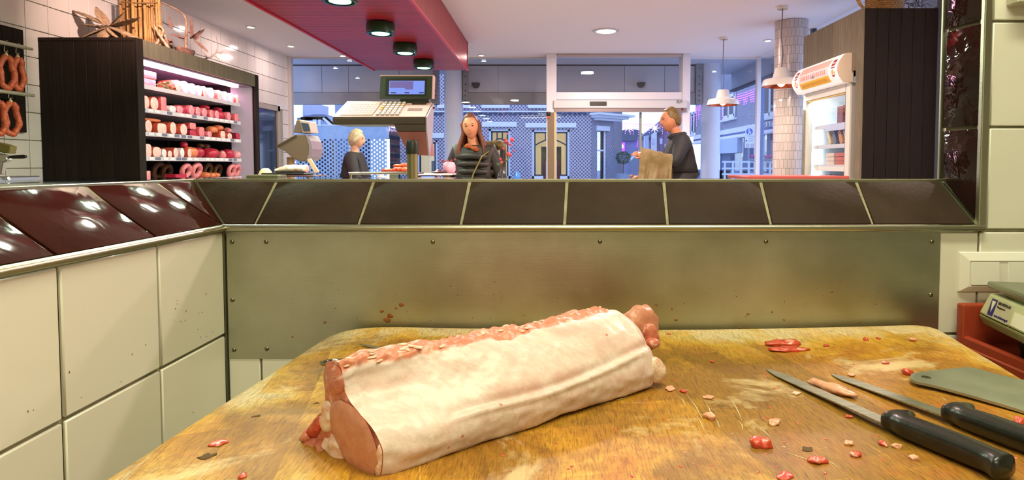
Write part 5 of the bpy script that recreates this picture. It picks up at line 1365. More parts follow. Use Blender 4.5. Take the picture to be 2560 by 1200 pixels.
for r_ in range(3):
    for c_, (y, col) in enumerate([(5.44, '#d9b79a'), (5.26, '#c4622c'), (5.06, '#d8cdb0')]):
        carton(y, zf[2]+r_*.038, .155, .034, .10, ['#e2cdb4', '#c9602a', '#dcd3ba'][c_], '%s tray of the %s stack on the third fridge shelf' % (['lowest', 'middle', 'uppermost'][r_], ['left beige', 'middle orange', 'right cream'][c_]))
b = MB(); b.prism([(X0r+.075, 5.62, zf[2]-.01), (X0r+.075, 4.95, zf[2]-.01), (X0r+.062, 4.95, zf[2]-.052), (X0r+.062, 5.62, zf[2]-.052)], (.004, 0, 0)); one('fridge_price_strip', b, mat('price_strip_cream', '#e6e0d0', .4), 'cream strip along the third fridge shelf', 'price strip')
for k, y in enumerate((5.48, 5.36)): carton(y, zf[3], .09, .10, .1, '#3c4a63', ['left dark blue pack on the lowest fridge shelf in view', 'right dark blue pack on the lowest fridge shelf in view'][k])
carton(5.12, zf[3], .26, .05, .1, '#cfd3d8', 'wide pale tray on the lowest fridge shelf in view')
# basket, horn and dried branches on the right cabinet
bk = thing('wicker_basket', 'tan wicker basket on top of the fridge cabinet', 'basket', (2.68, 5.05, ZTr))
m_wick = mat('wicker', '#b98f58', .6, col2='#8c6536', vscale=60); xa, xb2 = atY(2177, 24, 5.0).x, atY(2262, 24, 5.0).x
xc, rr = (xa+xb2)/2, (xb2-xa)/2
for j in range(15):
    b = MB(); z = ZTr+.004+.018*j; pts = []
    for k in range(49): a = 2*PI*k/48; r = rr*(1+.02*j/15) + .004*(1 if (k+j)%2 else -1); pts.append((xc+r*math.cos(a), 5.05+r*math.sin(a)*.8, z))
    b.tube(pts, .009, 5); b.build('woven_strand', m_wick, bk, smooth=60)
b = MB(); b.lathe([(rr*.96, ZTr+.002), (rr*.98, ZTr+.27)], (xc, 5.05, 0), 32, sy=.8); b.build('lining', mat('wicker_dark', '#5a3c1e', .8), bk)
br_ = thing('dried_branch_ball', 'grey tangle of dried twigs beside the basket on the fridge cabinet', 'dried plant', (2.95, 5.0, ZTr)); rs = random.Random(6)
b = MB(); xm = atY(2292, 24, 5.0).x
for _ in range(70):
    p = Vector((xm+rs.uniform(-.07, .07), 5.0+rs.uniform(-.08, .08), ZTr+rs.uniform(.004, .2))); q = p+Vector((rs.uniform(-.06,.06), rs.uniform(-.06,.06), rs.uniform(-.03,.06)))
    q.z = max(q.z, ZTr+.003); b.tube([p, (p+q)/2+Vector((0,0,.012)), q], .003, 5)
o = b.build('twigs', mat('grey_twig', '#6a6258', .8, col2='#2f2a25', vscale=60), br_, smooth=60); o['kind'] = 'stuff'
hr = thing('curved_horn', 'curved tan dried pod leaning at the front edge of the fridge cabinet top', 'dried plant', (2.5, 4.8, ZTr))
pts = [atY(u, v, 4.85) for u, v in [(2164, 22), (2150, 10), (2143, -10), (2142, -40)]]; pts[0].z = ZTr+.012; pts[0].x += .01
b = MB(); b.tube(smooth_poly(pts, 14, False), [.012+.0012*k for k in range(14)], 10, .6); b.build('pod', m_wick, hr, smooth=60)
# ================================================================== SERVICE COUNTER
m_ctr = mat('counter_panel', '#b9aea8', .4); m_cglass = glass('counter_glass', (.96,.98,.98,1))
ct_ = thing('service_counter', 'long glass-topped service counter behind the low wall', 'counter', (-1.6, 3.3, 0))
b = MB(); b.box(-2.75, -.52, 2.92, 3.85, 0, 1.02); b.build('body', m_ctr, ct_, bevel=.01)
b = MB(); b.box(-2.75, -.52, 2.92, 3.85, 1.088, 1.098); b.build('glass_top', m_cglass, ct_)
b = MB(); b.box(-2.75, -.52, 3.83, 3.85, 1.02, 1.088); b.build('glass_front', m_cglass, ct_)
for x in (-2.74, -1.65, -.54):
    b = MB(); b.box(x-.01, x+.01, 2.93, 3.84, 1.02, 1.088); b.build('support', m_alu, ct_)
ZCT = 1.0985
# chrome guard rail
p0, p1 = atY(877, 433, 2.955), atY(1033, 436, 2.955); zr2 = p0.z
b = MB(); b.tube(smooth_poly([(p0.x, 2.955, ZCT), (p0.x, 2.955, zr2-.012), (p0.x+.004, 2.955, zr2-.003), (p0.x+.014, 2.955, zr2), (p1.x-.014, 2.955, zr2), (p1.x-.004, 2.955, zr2-.003), (p1.x, 2.955, zr2-.012), (p1.x, 2.955, ZCT)], 40, False), .0062, 8)
one('guard_rail', b, mat('rail_chrome', '#cdbfae', .2, 1.0), 'bent chrome guard rail on the counter beside the scale pole', 'rail', smooth=60)
# large price scale on a pole
Ys = 2.70
ps_ = thing('price_scale', 'large shop scale with key panel and display on a pole above the counter', 'scale', (atY(1031, 448, Ys+.1).x, Ys+.1, .02))
m_keyp = mat('scale_panel_pale', '#c09a94', .45); m_sdark = mat('scale_dark', '#4a3c32', .45); m_sred = mat('scale_lower', '#b0706a', .45); m_disp = mat('display_frame', '#2c3220', .35); m_sside = mat('scale_side', '#b7acb6', .4)
A0, A1, A2, A3 = atY(831, 294, Ys-.08), atY(1063, 294, Ys-.08), atY(1081, 257, Ys+.08), atY(868, 255, Ys+.08)
lowz = atY(831, 311, Ys-.08).z; lowz2 = atY(1063, 327, Ys-.08).z
b = MB(); dn = A0.z-lowz
b.add([A0, A1, A2, A3, A0-Vector((0,0,dn)), A1-Vector((0,0,dn)), Vector((A2.x, A2.y, A1.z-dn)), Vector((A3.x, A3.y, A0.z-dn))], [(0,1,2,3),(7,6,5,4),(0,4,5,1),(1,5,6,2),(2,6,7,3),(3,7,4,0)])
b.build('key_housing', m_sdark, ps_, bevel=.003)
# sloped cover plate, membrane field, keys
pn = (A1-A0).cross(A3-A0).normalized()
if pn.z < 0: pn = -pn
def KP(a, f, off=0.0): return A0.lerp(A1, a).lerp(A3.lerp(A2, a), f) + pn*off
def kq(name, a0, a1, f0, f1, m, off, th, par=ps_, bev=0):
    b = MB(); b.prism([KP(a0, f0, off), KP(a1, f0, off), KP(a1, f1, off), KP(a0, f1, off)], pn*th); return b.build(name, m, par, bevel=bev)
kq('cover_plate', .0, 1.0, .0, 1.0, m_keyp, .0005, .004, bev=.0015)
memb = sub(kq('membrane_field', .07, .42, .08, .92, mat('membrane_pink', '#b0827c', .45), .0045, .002))
mbt = mat('membrane_key', '#c9a29a', .45)
for i in range(9):
    for j in range(6):
        kq('membrane_key', .08+i*.0375, .08+i*.0375+.031, .12+j*.13, .12+j*.13+.105, mbt, .0065, .0008, memb)
m_key = mat('key_white', '#d9cec8', .4); m_keyo = mat('key_orange', '#d8a86a', .4)
for i in range(5):
    for j in range(6):
        kq('key', .455+i*.053, .455+i*.053+.038, .08+j*.145, .08+j*.145+.10, m_keyo if (i, j) in ((0,2),(0,3),(4,4)) else m_key, .0045, .007, bev=.0015)
kq('label_slot', .77, .93, .38, .55, mat('slot_brown', '#7d4a42', .5), .0045, .001); kq('paper_slot', .78, .94, .80, .97, mat('slot_dark', '#3a2a24', .5), .0045, .006)
# lower box and funnel-shaped foot
bq = [atY(985, 311, Ys-.08), atY(1063, 311, Ys-.08), atY(1063, 328, Ys-.08), atY(991, 328, Ys-.08)]
b = MB(); b.prism(bq, (0, .17, 0)); b.build('lower_box', m_sdark, ps_, bevel=.002)
bq = [atY(992, 328, Ys-.075), atY(1063, 328, Ys-.075), atY(1072, 389, Ys-.02), atY(1022, 386, Ys-.02)]
b = MB(); b.prism(bq, (0, .15, .0)); b.build('funnel', m_sred, ps_, bevel=.003)
b = MB(); b.prism([atY(1064, 293, Ys-.085), atY(1082, 258, Ys+.08), atY(1079, 330, Ys+.10), atY(1075, 388, Ys+.09), atY(1070, 389, Ys-.02), atY(1064, 328, Ys-.075)], (.006, 0, 0)); b.build('side_cover', m_sside, ps_)
pc = atY(1031, 400, Ys-.10); rr = .0235
zt5 = atY(1031, 350, pc.y).z; zm5 = atY(1031, 385, pc.y).z
b = MB(); b.lathe([(rr, .02), (rr, zm5+.004)], (pc.x, pc.y, 0), 24); b.build('pole', mat('pole_brass', '#a99f78', .3, .9), ps_, smooth=60)
b = MB(); b.lathe([(rr*1.18, zm5), (rr*1.18, zt5-.012), (rr*1.0, zt5-.002), (rr*.6, zt5), (0, zt5)], (pc.x, pc.y, 0), 24); b.build('pole_sleeve', mat('sleeve_black', '#20241a', .4), ps_, smooth=50)
b = MB(); b.lathe([(.12, 0), (.12, .02), (.03, .03), (0, .03)], (pc.x, pc.y, 0), 28); b.build('foot', m_sdark, ps_, smooth=40)
# display
D0, D1, D2, D3 = atY(948, 247, Ys+.05), atY(1079, 247, Ys+.05), atY(1081, 191, Ys+.08), atY(951, 191, Ys+.08)
dd = Vector((0, .05, .004))
b = MB(); b.prism([D0, D1, D2, D3], dd); dsp = sub(b.build('display', m_disp, ps_, bevel=.003))
b = MB(); b.prism([D3+Vector((-.002,-.002,0)), D2+Vector((.002,-.002,0)), D2+Vector((.002,-.002,.006)), D3+Vector((-.002,-.002,.006))], dd*1.1); b.build('display_top', m_keyp, dsp)
b = MB(); b.prism([D1+Vector((0,-.001,0)), D2+Vector((0,-.001,0)), D2+Vector((.004,0,0)), D1+Vector((.004,0,0))], dd*1.05); b.build('display_side', m_keyp, dsp)
def DP(a, f, off): return D0.lerp(D1, a).lerp(D3.lerp(D2, a), f) + Vector((0, -1, 0))*off
def dq(name, a0, a1, f0, f1, m, off, par=dsp):
    b = MB(); b.prism([DP(a0, f0, off), DP(a1, f0, off), DP(a1, f1, off), DP(a0, f1, off)], (0, -.0006, 0)); return b.build(name, m, par)
dq('bezel', .11, .89, .13, .90, mat('bezel_black', '#1c2014', .3), .0008)
dq('screen', .18, .86, .20, .80, mat('screen_blue', '#3a4a9a', .3, emit='#8298ec', es=.85), .0016)
dq('screen_block', .19, .64, .48, .78, mat('screen_purple', '#4a3f7a', .3, emit='#7d6fae', es=.55), .0024)
dq('screen_block', .49, .64, .41, .48, MC['screen_purple'], .0024)
for (a, w) in ((.22, .10), (.48, .09), (.76, .09)): dq('screen_digits', a, a+w, .24, .29, mat('screen_ink', '#2b3270', .4), .0024)
b = MB(); b.prism([atY(1000, 255, Ys+.06), atY(1072, 255, Ys+.06), atY(1072, 248, Ys+.06), atY(1000, 248, Ys+.06)], (0, .05, 0)); b.build('display_base', m_disp, ps_)
b = MB(); q = atY(1084, 270, Ys+.06); b.cyl(q-Vector((.004,0,0)), q+Vector((.006,0,0)), .006, .004, 10); b.build('red_knob', mat('knob_red', '#8a1c16', .4), ps_)

# smaller brown scale at the left
Y2 = 3.45
s2 = thing('small_scale', 'smaller brown scale with a tilted display on the left end of the counter', 'scale', (atY(735, 440, Y2).x, Y2, ZCT))
m_br = mat('scale_brown', '#6d5648', .45); m_br2 = mat('scale_brown_light', '#8a7585', .45)
def q2(u, v, dy=0.0): return atY(u, v, Y2+dy)
outl2 = [(688,366),(694,360),(735,338),(745,336),(768,337),(776,352),(780,372),(777,392),(768,402),(752,404),(735,398),(712,378)]
b = MB(); b.prism([q2(u, v) for u, v in outl2], (.0, .16, 0)); b.build('head', m_br, s2, bevel=.005, seg=2)
b = MB(); b.prism([q2(768,337,-.002), q2(777,352,-.002), q2(781,372,-.002), q2(778,392,-.002), q2(769,402,-.002), q2(766,402,-.002), q2(772,385,-.002), q2(773,365,-.002), q2(768,348,-.002), q2(763,337,-.002)], (0, .164, 0)); b.build('rim', m_br2, s2)
b = MB(); b.prism([q2(690,364,-.004), q2(740,337,-.004), q2(742,340,-.004), q2(692,369,-.004)], (0, .168, 0)); b.build('print_slot', mat('scale_brown_dark', '#4a382e', .5), s2)
b = MB(); b.prism([q2(733,331), q2(741,301), q2(747,299), q2(757,329), q2(757,333)], (0, .12, 0)); hd2 = sub(b.build('display_head', m_br, s2, bevel=.003))
b = MB(); b.prism([q2(757,333,-.004), q2(748,299,-.004), q2(774,304,-.0), q2(780,332,-.0)], (0, .1, .002)); b.build('display_face', mat('display_face_pink', '#b99a94', .4), hd2, bevel=.002)
b = MB(); b.prism([q2(759,328,-.006), q2(752,306,-.006), q2(771,309,-.002), q2(776,327,-.002)], (0, -.002, 0)); b.build('screen', mat('screen_dark', '#3c4154', .2), hd2)
b = MB(); pq = q2(727, 410, .08); b.lathe([(.022, ZCT), (.022, pq.z+.04)], (pq.x, pq.y, 0), 16); b.build('pole', mat('pole_warm', '#b08a6a', .35, .6), s2, smooth=60)

# things lying on the counter
Yc = 3.25
def onc(u, Y=Yc): p = atY(u, 440, Y); return Vector((p.x, Y, ZCT))
pa, pb = onc(652), onc(800)
b = MB(); b.box(pa.x, pb.x, Yc-.09, Yc+.09, ZCT+.018, ZCT+.026); tb_ = thing('meat_stand', 'low dark red stand carrying the joint of bacon on the counter', 'stand', ((pa.x+pb.x)/2, Yc, ZCT)); b.build('plate', mat('stand_plum', '#5a2c34', .35), tb_, bevel=.002)
for x in (pa.x+.12, pb.x-.06):
    b = MB(); b.lathe([(.025, ZCT), (.012, ZCT+.004), (.012, ZCT+.019)], (x, Yc, 0), 16); b.build('foot', m_alu, tb_)
b = MB(); pa2, pb2 = onc(668), onc(772); b.box(pa2.x, pb2.x, Yc-.07, Yc+.07, ZCT+.027, ZCT+.037); one('black_slate', b, mat('slate_black', '#141214', .4), 'thin black slate under the joint of bacon', 'slate', bevel=.002)
m_bacon = meat_mat('bacon_joint', '#efd9c4', '#f4e6d8', '#d0442e', '#e88a5c', True, .3, .5)
def bacon():
    b = MB(); n1, n2 = 40, 18; a0, a1 = onc(690).x, onc(769).x; atl = []; vv = []
    for i in range(n1):
        f = i/(n1-1); x = lerp(a0, a1, f); e = (min(1, f/.08)**.5)*(min(1, (1-f)/.05)**.5); hh = (.024+.020*sm(0, .45, f))*e; ww = .05*e
        for j in range(n2):
            a = 2*PI*j/n2; p = Vector((x, Yc+math.cos(a)*ww, ZCT+.038+.5*hh*(1+math.sin(a)))); p.z += .006*nz(p.x, p.y, 0, 30)*max(0, math.sin(a)); vv.append(p)
            atl.append(sm(.0, .3, nz(p.x+3, p.y, p.z, 26))*(.9 if f < .7 else 1))
    ff = [(i*n2+j, i*n2+(j+1)%n2, (i+1)*n2+(j+1)%n2, (i+1)*n2+j) for i in range(n1-1) for j in range(n2)]
    b.add(vv, ff); b.attr['red'] = atl; return b
one('bacon_joint', bacon(), m_bacon, 'shiny joint of bacon with red and yellow patches on the black slate', 'meat', smooth=180)
b = MB(); p = [atY(768, 399, Yc+.03), atY(776, 396, Yc+.03), atY(797, 430, Yc+.03), atY(786, 433, Yc+.03)]; b.prism(p, (0, .012, 0)); one('price_board', b, mat('pale_orange_card', '#eec2a0', .5), 'leaning pale orange price card right of the bacon joint', 'price card', bevel=.001)
b = MB(); p = onc(664); b.lathe([(.03, ZCT+.027), (.022, ZCT+.05), (.012, ZCT+.062), (0, ZCT+.064)], (p.x, Yc, 0), 16, sx=1.3); one('garlic_bulb', b, mat('garlic_pale', '#d9c4a8', .5, col2='#b89a78', vscale=40), 'pale bulb at the left end of the stand', 'garlic', smooth=60)
b = MB(); p, q = onc(627, 3.05), onc(706, 3.05); b.box(p.x, q.x, 3.0, 3.1, ZCT, atY(660, 437, 3.05).z); one('steel_box', b, mat('olive_steel', '#8f8a68', .35, .8), 'low olive steel box at the left end of the counter', 'box', bevel=.003)
# orange sausages on a dish
Yd = 3.35; dsx = onc(985, Yd)
t = thing('sausage_dish', 'dark dish holding the orange sausages beside the scale pole', 'dish', (dsx.x, Yd, ZCT)); zc9 = atY(985, 431, Yd).z
b = MB(); b.box(onc(952, Yd).x, onc(1052, Yd).x, Yd-.06, Yd+.09, zc9-.008, zc9); b.build('plate', mat('dish_plum', '#4d2a3a', .35), t, bevel=.002)
b = MB(); b.box(dsx.x-.02, dsx.x+.02, Yd-.02, Yd+.02, ZCT, zc9-.008); b.build('stem', m_alu, t)
m_os = mat('orange_sausage', '#d8401c', .35, col2='#ee6a34', vscale=30, coat=.3)
for k, (u0, v0, u1, v1, dy, lb) in enumerate([(957, 422, 986, 421, -.02, 'long orange sausage lying at the left of the dish'), (986, 421, 994, 420, -.045, 'first of three round orange sausage ends on the dish'), (996, 421, 1003, 420, -.045, 'second of three round orange sausage ends on the dish'), (1007, 421, 1014, 420, -.045, 'third of three round orange sausage ends on the dish'), (986, 411, 1008, 410, .04, 'orange sausage lying on top at the back of the dish'), (1006, 409, 1018, 406, .05, 'thick orange sausage against the scale pole')]):
    a, c2 = atY(u0, v0, Yd+dy), atY(u1, v1, Yd+dy); r = .0105 if k in (0, 4) else .0145
    zz = zc9+r*.98 if k < 4 else zc9+.030+r*.6; a.z = c2.z = zz
    if k in (1,2,3,5): a = a-Vector((0,.0,0)); c2 = a+Vector((.008, .05, 0))
    b = MB(); d = (c2-a); L_ = d.length; b.tube([a-d*.12, a, (a+c2)/2, c2, c2+d*.12], [r*.3, r*.92, r, r*.92, r*.3], 12); one('orange_sausage', b, m_os, lb, 'sausage', 'orange sausages on the dish', smooth=180)

# ================================================================== SECOND COUNTER WITH FLOWERS
Yv = 4.5
c2_ = thing('display_counter', 'low display counter in front of the customers', 'counter', (-.9, 4.5, 0))
b = MB(); b.box(-1.55, -.12, 4.28, 4.75, 0, 1.035); b.build('body', m_ctr, c2_, bevel=.008)
b = MB(); b.box(-1.55, -.12, 4.27, 4.76, 1.035, 1.05); b.build('top', mat('counter_top_white', '#d9cfd4', .25), c2_, bevel=.003)
ZV = 1.0505
gs = thing('glass_shelf', 'glass shelf on short posts holding pink boxes and berries', 'shelf', (-.95, Yv, ZV)); zsf = atY(1100, 437, Yv).z
b = MB(); b.box(atY(1050, 430, Yv).x, atY(1136, 430, Yv).x, Yv-.12, Yv+.1, zsf, zsf+.012); b.build('plate', mat('shelf_pale', '#e6c9cc', .2), gs)
for u in (1056, 1094, 1124):
    b = MB(); x = atY(u, 430, Yv).x; b.lathe([(.008, ZV), (.008, zsf)], (x, Yv-.08, 0), 10); b.build('post', mat('post_copper', '#8a4a34', .3, .8), gs)
zsf += .0125
b = MB(); b.blob((atY(1125, 420, Yv).x, Yv, zsf+.042), (.05, .04, .042), None, 18, 10, .3, 30, sq=.8); one('pink_parcel', b, mat('pink_wrap', '#dfa3b4', .4, col2='#c77f96', vscale=20), 'pink wrapped parcel on the glass shelf left of the woman', 'parcel', smooth=180)
b = MB(); b.lathe([(.03, zsf), (.055, zsf+.006), (.06, zsf+.010), (.03, zsf+.013), (.018, zsf+.026), (0, zsf+.03)], (atY(1098, 420, Yv).x, Yv-.02, 0), 20); one('plum_dish', b, mat('plum_red', '#5a1c2c', .35), 'small plum-red domed dish on the glass shelf', 'dish', smooth=50)
bs = thing('berry_twig', 'twig of dark red berries above the pink parcel', 'berries', (atY(1120, 410, Yv).x, Yv+.03, zsf)); m_berry = mat('red_berry', '#8e1620', .3, coat=.3)
stem = [Vector((atY(1122, 430, Yv).x, Yv+.045, zsf)), atY(1121, 412, Yv+.045), atY(1112, 405, Yv+.03), atY(1100, 407, Yv+.02)]
b = MB(); b.tube(smooth_poly(stem, 14, False), .002, 6); b.build('stem', mat('stem_brown', '#4a2c1c', .7), bs)
for (u, v, r) in [(1101,406,.009),(1108,401,.0085),(1114,404,.008),(1119,402,.008),(1128,402,.009),(1137,399,.008)]:
    b = MB(); b.blob(atY(u, v, Yv+.03), (r, r, r)); b.build('berry', m_berry, bs, smooth=180)
# vase with red flowers
vx = atY(1256, 430, Yv).x
vz = thing('flower_vase', 'round glass vase with a tall spray of red flowers right of the woman', 'vase', (vx, Yv, ZV))
m_vase = glass('vase_glass', (.80,.86,.95,1), 1.6)
b = MB(); b.lathe([(.022, ZV), (.036, ZV+.012), (.040, ZV+.035), (.034, ZV+.062), (.018, ZV+.078), (.014, ZV+.088), (.018, ZV+.096)], (vx, Yv, 0), 24); b.build('glass_body', m_vase, vz, smooth=180)
b = MB(); b.lathe([(0, ZV+.004), (.03, ZV+.012), (.034, ZV+.03), (.0, ZV+.031)], (vx, Yv, 0), 20); b.build('pebbles', mat('vase_pebbles', '#6a4a3c', .6), vz, smooth=60)
m_flower = mat('red_flower', '#b3202e', .5, col2='#d8445a', vscale=60); m_stemg = mat('stem_green', '#4a4a26', .6)
tipsf = [(1268,334,.008),(1266,352,.014),(1281,350,.016),(1263,356,.013),(1272,360,.012),(1279,364,.007),(1270,385,.018),(1276,388,.012),(1260,372,.010),(1285,378,.006),(1252,398,.010),(1254,405,.010),(1262,347,.006)]
for k, (u, v, r) in enumerate(tipsf):
    tp = atY(u, v, Yv+.03*math.sin(k*2.2)); m1 = Vector((lerp(vx, tp.x, .35), lerp(Yv, tp.y, .4), lerp(ZV+.06, tp.z, .55)))
    b = MB(); b.tube(smooth_poly([(vx, Yv, ZV+.02), (vx+.004*math.sin(k), Yv, ZV+.09), m1, tp], 14, False), [.0022-.0001*i for i in range(14)], 5); b.build('stem', m_stemg if k%2 else mat('stem_dark_red', '#5a2018', .6), vz, smooth=60)
    b = MB(); b.blob(tp, (r, r, r*.95), None, 14, 9, .5, .7/r, seed=k); b.build('flower', m_flower if k != 3 else m_berry, vz, smooth=180)
for (u, v, dx) in [(1262,402,.03),(1255,410,-.02),(1268,396,.02),(1247,412,-.015)]:
    p = atY(u, v, Yv); b = MB(); leaf(b, p, (dx, .01, .02), .035, .012, .3, ribs=3, nu=8, nv=5); b.build('leaf', mat('leaf_green', '#4f7a34', .5), vz, smooth=60)
bx = atY(1293, 430, Yv+.1).x
b = MB(); b.lathe([(.016, ZV), (.026, ZV+.01), (.028, ZV+.03), (.022, ZV+.055), (.008, ZV+.075), (.007, ZV+.082), (0, ZV+.083)], (min(bx, -.15), Yv+.1, 0), 20); one('blue_bottle', b, mat('blue_glass', '#3a78c8', .1, coat=.5), 'small blue glass bottle right of the flower vase', 'bottle', smooth=60)
# red table at the right
tb2 = thing('red_table', 'high table with a red top at the right before the fridge', 'table', (1.95, 5.0, 0))
xa, xb3 = atY(1850, 440, 4.9).x, 2.40
b = MB(); b.box(xa, xb3, 4.72, 5.25, atY(1850, 445, 4.72).z-.012, atY(1850, 441, 4.72).z+.004); b.build('top', mat('red_table_top', '#b0524a', .3), tb2, bevel=.008)
ztt = atY(1850, 445, 4.72).z-.012
for (x, y) in ((xa+.1, 4.8), (xb3-.1, 4.8), (xa+.1, 5.17), (xb3-.1, 5.17)):
    b = MB(); b.box(x-.02, x+.02, y-.02, y+.02, 0, ztt); b.build('leg', m_alu, tb2)
# ================================================================== PEOPLE
def skin_mesh(verts, edges, radii, root, levels=2):
    me = bpy.data.meshes.new('sk'); me.from_pydata([Vector(v) for v in verts], edges, [])
    o = bpy.data.objects.new('sk', me); COL.objects.link(o)
    o.modifiers.new('s', 'SKIN'); sb_ = o.modifiers.new('d', 'SUBSURF'); sb_.levels = levels; sb_.render_levels = levels
    for sv, r in zip(me.skin_vertices[0].data, radii):
        sv.radius = r if hasattr(r, '__len__') else (r, r)
    me.skin_vertices[0].data[root].use_root = True
    dg = bpy.context.evaluated_depsgraph_get(); ev = o.evaluated_get(dg); m2 = bpy.data.meshes.new_from_object(ev)
    vs_ = [v.co.copy() for v in m2.vertices]; fs_ = [tuple(p.vertices) for p in m2.polygons]
    bpy.data.objects.remove(o); bpy.data.meshes.remove(me); bpy.data.meshes.remove(m2)
    return vs_, fs_
def head_fn(c, s, i, j, grow=0.0):
    """head surface, facing -Y; i azimuth 0..1 (0.5 = face), j polar 0..1 from crown"""
    az = 2*PI*i; th = PI*j
    d = Vector((math.sin(th)*math.sin(az), math.sin(th)*math.cos(az), math.cos(th)))
    x, y, z = d.x*.076, d.y*.096, d.z*.118
    if z < 0: k = 1 - .38*(-z/.118)**1.5; x *= k; y *= (.92 if y < 0 else .72+.28*k)
    face = max(0, -d.y)**2
    zz = z/.118
    def g(cx, cz, wx, wz): return math.exp(-((x-cx)/wx)**2-((zz-cz)/wz)**2)*face
    y += -.022*g(0, -.22, .014, .16) - .010*g(0, -.05, .010, .2) + .010*g(.032, .03, .018, .10) + .010*g(-.032, .03, .018, .10)
    y += -.006*g(0, -.52, .026, .07) + .003*g(0, -.60, .02, .04) - .008*g(0, -.86, .025, .14) - .005*g(0, .2, .05, .1)
    x += .010*math.copysign(1, x)*math.exp(-((y-.012)/.012)**2 - ((zz+.08)/.22)**2)*abs(math.copysign(1, x)*(abs(d.x) > .75))
    p = Vector((x, y, z))*(1+grow)
    return c + p*s
def person(label, loc, height, yaw, pose, cols, hairkind, extras=None, headyaw=0.0, headtilt=0.0):
    k = height/1.75; root = thing('person', label, 'person', loc)
    RZ = rotz(yaw); org = Vector(loc)
    def T(p): return org + RZ @ (Vector(p)*k)
    J = dict(pel=(0,0,.95), wai=(0,.0,1.10), che=(0,.01,1.30), nkb=(0,.015,1.455), nkt=(0,0,1.53), hed=(0,-.01,1.58),
             shl=(.165,.01,1.41), shr=(-.165,.01,1.41), ell=(.22,.03,1.12), elr=(-.22,.03,1.12), wrl=(.22,-.06,.88), wrr=(-.22,-.06,.88),
             hpl=(.09,0,.91), hpr=(-.09,0,.91), knl=(.095,-.02,.50), knr=(-.095,-.02,.50), anl=(.10,.02,.09), anr=(-.10,.02,.09), tol=(.11,-.13,.035), tor=(-.11,-.13,.035))
    J.update(pose); names = list(J); idx = {n: i for i, n in enumerate(names)}
    E_ = [('pel','wai'),('wai','che'),('che','nkb'),('nkb','nkt'),('nkt','hed'),('che','shl'),('che','shr'),('shl','ell'),('shr','elr'),('ell','wrl'),('elr','wrr'),('pel','hpl'),('pel','hpr'),('hpl','knl'),('hpr','knr'),('knl','anl'),('knr','anr'),('anl','tol'),('anr','tor')]
    rb = dict(pel=(.13,.10),wai=(.12,.09),che=(.14,.10),nkb=(.055,.055),nkt=(.050,.050),hed=.055,shl=.055,shr=.055,ell=.040,elr=.040,wrl=.026,wrr=.026,hpl=.08,hpr=.08,knl=.055,knr=.055,anl=.036,anr=.036,tol=.03,tor=.03)
    def scaled(r): return tuple(q*k for q in r) if hasattr(r, '__len__') else r*k
    vs_, fs_ = skin_mesh([T(J[n]) for n in names], [(idx[a], idx[b_]) for a, b_ in E_], [scaled(rb[n]) for n in names], 0)
    b = MB(); b.add(vs_, fs_)
    hc0 = Vector((J['hed'][0], J['hed'][1]-.012, J['hed'][2]+.052))
    HR = rotz(yaw+headyaw) @ Matrix.Rotation(headtilt, 3, 'Y')
    hc = T(hc0)
    def HP(i, j, grow=0.0): q = head_fn(Vector((0,0,0)), k, i, j, grow); return hc + HR @ q
    b.grid(lambda i, j: HP(i, j), 40, 28, cu=True)
    # hands: palm and five bent fingers
    for sd in ('l', 'r'):
        w = Vector(J['wr'+sd]); e = Vector(J['el'+sd]); d = (w-e).normalized(); sx_ = 1 if sd == 'l' else -1; side = Vector((0,-1,0)); side = (side - d*side.dot(d)).normalized(); nrm = d.cross(side)
        b.blob(T(w+d*.045), (.022*k, .042*k, .052*k), RZ @ Matrix((nrm, side, d)).transposed(), 12, 8)
        for f, (o_, ln) in enumerate([(-.030,.060),(-.010,.072),(.010,.076),(.029,.070)]):
            p = w + d*.08 + side*o_; b.tube([T(p), T(p+d*ln*.5), T(p+d*ln*.85-nrm*sx_*.018)], [.0088*k, .0082*k, .0065*k], 7)
        p = w + d*.035 + side*.036; b.tube([T(p), T(p+d*.03+side*.022), T(p+d*.06+side*.026)], [.010*k, .0095*k, .0075*k], 7)
    body = b.build('body', cols['skin'], root, smooth=180); sub(body)
    # eyes, brows, mouth
    for sx_ in (-1, 1):
        q = hc + HR @ (Vector((sx_*.031, -.083, .006))*k); bb = MB(); bb.blob(q, (.010*k, .005*k, .005*k), HR, 10, 7); bb.build('eye', cols.get('eye', mat('eye_dark', '#3a2a20', .25)), root, smooth=180)
        q = hc + HR @ (Vector((sx_*.031, -.089, .027))*k); bb = MB(); bb.blob(q, (.016*k, .004*k, .003*k), HR, 8, 5); bb.build('eyebrow', cols['hair'], root, smooth=180)
    q = hc + HR @ (Vector((0, -.094, -.062))*k); bb = MB(); bb.blob(q, (.024*k, .006*k, .007*k), HR, 10, 6); bb.build('mouth', mat('lips', '#b0564a', .4), root, smooth=180)
    # clothing
    def garment(name, ns, ed, rad_, m, off=(0,0,0)):
        ix = {n: i for i, n in enumerate(ns)}
        v2, f2 = skin_mesh([T(Vector(J[n])+Vector(off)) for n in ns], [(ix[a], ix[c]) for a, c in ed], [scaled(r) for r in rad_], 0)
        bb = MB(); bb.add(v2, f2); return bb.build(name, m, root, smooth=180)
    jr = cols.get('bulk', 1.0)
    J['hem'] = (J['pel'][0], J['pel'][1], cols.get('hem', .80))
    garment('jacket', ['pel','hem','wai','che','nkb','shl','shr','ell','elr','wrl','wrr'], [('pel','hem'),('pel','wai'),('wai','che'),('che','nkb'),('che','shl'),('che','shr'),('shl','ell'),('shr','elr'),('ell','wrl'),('elr','wrr')],
            [(.165*jr,.125*jr),(.17*jr,.13*jr),(.155*jr,.12*jr),(.165*jr,.125*jr),(.075,.075),.075*jr,.075*jr,.060*jr,.060*jr,.040*jr,.040*jr], cols['jacket'])
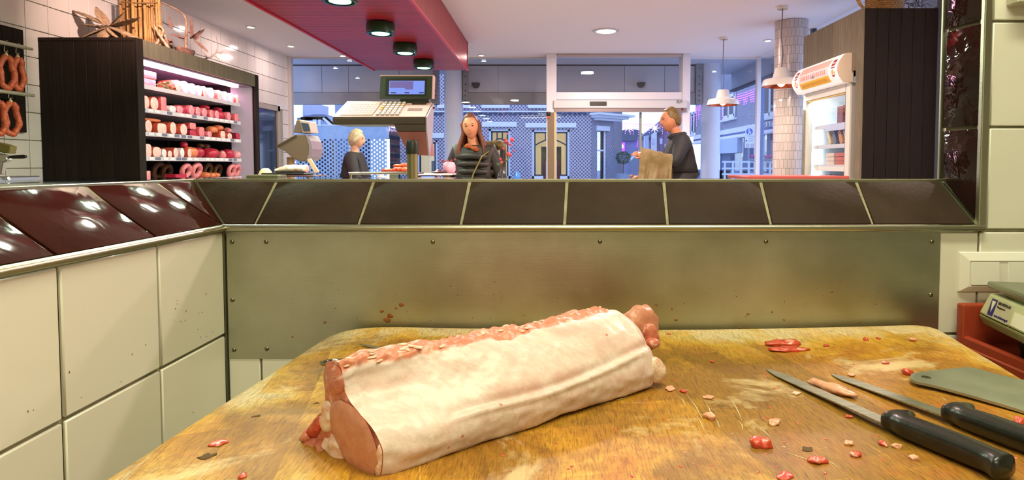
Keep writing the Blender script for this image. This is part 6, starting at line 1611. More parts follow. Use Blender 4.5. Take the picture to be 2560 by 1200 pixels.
    garment('trousers', ['pel','hpl','hpr','knl','knr','anl','anr'], [('pel','hpl'),('pel','hpr'),('hpl','knl'),('hpr','knr'),('knl','anl'),('knr','anr')], [(.14,.11),.095,.095,.07,.07,.055,.055], cols['trousers'])
    for sd in ('l', 'r'):
        a = Vector(J['an'+sd]); t_ = Vector(J['to'+sd]); bb = MB(); bb.blob(T(a.lerp(t_, .5)+Vector((0,-.01,-.015))), (.047*k, .135*k, .045*k), rotz(yaw), 14, 9); bb.build('shoe', mat('dark_shoe', '#1c1816', .5), root, smooth=180)
    # hair shell
    bb = MB()
    def hmask(i, j):
        face = max(0, math.cos(2*PI*(i-.5))); lim = {'short': .66, 'long': .95, 'bob': .74}[hairkind]
        cz_ = math.cos(2*PI*(i-.5)); side_ = {'short': .47, 'long': .6, 'bob': .60}[hairkind]
        return lerp(side_, .26, sm(.15, .75, cz_)) if cz_ > 0 else lerp(side_, lim, sm(0, .6, -cz_))
    def hf(i, j):
        jm = hmask(i, 1)*j; gr = .075 + .05*nz(i*9, j*7, 3) + (.08 if hairkind == 'bob' else .0) + .03*(1-j)
        if j > .90: gr -= .09*(j-.90)/.10
        p = HP(i, max(.004, jm), gr)
        return p
    bb.grid(hf, 44, 22, cu=True); bb.build('hair', cols['hair'], root, smooth=180)
    return root, T, HP, HR, hc, k
m_skinw = mat('skin_warm', '#d08c66', .45, col2='#bd7656', vscale=20); m_skinl = mat('skin_light', '#d09a7e', .45, col2='#c48a6c', vscale=20)
# ---- woman in a dark quilted jacket
m_hairw = mat('hair_auburn', '#74341a', .5, col2='#4a2010', vscale=40, stretch=(1,1,.1)); m_puff = mat('quilted_black', '#2a1f18', .55, col2='#1f1712', vscale=14)
wl_ = (-.60, 5.10, 0)
root, T, HP, HR, hc, k = person('woman with long auburn hair in a dark quilted jacket and orange scarf', wl_, 1.605, -.12, dict(elr=(-.25,.0,1.14), wrr=(-.14,-.16,1.02), ell=(.26,.02,1.13), wrl=(.20,-.10,.92), nkt=(-.01,-.01,1.53), hed=(-.02,-.02,1.58)),
    dict(skin=m_skinw, hair=m_hairw, jacket=m_puff, trousers=mat('jeans_dark', '#23262e', .7), bulk=1.14, hem=.72), 'short', headyaw=.05, headtilt=-.10)
# long hair falling to the shoulders
bb = MB(); rs = random.Random(12)
for i in range(54):
    a = .08 + .84*(i/53); az = (a+.5)%1.0
    if abs(az-.5) < .215: continue
    p0 = HP(az, .38, .10); p1 = HP(az, .62, .16); dx = HR @ Vector((math.sin(2*PI*az)*.03, math.cos(2*PI*az)*.02, 0)); side = 1 if math.sin(2*PI*az) > 0 else -1
    p2 = p1 + dx + Vector((rs.uniform(-.01,.01), -.01, -.10)); p3 = p2 + dx*.6 + Vector((rs.uniform(-.015,.015), -.015, -.09-rs.uniform(0, .05)))
    bb.tube(smooth_poly([p0, p1, p2, p3], 12, False), [.016, .017, .018, .018, .018, .018, .017, .016, .015, .013, .010, .004], 6)
bb.build('long_hair', m_hairw, root, smooth=180)
bb = MB(); c = T((0, -.03, 1.46)); pts = [c + Vector((.075*math.cos(a), .065*math.sin(a)+.005, -.02+.018*math.sin(a*2)))*k for a in [2*PI*i/24 for i in range(25)]]; bb.tube(pts, [(.020+.007*math.sin(q_*1.7))*k for q_ in range(25)], 10); bb.build('scarf', mat('orange_scarf', '#b4561a', .8, col2='#7a3412', vscale=40), root, smooth=180)
bb = MB(); c = T((.03, .08, 1.45)); pts = [c + Vector((.19*math.cos(a), .10*math.sin(a), .02*math.cos(a)))*k for a in [-.35+ (PI+.5)*i/20 for i in range(21)]]
bb.tube(pts, [.055*k*(.6+.4*math.sin(PI*i/20)) for i in range(21)], 12); bb.build('hood', mat('hood_fur', '#2b2018', .9, col2='#7a5a2e', vscale=22, bump=.6, bscale=60), root, smooth=180)
bb = MB(); bb.tube([T((.20,.0,1.45)), T((.10,-.13,1.36)), T((.03,-.165,1.20)), T((-.01,-.17,1.0)), T((-.02,-.165,.85))], [.012*k]*5, 8, .4); bb.build('bag_strap', mat('olive_strap', '#6d5a22', .6), root, smooth=60)
for z in (1.36, 1.29, 1.22, 1.15, 1.08, 1.01, .94, .87):
    bb = MB(); pts = [T((.176*math.cos(a)*(1-max(0, z-1.25)), .124*math.sin(a)+.0, z+.006*math.sin(3*a))) for a in [2*PI*i/30 for i in range(31)]]; bb.tube(pts, [(.030+.006*nz(q_*.7, z*9, 1))*k for q_ in range(31)], 8); bb.build('quilt_roll', m_puff, root, smooth=180)
# ---- man in profile
ml = (1.285, 5.80, 0)
m_hairm = mat('hair_fair', '#7d6232', .55, col2='#5e4a26', vscale=40)
root, T, HP, HR, hc, k = person('fair-haired man in a dark grey jacket seen in profile facing left', ml, 1.735, -PI/2, dict(elr=(-.22,-.12,1.14), wrr=(-.16,-.34,1.06), ell=(.23,-.08,1.20), wrl=(.14,-.33,1.27), nkt=(0,-.03,1.53), hed=(0,-.06,1.57)),
    dict(skin=m_skinw, hair=m_hairm, jacket=mat('jacket_charcoal', '#2a2a2c', .7, col2='#1f1f22', vscale=12), trousers=mat('trousers_grey', '#3a3a40', .7), bulk=1.12), 'short')
bb = MB()   # light khaki coat hanging over the left forearm
Ea, Wa = T((.225, -.10, 1.23)), T((.15, -.36, 1.30)); dA = (Wa-Ea); sA = Vector((-dA.y, dA.x, 0)).normalized()
if sA.y > 0: sA = -sA                       # towards the camera
def coat(i, j, grow=0.0):
    base = Ea + dA*(-.02+1.08*i); r = .058+grow; Ld = .50 + .09*math.sin(i*9) - .10*(1-i)
    fold = math.sin(i*15+1)*.030 + math.sin(i*33)*.014
    if j < .40: q = (.40-j)/.40; off = r + .035*q + fold*q*1.6; return base + sA*off + Vector((.03*math.sin(i*5+q*3)*q - .05*q, 0, -Ld*q))
    if j > .60: q = (j-.60)/.40; off = r + .02*q + fold*q; return base - sA*off + Vector((-.02*q, 0, -Ld*.85*q))
    an = PI*(j-.40)/.20; return base + sA*(r*math.cos(an)) + Vector((0, 0, r*.9*math.sin(an)+.004*math.sin(i*20)))
bb.grid(coat, 34, 44); bb.grid(lambda i, j: coat(i, j, -.008), 34, 44)
co_ = one('carried_coat', bb, mat('khaki_cloth', '#6d5a2e', .8, col2='#94805c', vscale=7, bump=.3, bscale=14), 'khaki coat held in front of the man in profile', 'coat', smooth=180)
bb = MB(); c = T((0, -.01, 1.475)); pts = [c + Vector((.07*math.cos(a), .078*math.sin(a), .012*math.cos(a)))*k for a in [2*PI*i/20 for i in range(21)]]; bb.tube(pts, .024*k, 8); bb.build('collar', MC['jacket_charcoal'], root, smooth=180)
# ---- older woman behind the counter's far side
ol = (-2.175, 6.90, 0)
root, T, HP, HR, hc, k = person('older woman with short white hair in dark clothes seen in profile', ol, 1.575, PI/2, dict(wrr=(-.14,-.26,1.05), elr=(-.23,-.08,1.12), wrl=(.14,-.26,1.02), ell=(.22,-.06,1.1)),
    dict(skin=m_skinl, hair=mat('hair_white', '#cdb994', .6, col2='#b09a78', vscale=40), jacket=mat('coat_dark_plum', '#2c2024', .75), trousers=mat('trousers_dark', '#222026', .7), bulk=1.15), 'bob')
bb = MB(); p = T((0, -.36, 1.06)); bb.blob(p+Vector((0,0,-.10)), (.15, .10, .20), None, 20, 12, .25, 9, sq=.75); one('pale_bag', bb, mat('pale_pink_bag', '#d9b8b4', .6, col2='#c9a29e', vscale=10), 'pale pink bag held by the older woman', 'bag', smooth=180)
# ================================================================== OUTSIDE
b = MB(); b.box(-60, 60, YF+.1, 120, -.12, -.03); struct(b.build('ground', mat('street_paving', '#7f8796', .7, col2='#6d7484', vscale=3)))
b = MB(); b.box(-5.5, 3.45, YF+.11, 10.8, 2.79, 2.95); struct(b.build('soffit', mat('soffit_plaster', '#b9c3d4', .8)))
m_fasc = mat('fascia_panel', '#aab0bb', .55); m_fsteel = mat('fascia_steel', '#85878c', .5, .3); m_fdark = mat('fascia_line', '#3f434b', .6)
YFs = 9.70
def ex(u, Y): return atY(u, 412, Y).x
def ez(v, Y): return atY(1362, v, Y).z
fa = thing('arcade_fascia', 'grey panelled fascia with a steel beam under the arcade outside the windows', 'fascia', (-1.2, YFs, ez(262, YFs)))
ed = [ex(u, YFs) for u in (560, 700, 808, 874, 1000, 1096)] ; ed2 = [ex(u, YFs) for u in (1160, 1247, 1400, 1560, 1660, 1735)]
zt_, zm_, zb2 = 2.79, ez(232, YFs), ez(261, YFs)
for e_ in (ed, ed2):
    for a, c in zip(e_, e_[1:]):
        b = MB(); b.box(a+.003, c-.003, YFs, YFs+.06, zm_+.006, ez(165, YFs)); b.build('panel', m_fasc, fa, bevel=.002)
    b = MB(); b.box(e_[0], e_[-1], YFs-.03, YFs+.08, zb2, zm_); b.build('beam', m_fsteel, fa, bevel=.003)
    b = MB(); b.box(e_[0], e_[-1], YFs+.03, YFs+.07, zm_-.004, zm_+.012); b.build('shadow_gap', m_fdark, fa)
    b = MB(); b.box(e_[0], e_[-1], YFs+.02, YFs+.08, ez(166, YFs), zt_); b.build('top_strip', m_fdark, fa)
for u0, u1 in ((1085, 1098), (1159, 1172), (1736, 1752)):
    b = MB(); b.box(ex(u0, YFs), ex(u1, YFs), YFs-.05, YFs+.1, zb2, 2.79); pl_ = sub(b.build('steel_bracket', m_fsteel, fa, bevel=.003))
    for v in (172, 192, 212, 228, 240, 252):
        b = MB(); xx = (ex(u0, YFs)+ex(u1, YFs))/2; b.lathe([(0, 0), (.012, 0), (.012, .008), (0, .010)], (xx, YFs-.05, ez(v, YFs)), 8, frame_from((0,-1,0))); b.build('bolt', m_fdark, pl_)
fs2 = thing('side_fascia', 'blue-grey panelled fascia running along the side of the shop outside', 'fascia', (3.34, 8.0, 2.5))
for a, c in ((4.8, 6.7), (6.72, 8.6), (8.62, 10.7)):
    b = MB(); b.box(3.30, 3.36, a, c, 2.50, 2.79); b.build('panel', m_fasc, fs2, bevel=.002)
b = MB(); b.box(3.28, 3.38, 4.8, 10.7, 2.47, 2.50); b.build('edge', m_fdark, fs2)
for k, (u, lb) in enumerate([(1135, 'round white column outside left of the entrance'), (1775, 'round white column with a grey foot outside right of the entrance')]):
    t = thing('street_column', lb, 'column', (ex(u, 9.72), 9.72, 0)); x = ex(u, 9.72)
    b = MB(); b.lathe([(.150, .95), (.150, 2.79)], (x, 9.72, 0), 36); b.build('shaft', mat('column_white', '#cdd6e6', .6), t, smooth=60)
    b = MB(); b.lathe([(.156, 0), (.156, .955), (.150, .96)], (x, 9.72, 0), 36); b.build('foot', mat('column_grey_foot', '#66707e', .6), t, smooth=60)
for k, (u, v, lb) in enumerate([(1190, 212, 'small dark floodlight on the fascia right of the left column'), (1602, 211, 'small dark floodlight on the fascia above the entrance')]):
    t = thing('floodlight', lb, 'floodlight', (ex(u, 9.6), 9.62, ez(v, 9.6))); x, z = ex(u, 9.6), ez(v, 9.6)
    b = MB(); b.prism([(x-.062, 9.58, z+.035), (x+.062, 9.58, z+.035), (x+.066, 9.58, z+.01), (x+.035, 9.58, z-.045), (x-.035, 9.58, z-.045), (x-.066, 9.58, z+.01)], (0, .08, 0)); b.build('housing', mat('flood_dark', '#2a2e34', .5), t, bevel=.006)
    b = MB(); b.box(x-.015, x+.015, 9.65, 9.70, z-.02, z+.02); b.build('bracket', mat('flood_dark', '#2a2e34', .5), t)

# ---- brick with a diamond lattice
def brick_mat(name, c1, c2, mortar, cell=.105):
    t = NT(name); tc = t.new('ShaderNodeTexCoord'); mp = t.new('ShaderNodeMapping'); t.l(tc.outputs['Object'], mp.inputs[0])
    sp_ = t.new('ShaderNodeSeparateXYZ'); t.l(mp.outputs[0], sp_.inputs[0]); cb_ = t.new('ShaderNodeCombineXYZ')
    h = t.math('ADD', sp_.outputs[0], sp_.outputs[1]); a = t.math('ADD', h, sp_.outputs[2]); c = t.math('SUBTRACT', h, sp_.outputs[2])
    t.l(a, cb_.inputs[0]); t.l(c, cb_.inputs[1])
    br = t.new('ShaderNodeTexBrick'); br.offset = 0.0; t.l(cb_.outputs[0], br.inputs['Vector']); br.inputs['Scale'].default_value = 1
    br.inputs['Brick Width'].default_value = cell; br.inputs['Row Height'].default_value = cell; br.inputs['Mortar Size'].default_value = cell*.14; br.inputs['Mortar Smooth'].default_value = .4
    br.inputs['Color1'].default_value = L(c1); br.inputs['Color2'].default_value = L(c2); br.inputs['Mortar'].default_value = L(mortar)
    t.col(br.outputs['Color']); t.set(rough=.85); MC[name] = t.m; return t.m
m_brick = brick_mat('lattice_brick', '#6a5f74', '#7d6a78', '#c9cfdd', .118)
m_brick2 = brick_mat('plain_brick_blue', '#75788c', '#8a8698', '#9aa0b2', .14)
m_trimw = mat('stone_trim_white', '#dfe4ee', .6); m_wfr = mat('window_wood_white', '#dce4ee', .5); m_wdark = mat('window_sash_dark', '#26303c', .5)
m_lit = mat('lit_room', '#d9cba0', .8, emit='#ffe6b0', es=.55, col2='#b9a67c', vscale=1.5); m_wglass = glass('street_glass', (.92,.94,.98,1), 1.2)
YH = 20.0
hs = thing('brick_house', 'brick house with white lintels and lit windows across the street', 'house', (ex(1230, YH), YH+2, 0))
xh0, xh1 = ex(975, YH), ex(1478, YH)
wins = [(1330, 1424, 324, 447, 'arch'), (1222, 1276, 322, 447, 'arch'), (1042, 1094, 350, 447, 'plain')]
# front wall built as piers and spandrels around the windows
zl, zh_ = -.05, 5.6
xs = [xh0]
segs = sorted([(ex(a, YH), ex(c, YH), ez(v1, YH), ez(v0, YH)) for a, c, v0, v1, _ in wins])
cur = xh0
for (a, c, z0, z1) in segs:
    b = MB(); b.box(cur, a, YH, YH+.35, zl, zh_); b.build('wall', m_brick, hs)
    b = MB(); b.box(a, c, YH, YH+.35, z1, zh_); b.build('wall', m_brick, hs)
    b = MB(); b.box(a, c, YH, YH+.35, zl, z0); b.build('wall', m_brick, hs); cur = c
b = MB(); b.box(cur, xh1, YH, YH+.35, zl, zh_); b.build('wall', m_brick, hs)
b = MB(); b.box(xh0, xh1, YH+2.2, YH+2.3, zl, zh_); b.build('room_back', m_lit, hs)
b = MB(); b.box(xh0, xh1, YH+.35, YH+2.2, 2.9, 3.0); b.build('room_ceiling', mat('room_ceiling', '#d9d2bc', .8), hs)
for (a, c, z0, z1), kind in zip(segs, ('plain', 'arch', 'arch')):
    b = MB()
    for q in ((a, a+.07, z0, z1), (c-.07, c, z0, z1), (a, c, z1-.07, z1), (a, c, z0, z0+.09)): b.box(q[0], q[1], YH+.06, YH+.16, q[2], q[3])
    wf = sub(b.build('window', m_wfr, hs)); b = MB()
    for q in ((a+.07, a+.12, z0+.09, z1-.07), (c-.12, c-.07, z0+.09, z1-.07), (a+.07, c-.07, z1-.12, z1-.07), (a+.07, c-.07, z0+.09, z0+.14)): b.box(q[0], q[1], YH+.09, YH+.14, q[2], q[3])
    if kind == 'arch':
        zs_ = z1-.52; pts = [((a+.1)*(1-f)+(c-.1)*f, YH+.115, zs_+.20*math.sin(PI*f)) for f in [i/14 for i in range(15)]]; b.tube(pts, .025, 6)
        for f in (.33, .67): b.box(lerp(a+.1, c-.1, f)-.02, lerp(a+.1, c-.1, f)+.02, YH+.10, YH+.13, zs_+.17, z1-.1)
    b.build('sash', m_wdark, wf); b = MB(); b.box(a+.1, c-.1, YH+.11, YH+.118, z0+.1, z1-.1); b.build('pane', m_wglass, wf)
    b = MB(); b.box(a-.22, c+.22, YH-.05, YH+.05, z1+.06, z1+.22); b.build('lintel', m_trimw, hs, bevel=.01)
    b = MB(); b.box(a+.3, c-.25, YH+1.0, YH+1.5, .2, z0+1.1 if kind == 'arch' else z0+.6); b.build('furniture', mat('dark_room_furniture', '#4a4540', .7), hs)
# upper sills, dentil band
for (u0, u1) in ((1095, 1115), (1150, 1178), (1205, 1275), (1320, 1388), (1420, 1470)):
    b = MB(); b.box(ex(u0, YH), ex(u1, YH), YH-.1, YH, ez(271, YH), ez(262, YH)); b.build('upper_sill', m_trimw, hs, bevel=.01)
x = xh0+.05
dm = MB(); dm.box(-.045, .045, -.05, 0, -.05, .05); dme = dm.mesh('dentil', mat('dentil_dark', '#3f4668', .8))
while x < xh1-.05: link('dentil', dme, hs, (x, YH, ez(284, YH))); x += .165
b = MB(); b.box(xh0, xh1, YH-.06, YH, ez(281, YH), ez(278, YH)); b.build('string_course', m_trimw, hs)
# splayed corner with small window and cornice
Pa, Pb = Vector((xh1, YH, 0)), Vector((ex(1531, 20.7), 20.7, 0)); dv = (Pb-Pa).normalized(); nv_ = Vector((dv.y, -dv.x, 0)); LL = (Pb-Pa).length
def CP(s, off, z): q = Pa + dv*(s*LL) - nv_*off; return Vector((q.x, q.y, z))
wz0, wz1 = ez(452, 20.3), ez(328, 20.3)
def cbox(name, s0, s1, z0, z1, o0, o1, m, par):
    b = MB(); b.prism([CP(s0, o0, z0), CP(s1, o0, z0), CP(s1, o1, z0), CP(s0, o1, z0)], (0, 0, z1-z0)); return b.build(name, m, par)
cbox('corner_wall', 0, .27, zl, zh_, 0, .3, m_brick2, hs); cbox('corner_wall', .72, 1, zl, zh_, 0, .3, m_brick2, hs); cbox('corner_wall', .27, .72, wz1, zh_, 0, .3, m_brick2, hs); cbox('corner_wall', .27, .72, zl, wz0, 0, .3, m_brick2, hs)
cw = sub(cbox('window', .64, .72, wz0, wz1, .05, .15, m_wfr, hs)); cbox('rail', .27, .66, lerp(wz0, wz1, .60), lerp(wz0, wz1, .63), .06, .14, m_wfr, cw); cbox('sash', .60, .64, wz0, wz1, .07, .13, m_wdark, cw); cbox('pane', .27, .62, wz0, wz1, .10, .11, m_wglass, cw)
cbox('room_back', .0, 1.0, zl, 3.2, 1.2, 1.3, m_lit, hs)
cbox('lintel', .22, .82, ez(327, 20.3), ez(315, 20.3), -.06, .05, m_trimw, hs)
for (z0, z1, o, s0, s1) in ((ez(302, 20.3), ez(296, 20.3), -.22, .10, 1.25), (ez(296, 20.3), ez(290, 20.3), -.34, -.0, 1.45), (ez(290, 20.3), ez(285, 20.3), -.45, -.08, 1.62)):
    cbox('cornice', s0, s1, z0, z1, o, .1, m_trimw, hs)
b = MB(); b.prism([(Pb.x-.1, Pb.y, zl), (Pb.x, Pb.y, zl), (Pb.x+1.1, Pb.y+6, zl), (Pb.x+.9, Pb.y+6, zl)], (0, 0, zh_)); b.build('side_wall', m_brick2, hs)

# ---- perforated blue screen wall
YP = 17.0
px0, px1, pzt = ex(700, YP), ex(973, YP), ez(314, YP)
pw = thing('perforated_screen', 'pale blue perforated metal screen wall across the street on the left', 'screen wall', ((px0+px1)/2, YP, 0))
m_scr = mat('screen_blue_metal', '#a3b4c6', .5, .2, col2='#94a8be', vscale=6)
zs1 = ez(345, YP)
b = MB(); b.box(px0, px1, YP, YP+.04, zs1, pzt); b.build('top_band', m_scr, pw); b = MB(); b.box(px0, px1, YP-.01, YP+.06, pzt, pzt+.03); b.build('coping', m_trimw, pw)
cwid, chei, hr_ = .0775, .114, .033; b = MB(); ncol = int((px1-px0)/cwid); nrow = 12
for i in range(ncol):
    for j in range(-1, nrow+1):
        cxh = px0+cwid*(i+.5); czh = zs1-chei*(j+.5+(.5 if i%2 else 0)); x0_, x1_ = cxh-cwid/2, cxh+cwid/2; z1_, z0_ = min(zs1, czh+chei/2), czh-chei/2
        if z1_-z0_ < .02: continue
        if z1_ < czh+hr_+.004:
            b.add([(x0_, YP, z0_), (x1_, YP, z0_), (x1_, YP, z1_), (x0_, YP, z1_)], [(0,1,2,3)]); continue
        oc = [(cxh+hr_*math.cos(PI/8+a*PI/4), czh+hr_*math.sin(PI/8+a*PI/4)) for a in range(8)]
        O8 = [(x1_, lerp(z0_, z1_, .7)), (lerp(x0_, x1_, .7), z1_), (lerp(x0_, x1_, .3), z1_), (x0_, lerp(z0_, z1_, .7)), (x0_, lerp(z0_, z1_, .3)), (lerp(x0_, x1_, .3), z0_), (lerp(x0_, x1_, .7), z0_), (x1_, lerp(z0_, z1_, .3))]
        cor = [(x1_, z1_), (x0_, z1_), (x0_, z0_), (x1_, z0_)]
        vv = [(p[0], YP, p[1]) for p in O8] + [(p[0], YP, p[1]) for p in oc] + [(p[0], YP, p[1]) for p in cor] + [(p[0], YP+.03, p[1]) for p in oc]
        ff = [(k, 8+k, 8+(k+1)%8, (k+1)%8) for k in range(8)] + [(0,1,16),(2,3,17),(4,5,18),(6,7,19)] + [(8+k, 20+k, 20+(k+1)%8, 8+(k+1)%8) for k in range(8)]
        b.add(vv, ff)
o = b.build('perforated_sheet', m_scr, pw); o['kind'] = 'stuff'
b = MB(); b.box(px0, px1, YP, YP+.04, -.05, zs1-chei*(nrow+.9)); b.build('base_band', m_scr, pw)
b = MB(); b.box(px0, px1, YP+1.2, YP+1.3, -.05, pzt-.1); b.build('yard_back', mat('yard_dark', '#1b2030', .8), pw)
for (u0, u1, m, z1) in ((838, 856, m_lit, 1.9), (868, 878, m_lit, 1.95), (930, 975, mat('yard_white', '#e6ecf2', .7, emit='#f2f6ff', es=.8), 1.95), (905, 915, mat('yard_purple', '#3a2440', .7), 2.0)):
    b = MB(); b.box(ex(u0, YP+1), ex(u1, YP+1), YP+.9, YP+1.0, .3, z1); b.build('yard_panel', m, pw)
# ---- pale gabled house and tower far left
fh = thing('gabled_house', 'pale far house with a dark gable roof above the perforated screen', 'house', (-15.5, 40, 0))
def fp(u, v, Y=40.0): return atY(u, v, Y)
b = MB(); b.prism([fp(752, 470), fp(835, 470), fp(835, 292), fp(752, 292)], (0, 4, 0)); b.build('wall', mat('far_wall_blue', '#9fb4d4', .8), fh)
b = MB(); b.prism([fp(742, 296), fp(782, 286), fp(812, 286), fp(838, 312), fp(835, 318), fp(805, 300), fp(745, 302)], (0, 5, 0)); b.build('roof', mat('far_roof_blue', '#5f7088', .8), fh)
for (u0, u1) in ((783, 792), (797, 803)):
    b = MB(); b.prism([fp(u0, 313), fp(u1, 313), fp(u1, 299), fp(u0, 299)], (0, -.1, 0)); b.build('window', m_trimw, fh)
b = MB(); b.prism([fp(828, 316), fp(809, 298), fp(811, 294), fp(832, 312)], (0, -.2, 0)); b.build('gable_board', m_trimw, fh)
ft = thing('grey_tower', 'grey far tower block left of the gabled house', 'building', (-23.5, 60, 0))
b = MB(); b.prism([fp(755, 470, 60), fp(776, 470, 60), fp(776, 255, 60), fp(757, 255, 60)], (0, 5, 0)); b.build('wall', mat('far_tower', '#a9b4cc', .8), ft); b = MB(); b.prism([fp(760, 300, 59.9), fp(772, 300, 59.9), fp(772, 288, 59.9), fp(760, 288, 59.9)], (0, .1, 0)); b.build('window', mat('far_window', '#6a7ea8', .5), ft)
b = MB(); gp = thing('grey_pier', 'grey-blue pier at the right end above the screen wall', 'pier', (ex(852, 17.4), 17.5, 0)); b.box(ex(841, 17.4), ex(860, 17.4), 17.35, 17.8, -.05, 3.4); b.build('shaft', mat('pier_grey', '#8296b4', .7), gp)

# ---- street vista behind the entrance
def fl(name, label, cat, pts, Y, depth, m, group=None):
    b = MB(); b.prism([fp(u, v, Y) for u, v in pts], (0, depth, 0)); return b
vs1 = thing('slate_roof_house', 'dark slate-roofed house at the far end of the street', 'house', (fp(1575, 412, 45).x, 45, 0))
b = fl('', '', '', [(1536,470),(1612,470),(1612,350),(1536,350)], 45, 5, None); b.build('wall', mat('far_house_wall', '#7f8fb4', .8), vs1)
b = fl('', '', '', [(1534,352),(1546,328),(1572,322),(1600,325),(1618,352)], 44.8, 6, None); b.build('roof', mat('far_slate', '#55657c', .8), vs1)
b = fl('', '', '', [(1541,378),(1562,378),(1562,356),(1541,356)], 44.6, .2, None); b.build('purple_sign', mat('neon_purple', '#8a3ae0', .5, emit='#a04aff', es=1.6), vs1)
b = fl('', '', '', [(1592,368),(1600,368),(1602,350),(1594,350)], 44.6, .2, None); b.build('purple_sign', MC['neon_purple'], vs1)
b = MB(); b.blob(fp(1554, 366, 44.4), (.13, .1, .16)); b.build('lantern', mat('street_lantern', '#fff2d8', .5, emit='#fff0d0', es=6), vs1, smooth=180)
vs2 = thing('gabled_brick_house', 'mauve brick house with a steep gable on the right of the street', 'house', (fp(1660, 412, 38).x, 38, 0))
b = fl('', '', '', [(1625,470),(1716,470),(1716,310),(1690,290),(1625,335)], 38, 5, None); b.build('wall', mat('far_brick_mauve', '#8a7a9c', .8), vs2)
b = fl('', '', '', [(1600,345),(1655,300),(1700,268),(1716,268),(1716,290),(1640,338),(1604,352)], 37.8, .8, None); b.build('roof', mat('far_roof_slate', '#626f8c', .8), vs2)
b = fl('', '', '', [(1630,470),(1642,470),(1642,330),(1630,335)], 37.5, .3, None); b.build('pilaster', m_trimw, vs2)
b = fl('', '', '', [(1612,470),(1622,470),(1622,338),(1612,340)], 36, .4, None); b.build('pilaster', mat('pale_blue_render', '#b9c9e2', .7), vs2)
for (u, v) in ((1628, 345), (1650, 346), (1680, 345), (1662, 360)):
    b = fl('', '', '', [(u,v+14),(u+6,v+14),(u+6,v),(u,v)], 37.4, .1, None); b.build('window', mat('far_window_pale', '#c9d2ee', .4), vs2)
# star lights hanging across the street
m_star = mat('star_lamp', '#ffffff', .5, emit='#f0e4ff', es=5); m_ice = mat('icicle_lamp', '#b070ff', .5, emit='#a860ff', es=2.2)
def star(u, v, Y, R, label):
    c = fp(u, v, Y); b = MB()
    for k in range(8):
        a = PI*k/4; d = Vector((math.cos(a), 0, math.sin(a))); b.tube([c+d*R*.15, c+d*R], [R*.11, R*.03], 5)
    b.blob(c, (R*.3, R*.15, R*.3)); b.tube([c+Vector((0,0,R)), c+Vector((0,0,R+.35))], .01, 5)
    return one('star_light', b, m_star, label, 'star light', 'star lights across the street')
star(1573, 318, 30, .25, 'white star lamp hanging left of the door stile'); star(1637, 320, 30, .23, 'white star lamp hanging before the gabled house')
def icicles(label, pts, Y, seed):
    b = MB(); r_ = random.Random(seed); q = [fp(u, v, Y) if Y else atX(u, v, 8.93) for u, v in pts]; b.tube(q, .012, 5)
    for i in range(len(q)-1):
        n = int((q[i+1]-q[i]).length/.12)
        for k in range(n):
            p = q[i].lerp(q[i+1], k/n)
            for j in range(r_.randint(2, 5)): b.blob(p-Vector((0,0,.10*(j+1))), (.022,.022,.03), None, 6, 4)
    o = one('icicle_lights', b, m_ice, label, 'fairy lights'); o['kind'] = 'stuff'
icicles('purple icicle lights strung across the street end', [(1500,300),(1536,306),(1570,309),(1610,312),(1650,310),(1700,300),(1812,270)], 30, 1)
icicles('purple icicle lights along the right house front', [(1838,238),(1862,232),(1888,222)], 0, 2)
icicles('purple fairy lights under the eaves right of the door post', [(1738,270),(1748,264),(1756,260)], 0, 3)
# tub with a round-headed shrub, railings
tt = thing('potted_shrub', 'bushy green shrub in a tub outside beyond the entrance', 'shrub', (ex(1558, 19), 19, 0)); xq = ex(1558, 19)
b = MB(); rs = random.Random(15)
for _ in range(900):
    a, c = rs.uniform(0, 2*PI), rs.uniform(-1, 1); r = rs.uniform(.75, 1.0); s_ = math.sqrt(1-c*c)
    p = Vector((xq+.24*r*s_*math.cos(a), 19+.24*r*s_*math.sin(a), ez(395, 19)+.21*r*c)); q = Vector((rs.uniform(-1,1), rs.uniform(-1,1), rs.uniform(-.3,1))).normalized()*.04; w = q.cross(Vector((rs.uniform(-1,1), .3, .5))).normalized()*.014
    b.add([p, p+q*.5+w, p+q, p+q*.5-w], [(0,1,2,3)])
o = b.build('foliage', mat('shrub_leaf', '#3f6a4c', .6, col2='#2c4f3c', vscale=8), tt); o['kind'] = 'stuff'
b = MB(); b.lathe([(.015, .3), (.015, ez(400, 19))], (xq, 19, 0), 8); b.build('stem', mat('shrub_stem', '#4a3a2a', .8), tt)
b = MB(); b.lathe([(.15, -.03), (.2, .5), (.22, .52), (.22, ez(414, 19)-.25), (0, ez(414, 19)-.26)], (xq, 19, 0), 20); b.build('tub', mat('tub_grey', '#8090a8', .6), tt, smooth=40)
rl = thing('terrace_railing', 'white metal terrace railing outside at the foot of the right house', 'railing', (ex(1850, 21), 21, 0))
m_rail = mat('railing_pale', '#c4d4ec', .5, .3)
for u in (1812, 1832, 1852, 1872, 1888, 1905, 1925):
    b = MB(); b.box(ex(u, 21)-.03, ex(u, 21)+.03, 20.97, 21.03, -.03, 1.32); b.build('post', m_rail, rl)
for z in (1.28, 1.05, .85):
    b = MB(); b.box(ex(1805, 21), ex(1935, 21), 20.98, 21.02, z-.03, z+.03); b.build('bar', m_rail, rl)
m_mag = mat('magenta_flower', '#c04aa0', .5, col2='#8a3a78', vscale=8)
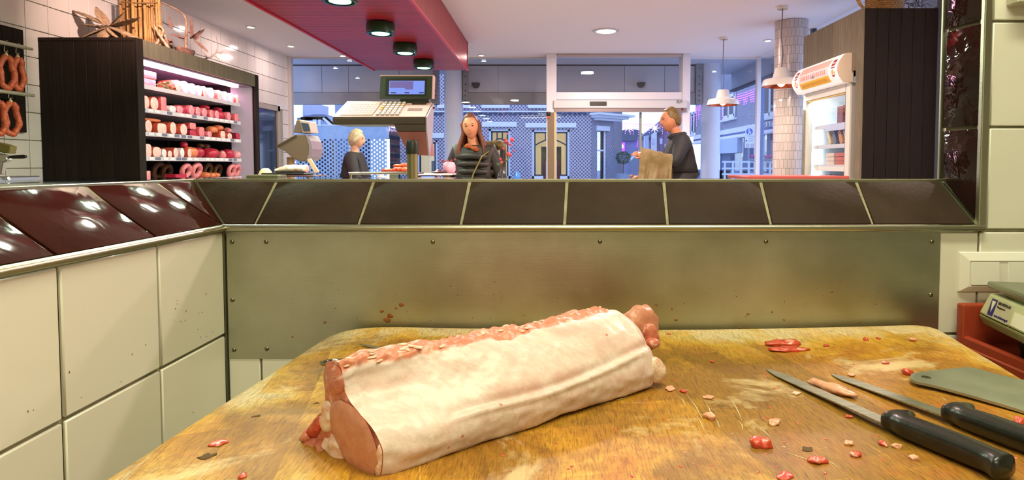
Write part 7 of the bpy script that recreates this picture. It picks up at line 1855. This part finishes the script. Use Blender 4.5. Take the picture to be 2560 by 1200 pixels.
for k, (u0, u1) in enumerate(((1876, 1892), (1912, 1932))):
    t = thing('flower_box', ['box of magenta flowers on the left part of the terrace railing', 'box of magenta flowers on the right part of the terrace railing'][k], 'flower box', (ex((u0+u1)/2, 20.85), 20.85, 1.31))
    b = MB(); b.box(ex(u0, 20.95), ex(u1, 20.95), 20.9, 21.08, 1.311, 1.40); b.build('trough', mat('trough_grey', '#6f7c94', .6), t, bevel=.01)
    b = MB(); r_ = random.Random(k+40)
    for _ in range(40): b.blob((r_.uniform(ex(u0, 20.95), ex(u1, 20.95)), 20.98+r_.uniform(-.07, .07), 1.41+r_.uniform(0, .1)), (.035, .035, .03), None, 7, 5)
    o = b.build('blossom', m_mag, t, smooth=180); o['kind'] = 'stuff'
pb_ = thing('pavement_sign', 'pavement sign with two dark red posts and a blue panel outside the entrance', 'sign', (ex(1379, 12), 12, 0)); m_post = mat('post_dark_red', '#5a1c24', .5)
for u0, u1 in ((1358, 1364), (1393, 1400)):
    b = MB(); b.box(ex(u0, 12), ex(u1, 12), 11.97, 12.03, -.03, ez(398, 12)); b.build('post', m_post, pb_)
b = MB(); b.box(ex(1364, 12), ex(1393, 12), 11.985, 12.015, .3, ez(403, 12)); b.build('panel', mat('sign_panel_blue', '#6f8fb8', .5), pb_)
rl2 = thing('street_railing', 'grey cafe railing left of the door stile outside', 'railing', (ex(1585, 20), 20, 0))
for i in range(7):
    u = 1573+i*4.2; b = MB(); b.box(ex(u, 20)-.02, ex(u, 20)+.02, 19.98, 20.02, -.03, ez(400-4*i, 20)); b.build('post', mat('railing_grey_blue', '#6a7c9c', .5), rl2)
b = MB(); b.tube([fp(1572, 404, 20), fp(1586, 390, 20), fp(1600, 378, 20)], .05, 8); b.build('hand_rail', m_rail, rl2, smooth=60)
# ---- row of shops on the right
XS = 9.0
sh_ = thing('shop_row', 'blue-grey brick shop building with white sign boards on the right of the street', 'shop building', (XS+1, 28, 0))
def xp(u, v): return atX(u, v, XS)
def ypos(u): return atX(u, 412, XS).y
def zpos(v, u=1850): return atX(u, v, XS).z
def sbox(name, ya, yb3, z0, z1, x0, x1, m, par): b = MB(); b.box(XS+x0, XS+x1, min(ya, yb3), max(ya, yb3), z0, z1); return b.build(name, m, par)
zsg0, zsg1 = atX(1850, 341, XS).z, atX(1850, 318, XS).z
sbox('upper_wall', 18, 36, zsg1, 8.5, 0, .4, m_brick2, sh_)
sbox('sign_board', 18, 36, zsg0, zsg1, -.10, .05, m_trimw, sh_); sbox('sign_line', 18, 36, zsg0+.10, zsg0+.19, -.11, -.10, mat('sign_navy', '#3a4a8c', .5), sh_)
sbox('cornice', 18, 36, zsg0-.08, zsg0, -.22, .05, m_trimw, sh_)
sbox('interior_back', 18, 36, -.03, zsg0, 2.4, 2.5, mat('shop_interior', '#c9cfc0', .8, emit='#f4f4dc', es=.55), sh_)
sbox('stall_riser', 18, 36, -.03, .9, 0, .3, mat('riser_blue', '#5f74a0', .6), sh_)
for (u0, u1, dark) in ((1800, 1826, 1), (1858, 1872, 1), (1888, 1894, 1), (1916, 1932, 1)):
    sbox('pier', ypos(u0), ypos(u1), -.03, zsg0, 0, .3, mat('pier_blue', '#44598a', .6), sh_)
sbox('awning', ypos(1800), ypos(1856), zsg0-.75, zsg0-.05, -.25, .0, mat('awning_pale', '#b4c6e4', .6), sh_)
for (u0, u1) in ((1826, 1858), (1872, 1888), (1894, 1916)):
    sbox('pane', ypos(u0), ypos(u1), .9, zsg0, .1, .11, m_wglass, sh_)
rs = random.Random(33)
for (u0, v0) in ((1836, 395), (1848, 405), (1842, 418), (1880, 400), (1902, 395), (1908, 410)):
    p = atX(u0, v0, XS+1.2); b = MB(); b.obox(p, (.3, .35, .28)); b.build('shop_display', mat('display_%d' % (u0%3), ['#8a9a5c', '#5c3a3a', '#3a4a6a'][u0%3], .6), sh_, bevel=.03)
for (u0, u1, v0, v1) in ((1808, 1838, 246, 296), (1903, 1950, 195, 292), (1722, 1736, 286, 335)):
    ya2, yb4 = ypos(u1), ypos(u0); z1, z0 = zpos(v0, u0), zpos(v1, u0)
    wf = sub(sbox('window', ya2, yb4, z0, z1, -.03, .05, m_wdark, sh_))
    for a, c in ((ya2-.05, ya2+.12), (yb4-.12, yb4+.05), ((ya2+yb4)/2-.06, (ya2+yb4)/2+.06)): sbox('frame', a, c, z0-.05, z1+.05, -.08, -.03, m_wfr, wf)
    for a, c in ((z0-.08, z0+.08), (z1-.1, z1+.05)): sbox('frame', ya2, yb4, a, c, -.08, -.03, m_wfr, wf)
    sbox('sill', ya2-.15, yb4+.15, z0-.2, z0-.1, -.14, .0, m_trimw, sh_)
def stext(txt, u0, u1, vb, h):
    q = atX(u0, vb, XS-.12); e = atX(u1, vb, XS-.12); text('lettering', txt, h, basis((XS-.115, q.y, q.z), (0,-1,0), (0,0,1)), mat('sign_navy', '#3a4a8c', .5), sh_, abs(e.y-q.y))
stext('RAID', 1907, 1936, 329, .42)
# pedestrian zone sign on a post
ts_ = thing('traffic_sign', 'blue round pedestrian sign above a small text panel on a post outside', 'traffic sign', (ex(1872, 22), 22, 0)); Yt = 22.0
b = MB(); b.lathe([(.035, -.03), (.035, ez(314, Yt))], (ex(1872, Yt), Yt+.05, 0), 10); b.build('post', mat('sign_post', '#8494ac', .4, .6), ts_, smooth=60)
b = MB(); b.box(ex(1862, Yt), ex(1886.5, Yt), Yt-.02, Yt, ez(340, Yt), ez(314, Yt)); b.build('upper_plate', m_trimw, ts_, bevel=.01)
b = MB(); b.box(ex(1860.5, Yt), ex(1886.5, Yt), Yt-.02, Yt, ez(370, Yt), ez(341, Yt)); b.build('text_plate', m_trimw, ts_, bevel=.01)
def disc(name, u, v, r, off, m, r0=0.0):
    b = MB(); c = Vector((ex(u, Yt), Yt-.02-off, ez(v, Yt))); b.lathe([(r0, 0), (r, 0), (r, .004), (r0, .004)], c, 24, frame_from((0,-1,0))); return b.build(name, m, ts_)
disc('blue_disc', 1872, 329, .118, .002, mat('sign_blue', '#2c55c8', .4))
m_signw = mat('sign_figure', '#e6ecf6', .4)
for (u, v, w, h) in ((1870.6, 324.5, .028, .03), (1870.8, 330.5, .022, .06), (1869.8, 335.3, .018, .03), (1874.6, 329.5, .02, .022), (1874.6, 333.5, .018, .04)):
    b = MB(); b.blob((ex(u, Yt), Yt-.028, ez(v, Yt)), (w, .004, h)); b.build('pictogram', m_signw, ts_, smooth=180)
for u in (1867.5, 1879.5): disc('red_ring', u, 363.5, .058, .002, mat('ring_red', '#a07a9c', .5), .040)
disc('dark_dot', 1864.5, 352, .03, .002, mat('dot_navy', '#2c4a7a', .5))
for (v, u1) in ((346, 1883), (351.5, 1882)):
    b = MB(); b.box(ex(1871, Yt), ex(u1, Yt), Yt-.024, Yt-.02, ez(v+1, Yt), ez(v-.6, Yt)); b.build('text_line', mat('text_grey_blue', '#8ea6c8', .5), ts_)
lp = thing('street_lamp', 'slim dark lamp post outside beside the tiled column', 'lamp post', (ex(1904, 15), 15, 0))
b = MB(); b.lathe([(.06, -.03), (.045, .5), (.04, 4.5)], (ex(1904, 15), 15, 0), 12); b.build('post', mat('lamp_post_blue', '#4a6a9c', .5, .4), lp, smooth=60)
b = MB(); b.lathe([(.04, 4.5), (.14, 4.6), (.16, 4.9), (.05, 5.0), (0, 5.02)], (ex(1904, 15), 15, 0), 14); b.build('lantern', m_lampring, lp, smooth=60)
